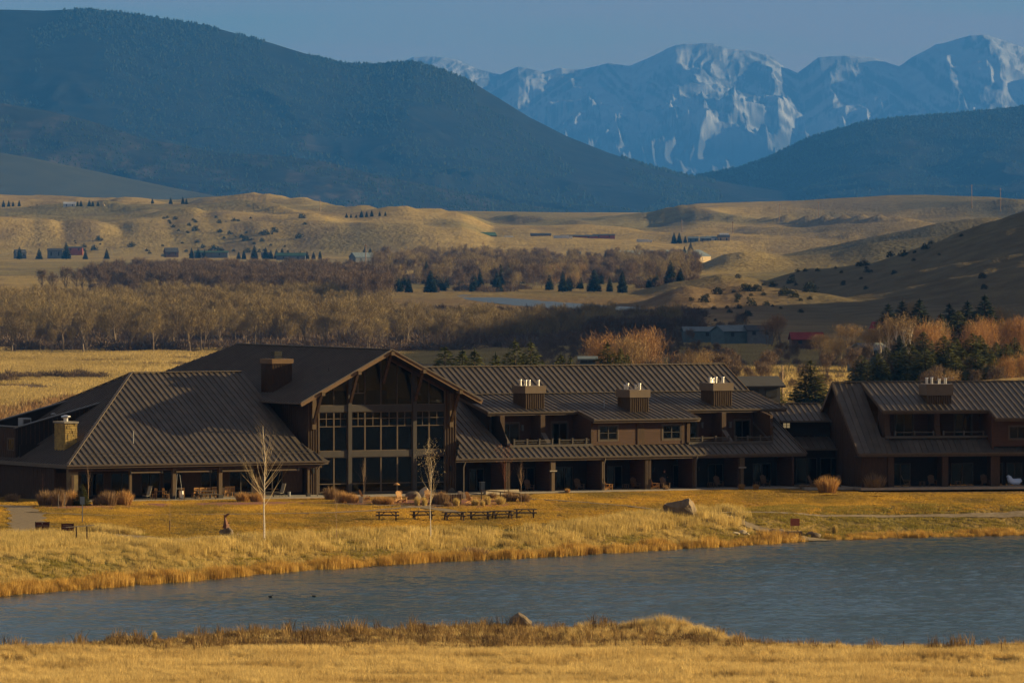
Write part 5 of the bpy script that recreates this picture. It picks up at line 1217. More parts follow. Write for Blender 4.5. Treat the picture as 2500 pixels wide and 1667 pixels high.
M['mulch'] = mat('red_lava_mulch', (.30,.115,.085), .95, (.16,.06,.05), scale=5, coords='World', bump=.6, bscale=12)
M['wicker'] = mat('pale_sling_fabric', (.42,.37,.27), .8)
M['cover'] = mat('pale_blue_cover', (.60,.72,.95), .8)
M['plastic'] = mat('grey_bin', (.10,.11,.12), .6)
def LW(u, v, z=0.1): return Vector((OX+CT*u-ST*v, OY+ST*u+CT*v, z))
def G2W(u, v, z=0.1): return Vector((33.6+math.cos(T2)*u-math.sin(T2)*v, 742.8+math.sin(T2)*u+math.cos(T2)*v, z))
def dup(root, loc, rz, label, group=None, sc=None):
    c = copy_tree(root); c.location = loc; c.rotation_euler = (0, 0, rz); c['label'] = label
    if group: c['group'] = group
    if sc: c.scale = (sc, sc, sc)
    return c
# ---- picnic tables
def picnic(loc, rz, label, group=None, m='greywood'):
    t = empty('picnic_table', loc, rz, label, 'picnic table', group)
    for i in range(5): MB().box(-1.05, 1.05, -.37+i*.15, -.37+i*.15+.135, .70, .775).build('tabletop_board', M[m], t)
    for s_ in (-1, 1):
        for k in (0, 1): MB().box(-1.05, 1.05, s_*.68-.135+k*.14, s_*.68-.005+k*.14, .40, .47).build('seat_board', M[m], t)
        x_ = s_*.75
        MB().beam((x_,-.25,.695), (x_,-.62,0), .09, .12, up=(1,0,0)).build('leg', M[m], t); MB().beam((x_+.005,.25,.695), (x_+.005,.62,0), .09, .12, up=(1,0,0)).build('leg', M[m], t)
        MB().box(x_+.05, x_+.09, -.80, .80, .33, .415).build('seat_bearer', M[m], t)
        MB().beam((x_-s_*.06,0,.36), (x_-s_*.5,0,.71), .05, .07).build('brace', M[m], t)
    return t
pts_ = [(890,1194,'leftmost'),(970,1193,'second from left beside the birch'),(1043,1195,'third from the left'),(1101,1194,'fourth from the left'),(1153,1192,'fifth from the left'),(1206,1188,'rightmost and farthest')]
t0 = None
for i, (px, py, nm) in enumerate(pts_):
    g = gpt(px, py, 640, 720); lab = 'dark picnic table on the lawn, '+nm+' of the six'
    rz = TR.uniform(-.15, .18)+.12
    if t0 is None: t0 = picnic(g, rz, lab, 'picnic tables on the lawn')
    else: dup(t0, g, rz, lab)
dup(t0, LW(ub(472,-4.3), -4.3), TH, 'picnic table under the porch edge in front of the wooden chairs', 'picnic table on the porch')
KIDS_T = None
# ---- adirondack chairs and side tables
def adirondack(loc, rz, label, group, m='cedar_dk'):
    t = empty('garden_chair', loc, rz, label, 'chair', group)
    for i in range(5):
        a = (i-2)*.115; hh = (1.02, 1.10, 1.13, 1.10, 1.02)[i]
        MB().beam((a,.20,.30), (a*1.18,.20+.32*(hh-.3)/.8,hh), .105, .022, up=(0,1,0)).build('back_slat', M[m], t)
    for i in range(5): MB().box(-.29, .29, -.32+i*.11, -.32+i*.11+.095, .36-i*.028, .38-i*.028).build('seat_slat', M[m], t)
    for s_ in (-1, 1):
        MB().box(s_*.34-.03, s_*.34+.03, -.36, -.28, 0, .56).build('leg', M[m], t); MB().beam((s_*.31,-.30,.35), (s_*.31,.50,.02), .04, .12, up=(0,0,1)).build('leg', M[m], t)
        MB().box(s_*.36-.075, s_*.36+.075, -.42, .34, .56, .585).build('arm', M[m], t)
    MB().box(-.33, .33, .28, .32, .60, .68).build('back_rail', M[m], t)
    return t
def side_table(loc, rz, label, m='cedar_dk', group=None):
    t = empty('side_table', loc, rz, label, 'table', group)
    for i in range(4): MB().box(-.26+i*.132, -.26+i*.132+.12, -.26, .26, .46, .485).build('top_slat', M[m], t)
    for a, b in ((-1,-1),(1,-1),(1,1),(-1,1)): MB().box(a*.21-.03, a*.21+.03, b*.21-.03, b*.21+.03, 0, .46).build('leg', M[m], t)
    MB().box(-.2, .2, -.2, .2, .16, .18).build('shelf', M[m], t)
    return t
def on_porch(px, v=-2.0): return LW(ub(px, v), v)
adk = adirondack(on_porch(1330,-1.6), TH, 'brown garden chair in the third porch bay, right of the dark door', 'garden chairs under the guest porch')
for px, v, rz, lab in ((1215,-1.6,TH,'brown garden chair in the second porch bay, left of the first crosspiece pier'),
    (1459,-1.7,TH,'brown garden chair facing the lawn beside a small table in the fourth bay'),
    (1527,-2.5,TH,'lit garden chair facing the lawn in front of the standing person'),
    (1650,-1.5,TH,'dim slatted garden chair in the sixth porch bay'),(1757,-1.5,TH,'dim slatted garden chair in the last porch bay before the end wall')):
    dup(adk, on_porch(px, v), rz, lab)
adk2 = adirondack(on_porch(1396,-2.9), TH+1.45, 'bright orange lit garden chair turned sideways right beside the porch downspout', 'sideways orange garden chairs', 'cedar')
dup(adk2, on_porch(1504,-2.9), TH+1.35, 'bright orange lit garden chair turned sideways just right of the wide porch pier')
st = side_table(on_porch(1437,-1.7), TH, 'small side table between the orange and brown chairs in the fourth bay', group='side tables under the guest porch')
dup(st, on_porch(1632,-1.5), TH, 'small dim side table left of the chair in the sixth porch bay'); dup(st, on_porch(1738,-1.5), TH, 'small dim side table left of the chair in the last porch bay')
def on_g2(px, v):
    p = px-1176; u = (p*(742.8+math.cos(T2)*v)-F*(33.6-math.sin(T2)*v))/(F*math.cos(T2)-p*math.sin(T2)); return G2W(u, v)
for px, rz, lab in ((2082,T2+1.2,'shaded garden chair turned sideways behind the first pier of the guest house'),(2141,T2,'shaded garden chair facing out in the first bay of the guest house'),(2262,T2,'shaded garden chair facing out in the second bay of the guest house')):
    dup(adk, on_g2(px, 1.4), rz, lab, 'garden chairs under the guest house porch')
dup(st, on_g2(2118, 1.4), T2, 'small shaded side table in the first bay of the guest house'); dup(st, on_g2(2200, 1.4), T2, 'small shaded side table in the second bay of the guest house')
# chaise under a pale cover
t = empty('lounge_chair', on_g2(2328, 1.2), T2+.15, 'pale blue covered lounge chair at the right edge under the porch', 'lounge chair')
cv = MB(); 
prof_ = [(-.68,.92,.10),(-.60,.98,.16),(-.48,.90,.20),(-.34,.62,.24),(-.10,.52,.24),(.20,.50,.25),(.50,.52,.26),(.68,.56,.22),(.76,.46,.14)]
cv.tube([(a, 0, b-.12) for a, b, c_ in prof_], [c_+.06 for a, b, c_ in prof_], 12); cv.build('cover', M['cover'], t, smooth=True)
for a in (-.5, .15, .55):
    MB().box(a-.03, a+.03, -.22, -.16, 0, .34).build('leg', M['pale'], t); MB().box(a-.03, a+.03, .16, .22, 0, .34).build('leg', M['pale'], t)
for i, px in enumerate((1868, 1890, 1918)):
    dup(adk, on_g2(px, 2.6), T2+(.9, -.4, -1.0)[i], ('left','middle','right')[i]+' of the three shaded chairs in front of the dark link building', 'chairs by the link building')
# fire circle chairs
stone_m = 'rock_pale'
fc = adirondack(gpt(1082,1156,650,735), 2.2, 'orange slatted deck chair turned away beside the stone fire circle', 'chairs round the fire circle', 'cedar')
for px, py, rz, lab in ((910,1154,-.9,'dark wooden chair seen side on left of the fire circle'),(922,1155,.7,'wooden chair with sunlit arms just right of the dark one'),(838,1152,1.9,'leaning wooden chair beside the pale stone post left of the fire circle'),
    (986,1152,.4,'wooden chair half hidden behind the thin birch with grey twigs'),(1005,1157,-.6,'wooden chair low among the shrubs right of the thin birch')):
    dup(fc, gpt(px, py, 650, 735), rz, lab)
# boulders
def boulder(name, loc, sx, sy, sz, seed, m, label, cat='boulder', group=None, rough=.30, peak=None):
    import bmesh
    bm = bmesh.new(); bmesh.ops.create_icosphere(bm, subdivisions=3, radius=1.0)
    r = random.Random(seed); planes = []
    for i in range(9):
        n = Vector((r.gauss(0,1), r.gauss(0,1), r.gauss(.2,.8))).normalized(); planes.append((n, r.uniform(.62,.88)))
    for v in bm.verts:
        for n, d in planes:
            k = v.co.dot(n)
            if k > d: v.co -= n*(k-d)
        if peak and v.co.z > 0: v.co.z *= 1+peak*max(0, v.co.x)*1.2-.25*max(0, -v.co.x)
        v.co *= 1+rough*.12*math.sin(v.co.x*5+seed)*math.cos(v.co.y*6)
        v.co = Vector((v.co.x*sx, v.co.y*sy, v.co.z*sz))
    me_ = bpy.data.meshes.new(name); bm.to_mesh(me_); bm.free(); me_.materials.append(M[m])
    o = link(bpy.data.objects.new(name, me_)); o.location = loc; return props(o, label, cat, group)
g = gpt(1561,1183,640,730)
fo_ = [(470,850),(478,620),(540,440),(630,395),(1080,352),(1200,310),(1330,252),(1405,240),(1410,420),(1500,560),(1575,880)]
bo_ = [(560,850),(570,600),(640,450),(760,410),(1090,370),(1230,320),(1370,250),(1450,262),(1600,430),(1672,600),(1705,880)]
k = .00229; V_ = []
for pts_, yy in ((fo_, -.55), (bo_, .75)):
    for i, (a, b) in enumerate(pts_): V_.append(((a-1090)*k, yy+.10*math.sin(i*2.3+yy)-(.18 if 2 < i < 8 and yy < 0 else 0)*-1, (880-b)*k-.12))
V_ += [((1000-1090)*k, -.72, .55), ((1250-1090)*k, -.70, .62)]
n_ = 11; Fc = [(i, i+1, i+1+n_, i+n_) for i in range(n_-1)]+[(n_-1, 0, n_, 2*n_-1), tuple(reversed(range(n_, 2*n_)))]
Fc += [(i, 22, i+1) for i in range(0, 5)]+[(i, 23, i+1) for i in range(5, 10)]+[(5, 22, 23), (10, 23, 22), (0, 10, 22)]
import bmesh
bm = bmesh.new(); vs_ = [bm.verts.new(v) for v in V_]
for f in Fc:
    try: bm.faces.new([vs_[q] for q in f])
    except ValueError: pass
bmesh.ops.triangulate(bm, faces=bm.faces[:]); bmesh.ops.recalc_face_normals(bm, faces=bm.faces[:]); bmesh.ops.subdivide_edges(bm, edges=bm.edges[:], cuts=2, use_grid_fill=True)
rr = random.Random(4)
for v in bm.verts: v.co += Vector((rr.gauss(0,.018), rr.gauss(0,.018), rr.gauss(0,.018)))
me_ = bpy.data.meshes.new('boulder'); bm.to_mesh(me_); bm.free(); me_.materials.append(M['rock'])
b_ = link(bpy.data.objects.new('boulder', me_)); b_.location = g; b_.scale = (1.15, 1.1, 1.15); props(b_, 'large brown boulder with a raised right end, standing alone on the lawn', 'boulder')
def near_pt(px, d=1.2):
    Y_ = float(np.interp(px, _snx, _sny))-d; x_ = xpx(px, Y_); return (x_, Y_, Hs(x_, Y_))
def ground_rock(px, py, w_, h_, seed, m, lab, y0=600, y1=735, d=.8, group=None, name='rock', hk=.28):
    g = gpt(px, py, y0, y1) if py < 1400 else near_pt(px, 5.0 if w_ > 20 else 4.0); k = g[1]/F; o = boulder(name, (g[0], g[1]+w_*k*.2, g[2]+h_*k*hk), w_*k*.6, w_*k*.6*d, h_*k*.78, seed, m, lab, 'rock', group); return o
ground_rock(1195,1441,54,22,5,'rock','grey pointed boulder on the near bank at the water edge', 500, 550, name='boulder', hk=.75)
_g = [o for o in bpy.data.objects if o.get('label') == 'grey pointed boulder on the near bank at the water edge'][0]
for v in _g.data.vertices: v.co.z *= 1.55*(1-.8*abs(v.co.x+.12)/.95) if v.co.z > 0 else 1
ground_rock(1082,1437,36,5,6,'rock','low flat dark rock left of the grey pointed boulder', 500, 550)
ground_rock(2,1496,30,9,7,'rock','dark rock cut by the left edge at the near waterline', 500, 550)
ground_rock(1610,1451,44,13,8,'rock','brown rounded rock under the grass clump right of centre on the near bank', 500, 550)
ground_rock(1625,1458,34,15,18,'rock_pale','tan rounded rock at the point of the near bank', 500, 550)
for px, py, w_, h_, m, lab in ((1776,1226,20,12,'rock','small dark rock left of the red notice'),(1792,1226,20,10,'rock_pale','pale rock in front of the small dark rock by the footpath'),(1868,1233,30,13,'rock','dark rock right of the red notice at the shore')):
    ground_rock(px, py, w_, h_, int(px), m, lab)
g = gpt(1827,1232,640,735); bl = MB().box(-.9,.72,-.3,.3,-.1,.5).build('stone_bench', M['rock'], loc=(g[0]-.1,g[1],g[2]), label='long dark stone block in front of the red notice by the water', cat='bench')
for i, (px, py, w_, h_) in enumerate(((1690,1228,16,7),(1705,1226,18,9),(1715,1229,12,6))): ground_rock(px, py, w_, h_, 40+i, 'rock_pale', ('left','middle','right')[i]+' stone of the three at the end of the tall grass by the footpath', group='stones by the footpath')
for i, (px, py, w_, h_, m) in enumerate(((948,1148,34,20,'rock'),(975,1141,24,22,'rock_pale'),(1036,1132,20,12,'rock'),(1000,1158,20,10,'rock_pale'))):
    ground_rock(px, py, w_, h_, 50+i, m, ('dark rounded rock right of the sunlit chairs','pale upright rock behind the thin birch','grey rock at the foot of the hall corner','small pale rock low between the shrubs')[i])
for i, (px, w_) in enumerate(((1125,26),(1150,30),(1178,26))):
    g = LW(ub(px,-4.9), -4.9, 0); MB().box(-w_*.021, w_*.021, -.25, .25, -.1, .42).build('stone_block', M['rock_pale'], loc=g, label=('left','middle','right')[i]+' pale stone block of the low wall at the porch corner', cat='stone block', group='pale stone blocks').rotation_euler = (0,0,TH)
g = gpt(829,1156,650,735); MB().box(-.18,.18,-.16,.16,-.1,.62).build('stone_post', M['rock_pale'], loc=g, label='short pale square stone post beside the leaning chair', cat='stone post')
g = gpt(1060,1146,650,735); t = empty('stone_pillar', g, .3, 'pale stone pillar pair at the right end of the fire circle', 'pillar')
MB().box(-.30,-.05,-.2,.2,-.1,.75).build('stone', M['rock_pale'], t); MB().box(.08,.36,-.2,.2,-.1,.62).build('stone', M['rock_pale'], t)
g = gpt(1035,1158,650,735); t = empty('wood_screen', g, .1, 'honey coloured board screen in the shrubs below the hall corner', 'screen')
for i in range(9): MB().box(-1.05+i*.23, -1.05+i*.23+.2, -.03, .03, -.1, .95).build('board', M['cedar_dk'], t)
g = gpt(1150,1150,650,735); t = empty('timber_railing', (g[0], g[1], 0), -.12, 'low timber handrail sloping right from the fire circle', 'railing')
MB().beam((-1.9,0,.95),(1.9,-.4,.65),.09,.09).build('rail', M['post'], t)
for a, h in ((-1.8,.93),(0,.8),(1.85,.64)): MB().box(a-.05,a+.05,-.2-.11*a-.05,-.2-.11*a+.05,-.2,h).build('post', M['post'], t)
# fire circle ring of stones and its path lamp
g = gpt(950,1160,650,735)
t = empty('garden_lamp', gpt(911,1150,650,735), 0, 'dark post lamp with a small gold cap in front of the hall windows', 'lamp')
MB().tube([(0,0,0),(0,0,1.5)], [.05,.04], 8).build('post', M['black'], t); MB().tube([(0,0,1.5),(0,0,1.62),(0,0,1.7)], [.34,.2,.06], 10).build('lamp_shade', M['cedar'], t)
# ---- left porch furniture
def dining(loc, rz, label, group, m='cedar'):
    t = empty('wooden_chair', loc, rz, label, 'chair', group)
    for a, b in ((-1,-1),(1,-1)): MB().box(a*.22-.025, a*.22+.025, b*.2-.025, b*.2+.025, 0, .44).build('leg', M[m], t)
    for a in (-1, 1): MB().beam((a*.22,.2,0), (a*.22,.28,1.02), .05, .05).build('leg', M[m], t)
    MB().box(-.25, .25, -.23, .23, .44, .475).build('seat', M[m], t)
    for i in range(3): MB().beam((-.13+i*.13,.225,.50), (-.13+i*.13,.27,.96), .09, .018, up=(0,1,0)).build('back_slat', M[m], t)
    MB().beam((-.25,.275,.97), (.25,.275,.97), .04, .09).build('back_rail', M[m], t)
    return t
dc = dining(on_porch(448,-3.0), TH+PI, 'first from the left of three sunlit wooden chairs with their backs to the lawn', 'wooden chairs on the dining porch')
for px, v, rz, lab, m_ in ((461,-3.0,TH+PI,'second from the left of three sunlit wooden chairs with their backs to the lawn',0),(475,-3.0,TH+PI,'third from the left of three sunlit wooden chairs with their backs to the lawn',0),
    (489,-1.5,TH+PI,'shaded wooden chair right of the three sunlit ones',0),(352,-2.6,TH-1.5,'sunlit wooden chair at the left end of the porch dining table',0),(381,-2.6,TH+1.5,'orange wooden chair at the right end of the porch dining table',0),
    (418,-2.8,TH+2.6,'sunlit wooden chair behind the leaning poles on the porch',0),(519,-1.4,TH+PI,'dim wooden chair left in the bay right of the third post',0),(531,-1.4,TH+PI,'dim wooden chair right in the bay right of the third post',0)):
    dup(dc, on_porch(px, v), rz, lab)
t = empty('dining_table', on_porch(366,-2.6), TH, 'brown dining table between two wooden chairs on the left porch', 'table')
MB().box(-.6,.6,-.4,.4,.71,.75).build('tabletop', M['cedar_dk'], t)
for a, b in ((-1,-1),(1,-1),(1,1),(-1,1)): MB().box(a*.54-.03, a*.54+.03, b*.34-.03, b*.34+.03, 0, .71).build('leg', M['cedar_dk'], t)
def sling(loc, rz, label):
    t = empty('sling_chair', loc, rz, label, 'chair', 'tall reclining chairs on the dining porch')
    MB().beam((0,-.35,.38),(0,.10,.34),.5,.03).build('seat', M['wicker'], t); MB().beam((0,.10,.34),(0,.42,1.25),.5,.03,up=(0,1,0)).build('backrest', M['wicker'], t)
    for s_ in (-1,1): MB().tube([(s_*.27,-.38,0),(s_*.27,-.30,.55),(s_*.27,.3,.62)],[.02,.02,.02],6).build('arm', M['metal'], t); MB().tube([(s_*.26,.45,0),(s_*.26,.05,.4)],[.02,.02],6).build('leg', M['metal'], t)
    return t
sl = sling(on_porch(338,-3.6), TH-1.3, 'tall pale reclining chair left of the porch dining table')
dup(sl, on_porch(645,-3.2), TH-1.3, 'tall pale reclining chair alone in the last porch bay before the hall')
t = empty('round_table', on_porch(628,-2.6), TH, 'dim table left of the reclining chair in the last porch bay', 'table')
MB().tube([(0,0,.70),(0,0,.74)],[.55,.55],18).build('tabletop', M['cedar_dk'], t); MB().tube([(0,0,0),(0,0,.7)],[.06,.05],8).build('leg', M['cedar_dk'], t)
MB().tube([(0,0,0),(0,0,.42),(0,0,.44)],[.13,.15,.15],10).build('bucket', M['pale'], loc=on_porch(664,-2.6), label='small grey bucket on the porch beside the reclining chair', cat='bucket')
t = empty('waste_bin', on_porch(1107,-2.0), TH, 'slim grey waste bin in the first porch bay right of the hall', 'bin')
MB().box(-.2,.2,-.2,.2,0,.95).build('body', M['plastic'], t); MB().box(-.22,.22,-.22,.22,.95,1.0).build('lid', M['pale'], t)
t = empty('easel', on_porch(409,-4.3), TH, 'pair of tall leaning metal poles at the porch edge beside the second post', 'easel')
MB().tube([(-.25,0,0),(-.10,0,2.3),(-.02,0,2.42)],[.02,.02,.02],6).build('pole', M['pale'], t); MB().tube([(.55,.1,0),(.22,.1,2.3)],[.02,.02],6).build('pole', M['pale'], t); MB().box(-.1,.25,.02,.05,.9,1.1).build('shelf', M['metal'], t)
MB().tube([(0,0,0),(0,0,.1),(0,0,.75),(0,0,.8)],[.2,.23,.23,.1],10).build('steel_urn', M['steel'], loc=on_porch(416,-3.4), label='shiny metal cylinder on the porch by the leaning poles', cat='urn')
# ---- person on the porch
def person(loc, rz):
    t = empty('person', loc, rz, 'person in dark jacket and trousers standing behind a porch chair, one hand raised', 'person')
    m_cl = mat('navy_jacket', (.012,.014,.022), .9, (.018,.02,.03), scale=8); m_tr = mat('dark_trousers', (.012,.012,.016), .9); m_sk = mat('skin', (.42,.19,.13), .6); m_hr = mat('brown_hair', (.05,.025,.015), .8)
    V = [((0,0,.98),.155),((0,0,1.18),.135),((0,.01,1.38),.165),((0,0,1.50),.075),((0,-.01,1.58),.062),((0,-.02,1.66),.085),((0,-.02,1.74),.088),
         ((-.10,0,.90),.10),((-.11,-.01,.50),.068),((-.11,.01,.10),.048),((-.11,-.12,.05),.042),((.10,0,.90),.10),((.12,-.02,.50),.068),((.13,.01,.10),.048),((.13,-.12,.05),.042),
         ((-.20,.01,1.42),.065),((-.26,.03,1.14),.048),((-.24,-.05,.90),.036),((.20,.01,1.42),.065),((.27,0,1.16),.048),((.20,-.25,1.08),.036)]
    E = [(0,1),(1,2),(2,3),(3,4),(4,5),(5,6),(0,7),(7,8),(8,9),(9,10),(0,11),(11,12),(12,13),(13,14),(2,15),(15,16),(16,17),(2,18),(18,19),(19,20)]
    me_ = bpy.data.meshes.new('body'); me_.from_pydata([v for v, r_ in V], E, []); o = link(bpy.data.objects.new('body', me_), t)
    sk = o.modifiers.new('skin', 'SKIN'); sl_ = me_.skin_vertices[0].data
    for i, (v, r_) in enumerate(V): sl_[i].radius = (r_, r_*(.75 if i < 3 else 1)); sl_[i].use_root = (i == 0)
    o.modifiers.new('sub', 'SUBSURF').levels = 2; o.modifiers['sub'].render_levels = 2
    for m_ in (m_cl, m_tr, m_sk): me_.materials.append(m_)
    dg_ = bpy.context.evaluated_depsgraph_get(); ev = o.evaluated_get(dg_); nm = bpy.data.meshes.new_from_object(ev); o.modifiers.clear(); nm.name = 'body'; o.data = nm
    nm.materials.clear(); [nm.materials.append(m_) for m_ in (m_cl, m_tr, m_sk)]
    for p_ in nm.polygons:
        c_ = p_.center; p_.material_index = 2 if c_.z > 1.53 else (1 if c_.z < .93 and abs(c_.x) < .2 else 0); p_.use_smooth = True
    for s_, base, d_ in ((-1, Vector((-.24,-.06,.87)), Vector((.0,-.05,-1))), (1, Vector((.19,-.27,1.08)), Vector((-.45,-.85,.05)))):
        d_ = d_.normalized(); h_ = MB().tube([base-d_*.02, base+d_*.05, base+d_*.10], [.026,.036,.030], 8)
        sd_ = d_.cross(Vector((0,0,1)) if abs(d_.z) < .8 else Vector((0,1,0))).normalized()
        for k_, ln_ in enumerate((.060,.072,.076,.066)):
            f0 = base+d_*.095+sd_*(k_-1.5)*.018; h_.tube([f0, f0+d_*ln_*.5, f0+d_*ln_*.9+Vector((0,0,-.018))], [.010,.009,.007], 6)
        f0 = base+d_*.04-sd_*.03; h_.tube([f0, f0+d_*.03-sd_*.025, f0+d_*.06-sd_*.03], [.012,.011,.008], 6)
        h_.build('hand', m_sk, t)
    MB().tube([(0,-.02,1.68),(0,0,1.76),(0,.0,1.83),(0,.0,1.85)], [.100,.100,.075,.02], 12).build('hair', m_hr, t)
    MB().tube([(0,-.10,1.71),(0,-.125,1.685)], [.010,.016], 6).build('nose', m_sk, t)
    for s_ in (-1,1): MB().tube([(s_*.034,-.098,1.725),(s_*.034,-.108,1.725)], [.010,.010], 8).build('eye', M['black'], t); MB().tube([(s_*.088,-.01,1.69),(s_*.098,-.005,1.73)], [.014,.018], 6).build('ear', m_sk, t)
    MB().box(-.026,.026,-.108,-.098,1.650,1.656).build('mouth', M['rust'], t)
    return t
person(on_porch(1526,-1.5), TH)
# ---- sculpture
g = gpt(518,1229,600,720); t = empty('sculpture', g, .1, 'dark curved metal sculpture with a fluke shaped top on a rough stone base', 'sculpture')
pl_ = boulder('base', (0,0,0), .66, .5, .55, 21, 'rock', None, None); pl_.parent = t; pl_.location = (0,0,.22)
for k_ in ('label','category'):
    if k_ in pl_: del pl_[k_]
MB().tube([(.05,0,.6),(.06,0,.9),(.0,0,1.2),(-.03,0,1.42),(-.05,0,1.55)], [.34,.25,.15,.10,.09], 4).build('body', M['rust'], t)
MB().add([(-.16,-.05,1.72),(-.12,-.05,1.50),(.02,-.05,1.50),(.12,-.05,1.62),(.34,-.05,1.80),(.36,-.05,1.88),(.18,-.05,1.88),(-.02,-.05,1.74),
          (-.16,.05,1.72),(-.12,.05,1.50),(.02,.05,1.50),(.12,.05,1.62),(.34,.05,1.80),(.36,.05,1.88),(.18,.05,1.88),(-.02,.05,1.74)],
    [tuple(range(8)), tuple(reversed(range(8,16)))]+[(i, i+8, (i+1) % 8+8, (i+1) % 8) for i in range(8)]).build('fluke', M['rust'], t)
MB().tube([(.18,0,1.05),(.30,0,1.06)], [.03,.05], 6).build('peg', M['rust'], t)
# ---- signs at the left
def signboard(px, py, w_, h_, top, rz, label, lines, emblem=False):
    g = gpt(px, py, 600, 720); t = empty('notice_board', g, rz, label, 'sign')
    MB().box(-w_/2, w_/2, -.03, .03, top-h_, top).build('panel', M['sign'], t)
    for s_ in (-1, 1): MB().box(s_*w_/2-.03 if s_ > 0 else -w_/2-.03, s_*w_/2+.05 if s_ > 0 else -w_/2+.03, -.028, .05, -.1, top+.03).build('post', M['post' if s_ > 0 else 'timber'], t)  # right post gets the lighter wood, painting in its sunlit edge
    for k_, (zz, ww, hh) in enumerate(lines):
        mb_ = MB(); x_ = -ww/2; rr = random.Random(k_+int(px))
        while x_ < ww/2: l_ = rr.uniform(.04,.10); mb_.box(x_, min(x_+l_, ww/2), -.034, -.030, top-h_*zz-hh/2, top-h_*zz+hh/2); x_ += l_+.022
        mb_.build('lettering', M['wicker'], t, kind='stuff')
    if emblem: MB().tube([(0,-.036,top-.12),(0,-.030,top-.12)], [.05,.05], 10).build('emblem', M['wicker'], t)
signboard(97,1226,1.15,.68,1.02,.12,'dark red framed notice with a small round emblem, left of the pair by the path', [(.45,.9,.025)], True)
signboard(155,1232,1.0,.62,1.10,.05,'dark red notice with two lines of small text, right of the pair by the path', [(.25,.7,.025),(.5,.85,.025)])
g = gpt(183,1250,600,720); t = empty('viewing_rail', g, .1, 'pale slanted board on two posts in front of the right notice', 'rail')
MB().beam((-1.15,0,1.42), (1.2,.1,1.58), .12, .07).build('top_board', M['rock_pale'], t)
for a, h in ((-.28,1.45),(.60,1.50)): MB().box(a-.05,a+.05,-.05,.05,-.1,h).build('post', M['timber'], t)
g = gpt(189,1200,600,735); t = empty('information_post', g, 0, 'blue grey panel on a slim post in front of the small green pine', 'sign')
MB().box(-.04,.04,-.04,.04,-.1,1.75).build('post', M['bluegrey'], t); MB().box(-.20,.20,-.06,-.04,1.6,2.25).build('panel', M['bluegrey'], t)
g = gpt(1826,1225,640,735); t = empty('notice_board', g, .05, 'small red notice on two thin legs by the water at right', 'sign')
MB().box(-.42,.42,-.02,.02,.72,1.38).build('panel', M['signred'], t); MB().tube([(-.34,.03,-.1),(-.34,.03,.75)],[.022,.022],6).build('leg', M['rust'], t); MB().tube([(.26,.03,-.1),(.30,.03,.75)],[.022,.022],6).build('leg', M['rust'], t)
g = gpt(555,1238,600,720); t = empty('fallen_bench', g, -.35, 'low dark timber bench frame tipped on the mulch right of the sculpture', 'bench')
for k_ in (0, 1): MB().beam((-.5,k_*.22,.35),(.85,k_*.22,.12),.06,.06).build('rail', M['timber'], t)
MB().box(-.46,-.40,-.03,.25,0,.5).build('leg', M['timber'], t)
# stakes and saplings
def stakes(px, py, hs, label, rz=0, gap=.55):
    g = gpt(px, py, 600, 735); t = empty('tree_stakes', g, rz, label, 'stakes')
    for i, h in enumerate(hs): MB().beam((i*gap-gap/2,0,-.1), (i*gap-gap/2+.03*i,0,h), .05, .05).build('stake', M['wicker'], t)
stakes(141,1168,(1.3,1.32),'two pale wooden stakes standing on the lawn in front of the left shrubs'); stakes(158,1161,(1.35,1.3),'two close pale stakes right of the wider pair', gap=.12)
stakes(72,1142,(.75,1.1),'two short pale stakes at the edge of the shade on the far left', gap=.45)
def sapling(px, py, h, m_tr, seed, label, wide=.5, nt_=0, tw=None, n=9, low=.35, cat='sapling', rad=.011, up=.9, depth=2, guard=0):
    g = gpt(px, py, 600, 735); r = random.Random(seed); t = empty('sapling' if cat != 'birch tree' else 'birch_tree', g, 0, label, cat)
    mb = MB(); R0 = h*rad; pts = [Vector((0,0,-.1))]; 
    for i in range(1, 8): pts.append(Vector((r.gauss(0,.012)*h*i/7, r.gauss(0,.012)*h*i/7, h*i/7)))
    mb.tube(pts, [R0*(1-.12*i) for i in range(8)], 6); mb.build('trunk', m_tr, t)
    br = MB(); tips = []
    for i in range(n):
        k_ = low+(1-low)*.9*(i/n)+r.uniform(0,.03); j = min(6, int(k_*7)); st_ = pts[j].lerp(pts[j+1], k_*7-j); a = r.uniform(0, 2*PI)
        nd = Vector((math.cos(a)*wide, math.sin(a)*wide, up)).normalized()
        limb(br, r, st_, nd, h*(.42-.30*k_)*r.uniform(.8,1.1), R0*.42*(1.15-k_), depth, tips, .42, .5, 4)
    br.build('branches', m_tr if not tw else tw, t)
    if nt_:
        v, f = twigs(tips, r, nt_, .16, .03, .12); raw = raw_mesh('crown', v, f, tw or m_tr); link(bpy.data.objects.new('crown', raw), t)
    if guard: MB().tube([(0,0,0),(0,0,guard)], [.05,.05], 8).build('trunk_guard', M['cedar_dk'], t)
    return t
B_br2 = mat('golden_birch_twig', (.62,.47,.27), .8); B_red = mat('reddish_twig', (.42,.17,.08), .8, (.28,.11,.055), scale=6)
sapling(607,1246,9.8,B_birch,31,'tallest bare white birch on the slope in front of the dining porch',1.0,0,B_br2,34,.30,'birch tree',.0095,.95,3)
sapling(989,1244,7.3,B_birch,32,'slender birch with grey seed tufts in front of the hall windows',.42,420,B_br2,20,.40,'birch tree',.008,1.1,2)
sapling(773,1245,4.6,B_tan,33,'very thin bare young tree on the slope between the two birches',.35,0,None,9,.40,'sapling',.006,1.1,1)
sapling(390,1220,3.6,B_tan,34,'tiny bare tree with a wrapped lower trunk on the lawn left of the sculpture',.3,0,None,6,.45,'sapling',.006,1.2,1,guard=.95)
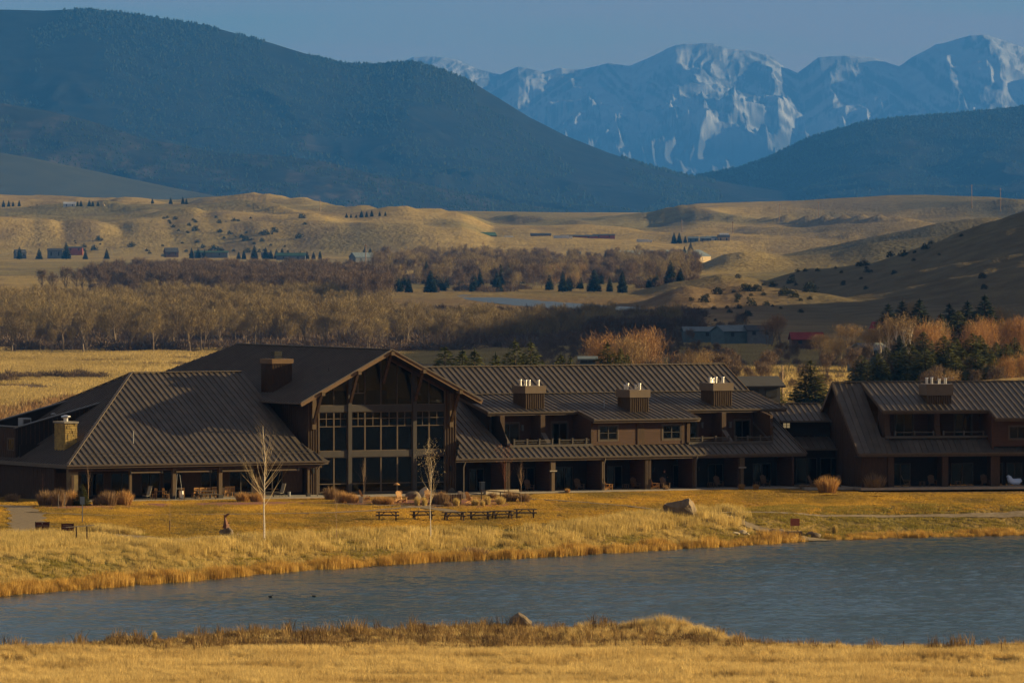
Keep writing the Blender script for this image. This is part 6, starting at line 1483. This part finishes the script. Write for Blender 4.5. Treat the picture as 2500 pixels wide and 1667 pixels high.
sapling(836,1158,4.0,B_tan,35,'upright brush shaped young tree in front of the left hall window',.42,0,None,18,.42,'sapling',.007,1.0,2)
sapling(1159,1150,4.4,B_red,36,'reddish bare young tree before the second porch bay',.7,150,B_red,22,.36,'sapling',.007,.9,3)
sapling(1197,1158,3.9,B_tan,37,'upright pale brown young tree right of the reddish one',.45,0,None,22,.40,'sapling',.007,1.0,2)
sapling(203,1158,3.6,B_tan,38,'bare vase shaped young tree in front of the left pier',.42,0,None,16,.34,'sapling',.007,1.1,2)
sapling(98,1150,2.6,B_red,39,'dim bare sapling in the shade left of the first shrubs',.4,0,None,10,.3,'sapling',.009,1.0,2)
sapling(604,1250,2.8,B_tan,40,'short bare sapling leaning against the foot of the tallest birch',.4,0,None,8,.5,'sapling',.007,1.0,1)
plant('pine', gpt(188,1163,640,735)[0], gpt(188,1163,640,735)[1], 2.1, 'small green pine at the edge of the shrubs behind the blue grey panel', wide=1.5)
# ornamental grasses and shrubs
SH = {}
def clump(kind, w_, h_, n, seed):
    r = random.Random(seed); v = []; f = []
    for i in range(n):
        a = r.uniform(0, 2*PI); d = r.random()**.5; x_, y_ = math.cos(a)*d*w_*.28, math.sin(a)*d*w_*.28; hh = h_*(1-.35*d*d)*r.uniform(.75,1.05)
        ox, oy = math.cos(a)*d*w_*.26, math.sin(a)*d*w_*.26; b = r.uniform(0, PI); bx, by = math.cos(b)*.022, math.sin(b)*.022
        k = len(v); v += [(x_-bx,y_-by,0),(x_+bx,y_+by,0),(x_+ox*.5+bx*.7,y_+oy*.5+by*.7,hh*.65),(x_+ox*.5-bx*.7,y_+oy*.5-by*.7,hh*.65),(x_+ox+r.uniform(-.06,.06),y_+oy,hh)]
        f += [(k,k+1,k+2,k+3),(k+3,k+2,k+4)]
    return raw_mesh('blades', v, f, {'o':G_orn,'s':G_shrub,'g':G_bank}[kind])
for k_ in 'osg': SH[k_] = [clump(k_, 1.6, 1.25, 340, 500+i+ord(k_)) for i in range(3)]
ORN = [(103,1160,46,42,'s','wide dry shrub at the left end of the bed under the stone chimney'),(135,1162,50,46,'s','tall dry shrub second in the bed, behind the pale stakes'),(165,1160,40,42,'o','brown grass clump between the stakes and the small pine'),
 (250,1160,52,40,'s','rounded brown grass clump right of the vase shaped tree'),(285,1159,50,40,'o','pale brown grass clump just left of the porch dining table'),(222,1160,24,24,'s','low dry tuft left of the rounded brown clump'),
 (557,1150,40,26,'o','low orange grass left of the tallest birch'),(590,1151,44,27,'o','low orange grass behind the trunk of the tallest birch'),(760,1146,44,34,'s','purple brown shrub at the left foot of the hall windows'),
 (785,1153,42,32,'o','orange grass clump right of the purple brown shrub'),(808,1154,36,28,'o','orange grass clump next to the short stone post'),(872,1157,44,24,'o','low rusty grass left of the sunlit chairs'),(893,1157,30,22,'o','small rusty grass by the dark chair'),
 (958,1159,16,24,'g','thin golden tuft left of the slender birch'),(975,1160,16,22,'g','thin golden tuft at the foot of the slender birch'),(1015,1158,40,36,'s','grey brown shrub right of the slender birch'),(1000,1156,34,30,'s','grey shrub directly behind the slender birch'),
 (1048,1160,20,22,'g','golden tuft in front of the board screen'),(1028,1161,24,14,'s','dark low tuft at the foot of the board screen'),(1092,1159,24,18,'g','golden tuft right of the orange deck chair'),(1108,1160,14,16,'g','small golden tuft below the handrail'),(1120,1158,18,24,'g','tall golden tuft below the handrail'),
 (1150,1157,26,22,'g','golden tuft under the reddish young tree'),(1172,1150,40,28,'s','brown shrub between the two young trees'),(1205,1151,36,24,'s','brown shrub at the right foot of the upright young tree'),(1130,1142,24,16,'s','small brown shrub by the pale stone blocks'),
 (1303,1129,16,12,'o','tiny brown plant at the porch edge left of the sideways chair'),(1529,1124,16,14,'s','small brown plant in front of the lit garden chair'),(1703,1122,18,16,'o','small round plant at the foot of the second crosspiece pier'),(1736,1122,18,15,'o','small round plant right of the second crosspiece pier'),
 (1845,1121,20,14,'s','low brown plant at the left of the bed by the link building'),(1868,1122,18,18,'s','low tuft left of the big orange grass'),(1901,1130,64,44,'o','big orange ornamental grass in front of the link building'),(2008,1126,60,46,'s','big spiky tan grass in front of the guest house end wall'),
 (2225,1114,14,14,'o','small orange plant on the guest house porch edge, left of two'),(2244,1113,18,18,'o','small orange plant on the guest house porch edge, right of two'),(1093,1281,70,30,'s','brown bush on the slope above the reeds'),(1075,1276,40,26,'s','small brown bush left of the one above the reeds'),
 (355,1464,14,26,'g','single pale tuft standing up on the near bank at left'),(968,1437,22,18,'s','small spiky weed on the near bank left of the boulder'),(1988,1478,18,18,'s','weed with brown heads on the near bank right of the point'),(2078,1482,12,20,'s','tall thin weed on the near bank right of the first one'),(2132,1481,18,16,'s','bushy weed near the right end of the near bank'),(2280,1482,18,22,'s','tallest weed near the right edge of the near bank'),
 (1918,1224,16,24,'g','upright pale reed tuft right of the shore rocks'),(28,1150,40,22,'s','dim low shrub in the shade at the left edge')]
for i, (px, py, w_, h_, k_, lab) in enumerate(ORN):
    near_ = py > 1400
    g = near_pt(px, 4.2) if near_ else gpt(px, py+2, 600, 760); k = g[1]/F
    e = empty('ornamental_grass' if k_ != 's' else 'shrub', (g[0], g[1], g[2]-.03), i*1.1, lab, 'grass clump' if k_ != 's' else 'shrub')
    e.scale = (w_*k/1.6*1.05, w_*k/1.6*1.05, h_*k/1.25*1.05); link(bpy.data.objects.new('blades', TR.choice(SH[k_])), e)
# mulch beds
def bed(name, outline, m, dz=.07, **kw):
    P3 = [gpt(a, b, 600, 735) for a, b in outline]; n = len(P3); cx = sum(p_[0] for p_ in P3)/n; cy = sum(p_[1] for p_ in P3)/n
    v = [(cx, cy, Hs(cx, cy)+dz+.03)]; f = []
    for ring in (.5, 1.0):
        for p_ in P3: x_ = cx+(p_[0]-cx)*ring; y_ = cy+(p_[1]-cy)*ring; v.append((x_, y_, Hs(x_, y_)+dz-(.06 if ring == 1 else 0)))
    for i in range(n): j = (i+1) % n; f += [(0,1+i,1+j),(1+i,1+n+i,1+n+j,1+j)]
    o = link(bpy.data.objects.new(name, raw_mesh(name, v, f, M[m]))); return props(o, **kw)
bed('mulch_bed', [(330,1162),(370,1164),(395,1163),(398,1157),(360,1155),(325,1156)], 'mulch', kind='structure')
bed('mulch_bed', [(425,1160),(500,1162),(600,1161),(680,1158),(735,1156),(735,1151),(600,1152),(500,1153),(430,1154)], 'mulch', kind='structure')
bed('mulch_bed', [(60,1166),(150,1170),(235,1168),(320,1165),(320,1156),(150,1156),(80,1154)], 'mulch', kind='structure')
bed('mulch_bed', [(1860,1128),(1900,1133),(1945,1129),(1940,1122),(1870,1121)], 'mulch', kind='structure')
bed('mulch_bed', [(1970,1126),(2010,1131),(2055,1127),(2045,1121),(1975,1121)], 'mulch', kind='structure')
bed('mulch_bed', [(740,1158),(850,1162),(1000,1165),(1120,1164),(1215,1160),(1215,1146),(1100,1144),(950,1146),(800,1148),(740,1150)], 'mulch', kind='structure')
# ---- ducks
def duck(px, py, flip, label):
    Yd = (HC-WATER)*F/(py-470); t = empty('duck', (xpx(px, Yd), Yd, WATER), flip, label, 'duck', sc=.75)
    MB().tube([(-.26,0,.10),(-.18,0,.08),(-.02,0,.07),(.12,0,.08),(.20,0,.10)], [.02,.07,.11,.09,.03], 10).build('body', M['black'], t, smooth=True)
    MB().tube([(.13,0,.10),(.17,0,.22),(.20,0,.28),(.26,0,.28)], [.045,.035,.05,.03], 8).build('head', M['black'], t, smooth=True); MB().tube([(.26,0,.275),(.33,0,.26)], [.018,.008], 6).build('bill', M['pale'], t)
duck(622,1371,0,'dark duck on the pond, left of two'); duck(721,1370,PI,'dark duck on the pond, right of two')
# ---- wire fence on the near bank
fe = empty('wire_fence', (0, 517, 0), 0, 'thin wire fence on rusty steel posts along the top of the near bank', 'fence'); P_ = []
FP = [(-45,1503),(210,1497),(463,1494),(700,1492),(914,1492),(1134,1494),(1380,1495),(1627,1492),(1868,1493),(2075,1497),(2300,1500),(2520,1502)]
for px, py in FP:
    g = gpt(px, py, 495, 530); P_.append(g); lean = TR.uniform(-.05,.05)
    MB().beam((g[0],g[1]-517,g[2]-.1), (g[0]+lean,g[1]-517,g[2]+TR.uniform(.72,.86)), .05, .045).build('fence_post', M['rust'], fe)
for hh in (.38, .62):
    for a, b in zip(P_[:-1], P_[1:]):
        MB().tube([(a[0],a[1]-517,a[2]+hh),((a[0]+b[0])/2,(a[1]+b[1])/2-517,(a[2]+b[2])/2+hh-.06),(b[0],b[1]-517,b[2]+hh)], [.006]*3, 3).build('wire', M['rust'], fe)
MB().tube([(0,0,-.2),(0,0,1.6)], [.02,.02], 6).build('marker_stake', M['rust'], loc=gpt(345,1328,590,660), label='thin dark marker stake in the slope above the reeds at left', cat='stake')
# ---- utility poles
def pole(px, pt, Yd, h, label, arms=1, rad=.16):
    x_ = xpx(px, Yd); z_ = zpx(pt, Yd); t = empty('utility_pole', (x_, Yd, z_-h), .1, label, 'utility pole')
    MB().tube([(0,0,-1),(0,0,h)], [rad,rad*.7], 8).build('pole', B_tan, t)
    for i in range(arms):
        MB().box(-1.1,1.1,-.06,.06,h-.6-i*1.1,h-.45-i*1.1).build('crossarm', B_tan, t)
        for a in (-1,-.4,.4,1): MB().tube([(a,0,h-.45-i*1.1),(a,0,h-.25-i*1.1)], [.05,.04], 5).build('insulator', M['pale'], t)
pole(1797,839,1000,8,'brown utility pole rising above the link roof',0,.14)
pole(2172,860,1000,5,'thin wooden pole in front of the trees above the guest house ridge',1,.06)
for px, pt, h, n_ in ((1683,508,16,1),(1790,468,14,1),(1880,463,13,1),(1566,505,16,1),(735,459,16,1),(2232,424,22,1),(2298,432,22,1),(1244,573,14,2),(1256,571,14,2),(1110,555,15,1),(1006,556,15,1),(840,560,14,1),(1420,565,14,1)):
    Yd = 9800 if pt < 520 else 7200; x_ = xpx(px, Yd); z_ = zpx(pt, Yd); t = empty('utility_pole', (x_, Yd, z_-h-2), .1, 'thin distant utility pole on the far side of the valley', 'utility pole', 'distant utility poles')
    MB().tube([(0,0,-6),(0,0,h+2)], [.5,.4], 5).build('pole', B_tan, t); MB().box(-1.6,1.6,-.2,.2,h,h+.4).build('crossarm', B_tan, t)
# ---- houses
def house(px, py, Yd, w_, d, h, rh, wall, roof, label, rz=0, name='house', cat='house', wins=2, hip=False, group=None):
    """gabled house; (px, py) is the middle of its foot; w_, d, h, rh in metres"""
    x_ = xpx(px, Yd); z_ = zpx(py, Yd); t = empty(name, (x_, Yd, z_), rz, label, cat, group)
    MB().box(-w_/2, w_/2, -d/2, d/2, -6, h).build('wall', wall, t)
    for s_ in (-1, 1): MB().poly([(-w_/2-.5,s_*(d/2+.5),h-.1),(w_/2+.5,s_*(d/2+.5),h-.1),(w_/2+.5,0,h+rh),(-w_/2-.5,0,h+rh)][::-s_], .25).build('roof', roof, t)
    for s_ in (-1, 1): MB().wall([(-d/2,h),(d/2,h),(0,h+rh-.2)], 'v', s_*w_/2-.1 if s_ > 0 else -w_/2, s_*w_/2 if s_ > 0 else -w_/2+.1).build('gable', wall, t)
    for i in range(wins):
        a = -w_/2+w_*(i+.5)/wins; f_ = MB().box(a-.7, a+.7, -d/2-.06, -d/2, h*.35, h*.8).build('window', M['black'], t)
    return t
wm = lambda n, c: mat(n, c, .8, tuple(q*.8 for q in c), scale=.6)
W_wh, W_rd, W_gr, W_bl, W_br, W_tn = wm('white_siding',(.75,.72,.66)), wm('red_siding',(.36,.09,.05)), wm('grey_siding',(.16,.17,.18)), wm('slate_blue_siding',(.10,.15,.17)), wm('dark_log_wall',(.12,.06,.035)), wm('tan_siding',(.45,.34,.20))
R_gr, R_rd, R_bl, R_dk, R_wt = wm('green_metal_roof',(.04,.10,.07)), wm('red_metal_roof',(.26,.03,.03)), wm('blue_grey_roof',(.16,.20,.22)), wm('dark_roof',(.06,.06,.065)), wm('pale_roof',(.62,.62,.6))
HS = [
 (1852,795,2700,11,8,2.6,2.4,W_br,R_rd,'red roofed house behind the wide pale willow',.1),(2050,779,2700,14,9,3.4,2.8,W_gr,R_rd,'dull red roofed house behind the slender pale trees',-.3),
 (1604,778,3000,12,9,3.2,1.6,W_bl,R_bl,'blue green house farthest left at the foot of the hill',.1),(1687,779,2950,15,10,3.3,2.2,W_bl,R_bl,'slate blue gabled house in the middle of the three at the foot of the hill',.5),(1741,775,2950,10,8,3,1.8,W_gr,R_dk,'dark grey house right of the slate blue one',.2),
 (1995,826,1900,8,7,2.6,1.6,W_bl,R_bl,'blue grey gable half hidden by the pines behind the guest house',.75),(1350,841,1500,3.0,3,1.6,.4,W_bl,R_bl,'low white trailer behind the lodge ridge left of the pines',0),
 (1736,926,900,4.6,4,2.2,1.0,R_dk,R_dk,'small dark shed just behind the right end of the lodge',.35),
 (393,589,8300,14,10,5,4.5,W_br,R_dk,'dark log house on the left flats below the slope',.3),(127,594,8100,16,12,9,2,W_gr,R_dk,'tall dark house among conifers on the far left flats',0),(172,578,8600,18,9,4.5,1.2,W_rd,R_dk,'long low red sheds on the far left',0),
 (46,591,8100,11,9,5,3.5,W_gr,R_dk,'small dark gabled house at the far left',.4),(485,590,8200,36,10,5,1.5,W_gr,R_gr,'long low house with a grey green roof left of the log wall',0),(668,597,7900,30,12,4.5,3,W_gr,R_gr,'house with a broad green roof behind the dark grove',0),
 (610,592,8200,9,8,4,2,W_br,R_dk,'small brown hut between conifers on the left flats',0),(834,604,7600,24,14,6,4.5,W_gr,R_bl,'blue grey two gabled house right of the conifer row',.5),(550,502,9600,34,10,5.5,1.2,W_gr,R_gr,'long dark green shed on the bench below the rounded hill',0),
 (160,476,10000,16,10,4.5,2.5,W_wh,R_wt,'small white house among trees on the far left bench',0),(686,502,9600,30,9,4.5,1,W_wh,R_wt,'long white mobile home on the bench',0),(712,503,9580,8,8,5,1,W_wh,R_wt,'white boxy shed at the right end of the long white home',0),
 (1118,553,8900,20,12,6,4,W_br,R_gr,'green roofed farmhouse above the curved farm road',.4),(1096,553,8950,10,10,5,3,W_gr,R_gr,'small green shed left of the green roofed farmhouse',0),(1169,556,8900,9,6,4.5,2.5,W_rd,R_wt,'small red shed with a white side right of the farmhouse',0),
 (1242,548,9100,24,9,4.5,2,W_br,R_dk,'dark red house at the left of the road above the scarp',0),(1330,549,9100,44,9,3.5,1.5,W_rd,R_dk,'long low red barn on the road above the scarp',0),(1387,547,9150,26,9,3.5,1.5,W_rd,R_dk,'shorter red barn right of the long one',0),
 (1318,598,7600,14,10,8,1,W_gr,R_bl,'grey boxy building above the river woods',0),(1278,601,7500,14,8,4,2.5,W_wh,R_wt,'small white shed left of the grey boxy building',.4),
 (1458,604,7300,62,26,6,6,W_tn,R_bl,'long metal barn with a pale gable end above the river woods, left of two',.95),(1568,601,7500,60,26,5.5,6,W_tn,R_bl,'long metal barn with a bright white gable, right of two',.95),
 (1592,557,8900,12,8,5,2,W_gr,R_bl,'first small trailer of the cluster right of the tall trees',0),(1633,556,8900,13,8,5,2,W_wh,R_bl,'second trailer of the cluster, with a pale end',.6),(1620,556,8890,12,8,4.5,2,W_gr,R_bl,'blue roofed trailer in the middle of the cluster',0),(1662,556,8900,14,9,6,2.5,W_tn,R_dk,'dark roofed house at the right end of the cluster',0),(1663,549,9100,10,8,4,3,W_tn,R_wt,'small tan gable behind the dark roofed house',0),
]
for a in HS: house(*a[:10], rz=a[10])
for px, py, w_, lab in ((1293,549,22,'long white lorry on the road above the scarp, left of two'),(1480,558,18,'long white lorry on the road above the scarp, right of two')):
    Yd = 8850; t = empty('lorry', (xpx(px, Yd), Yd, zpx(py, Yd)), 0, lab, 'lorry')
    MB().box(-w_/2, w_/2-4, -1.3, 1.3, 1.1, 4.3).build('trailer', W_wh, t); MB().box(w_/2-3.6, w_/2, -1.2, 1.2, .8, 3.6).build('cab', W_wh, t)
    for a in (-w_/2+1, -w_/2+2.4, w_/2-5, w_/2-1.5):
        MB().tube([(a,-1.35,.55),(a,-.9,.55)], [.55,.55], 10).build('wheel', M['black'], t)
Yd = 10000; t = empty('tipi', (xpx(241,Yd), Yd, zpx(481,Yd)), 0, 'tan pointed tipi standing on the far left bench', 'tipi')
MB().add([(math.cos(a)*3.6, math.sin(a)*3.6, -1) for a in [i*PI/6 for i in range(12)]]+[(-2.2,0,9)], [(i, (i+1) % 12, 12) for i in range(12)]).build('canvas', W_tn, t)
Yd = 8650
FR = [(1145,553),(1136,560),(1122,570),(1108,577)]
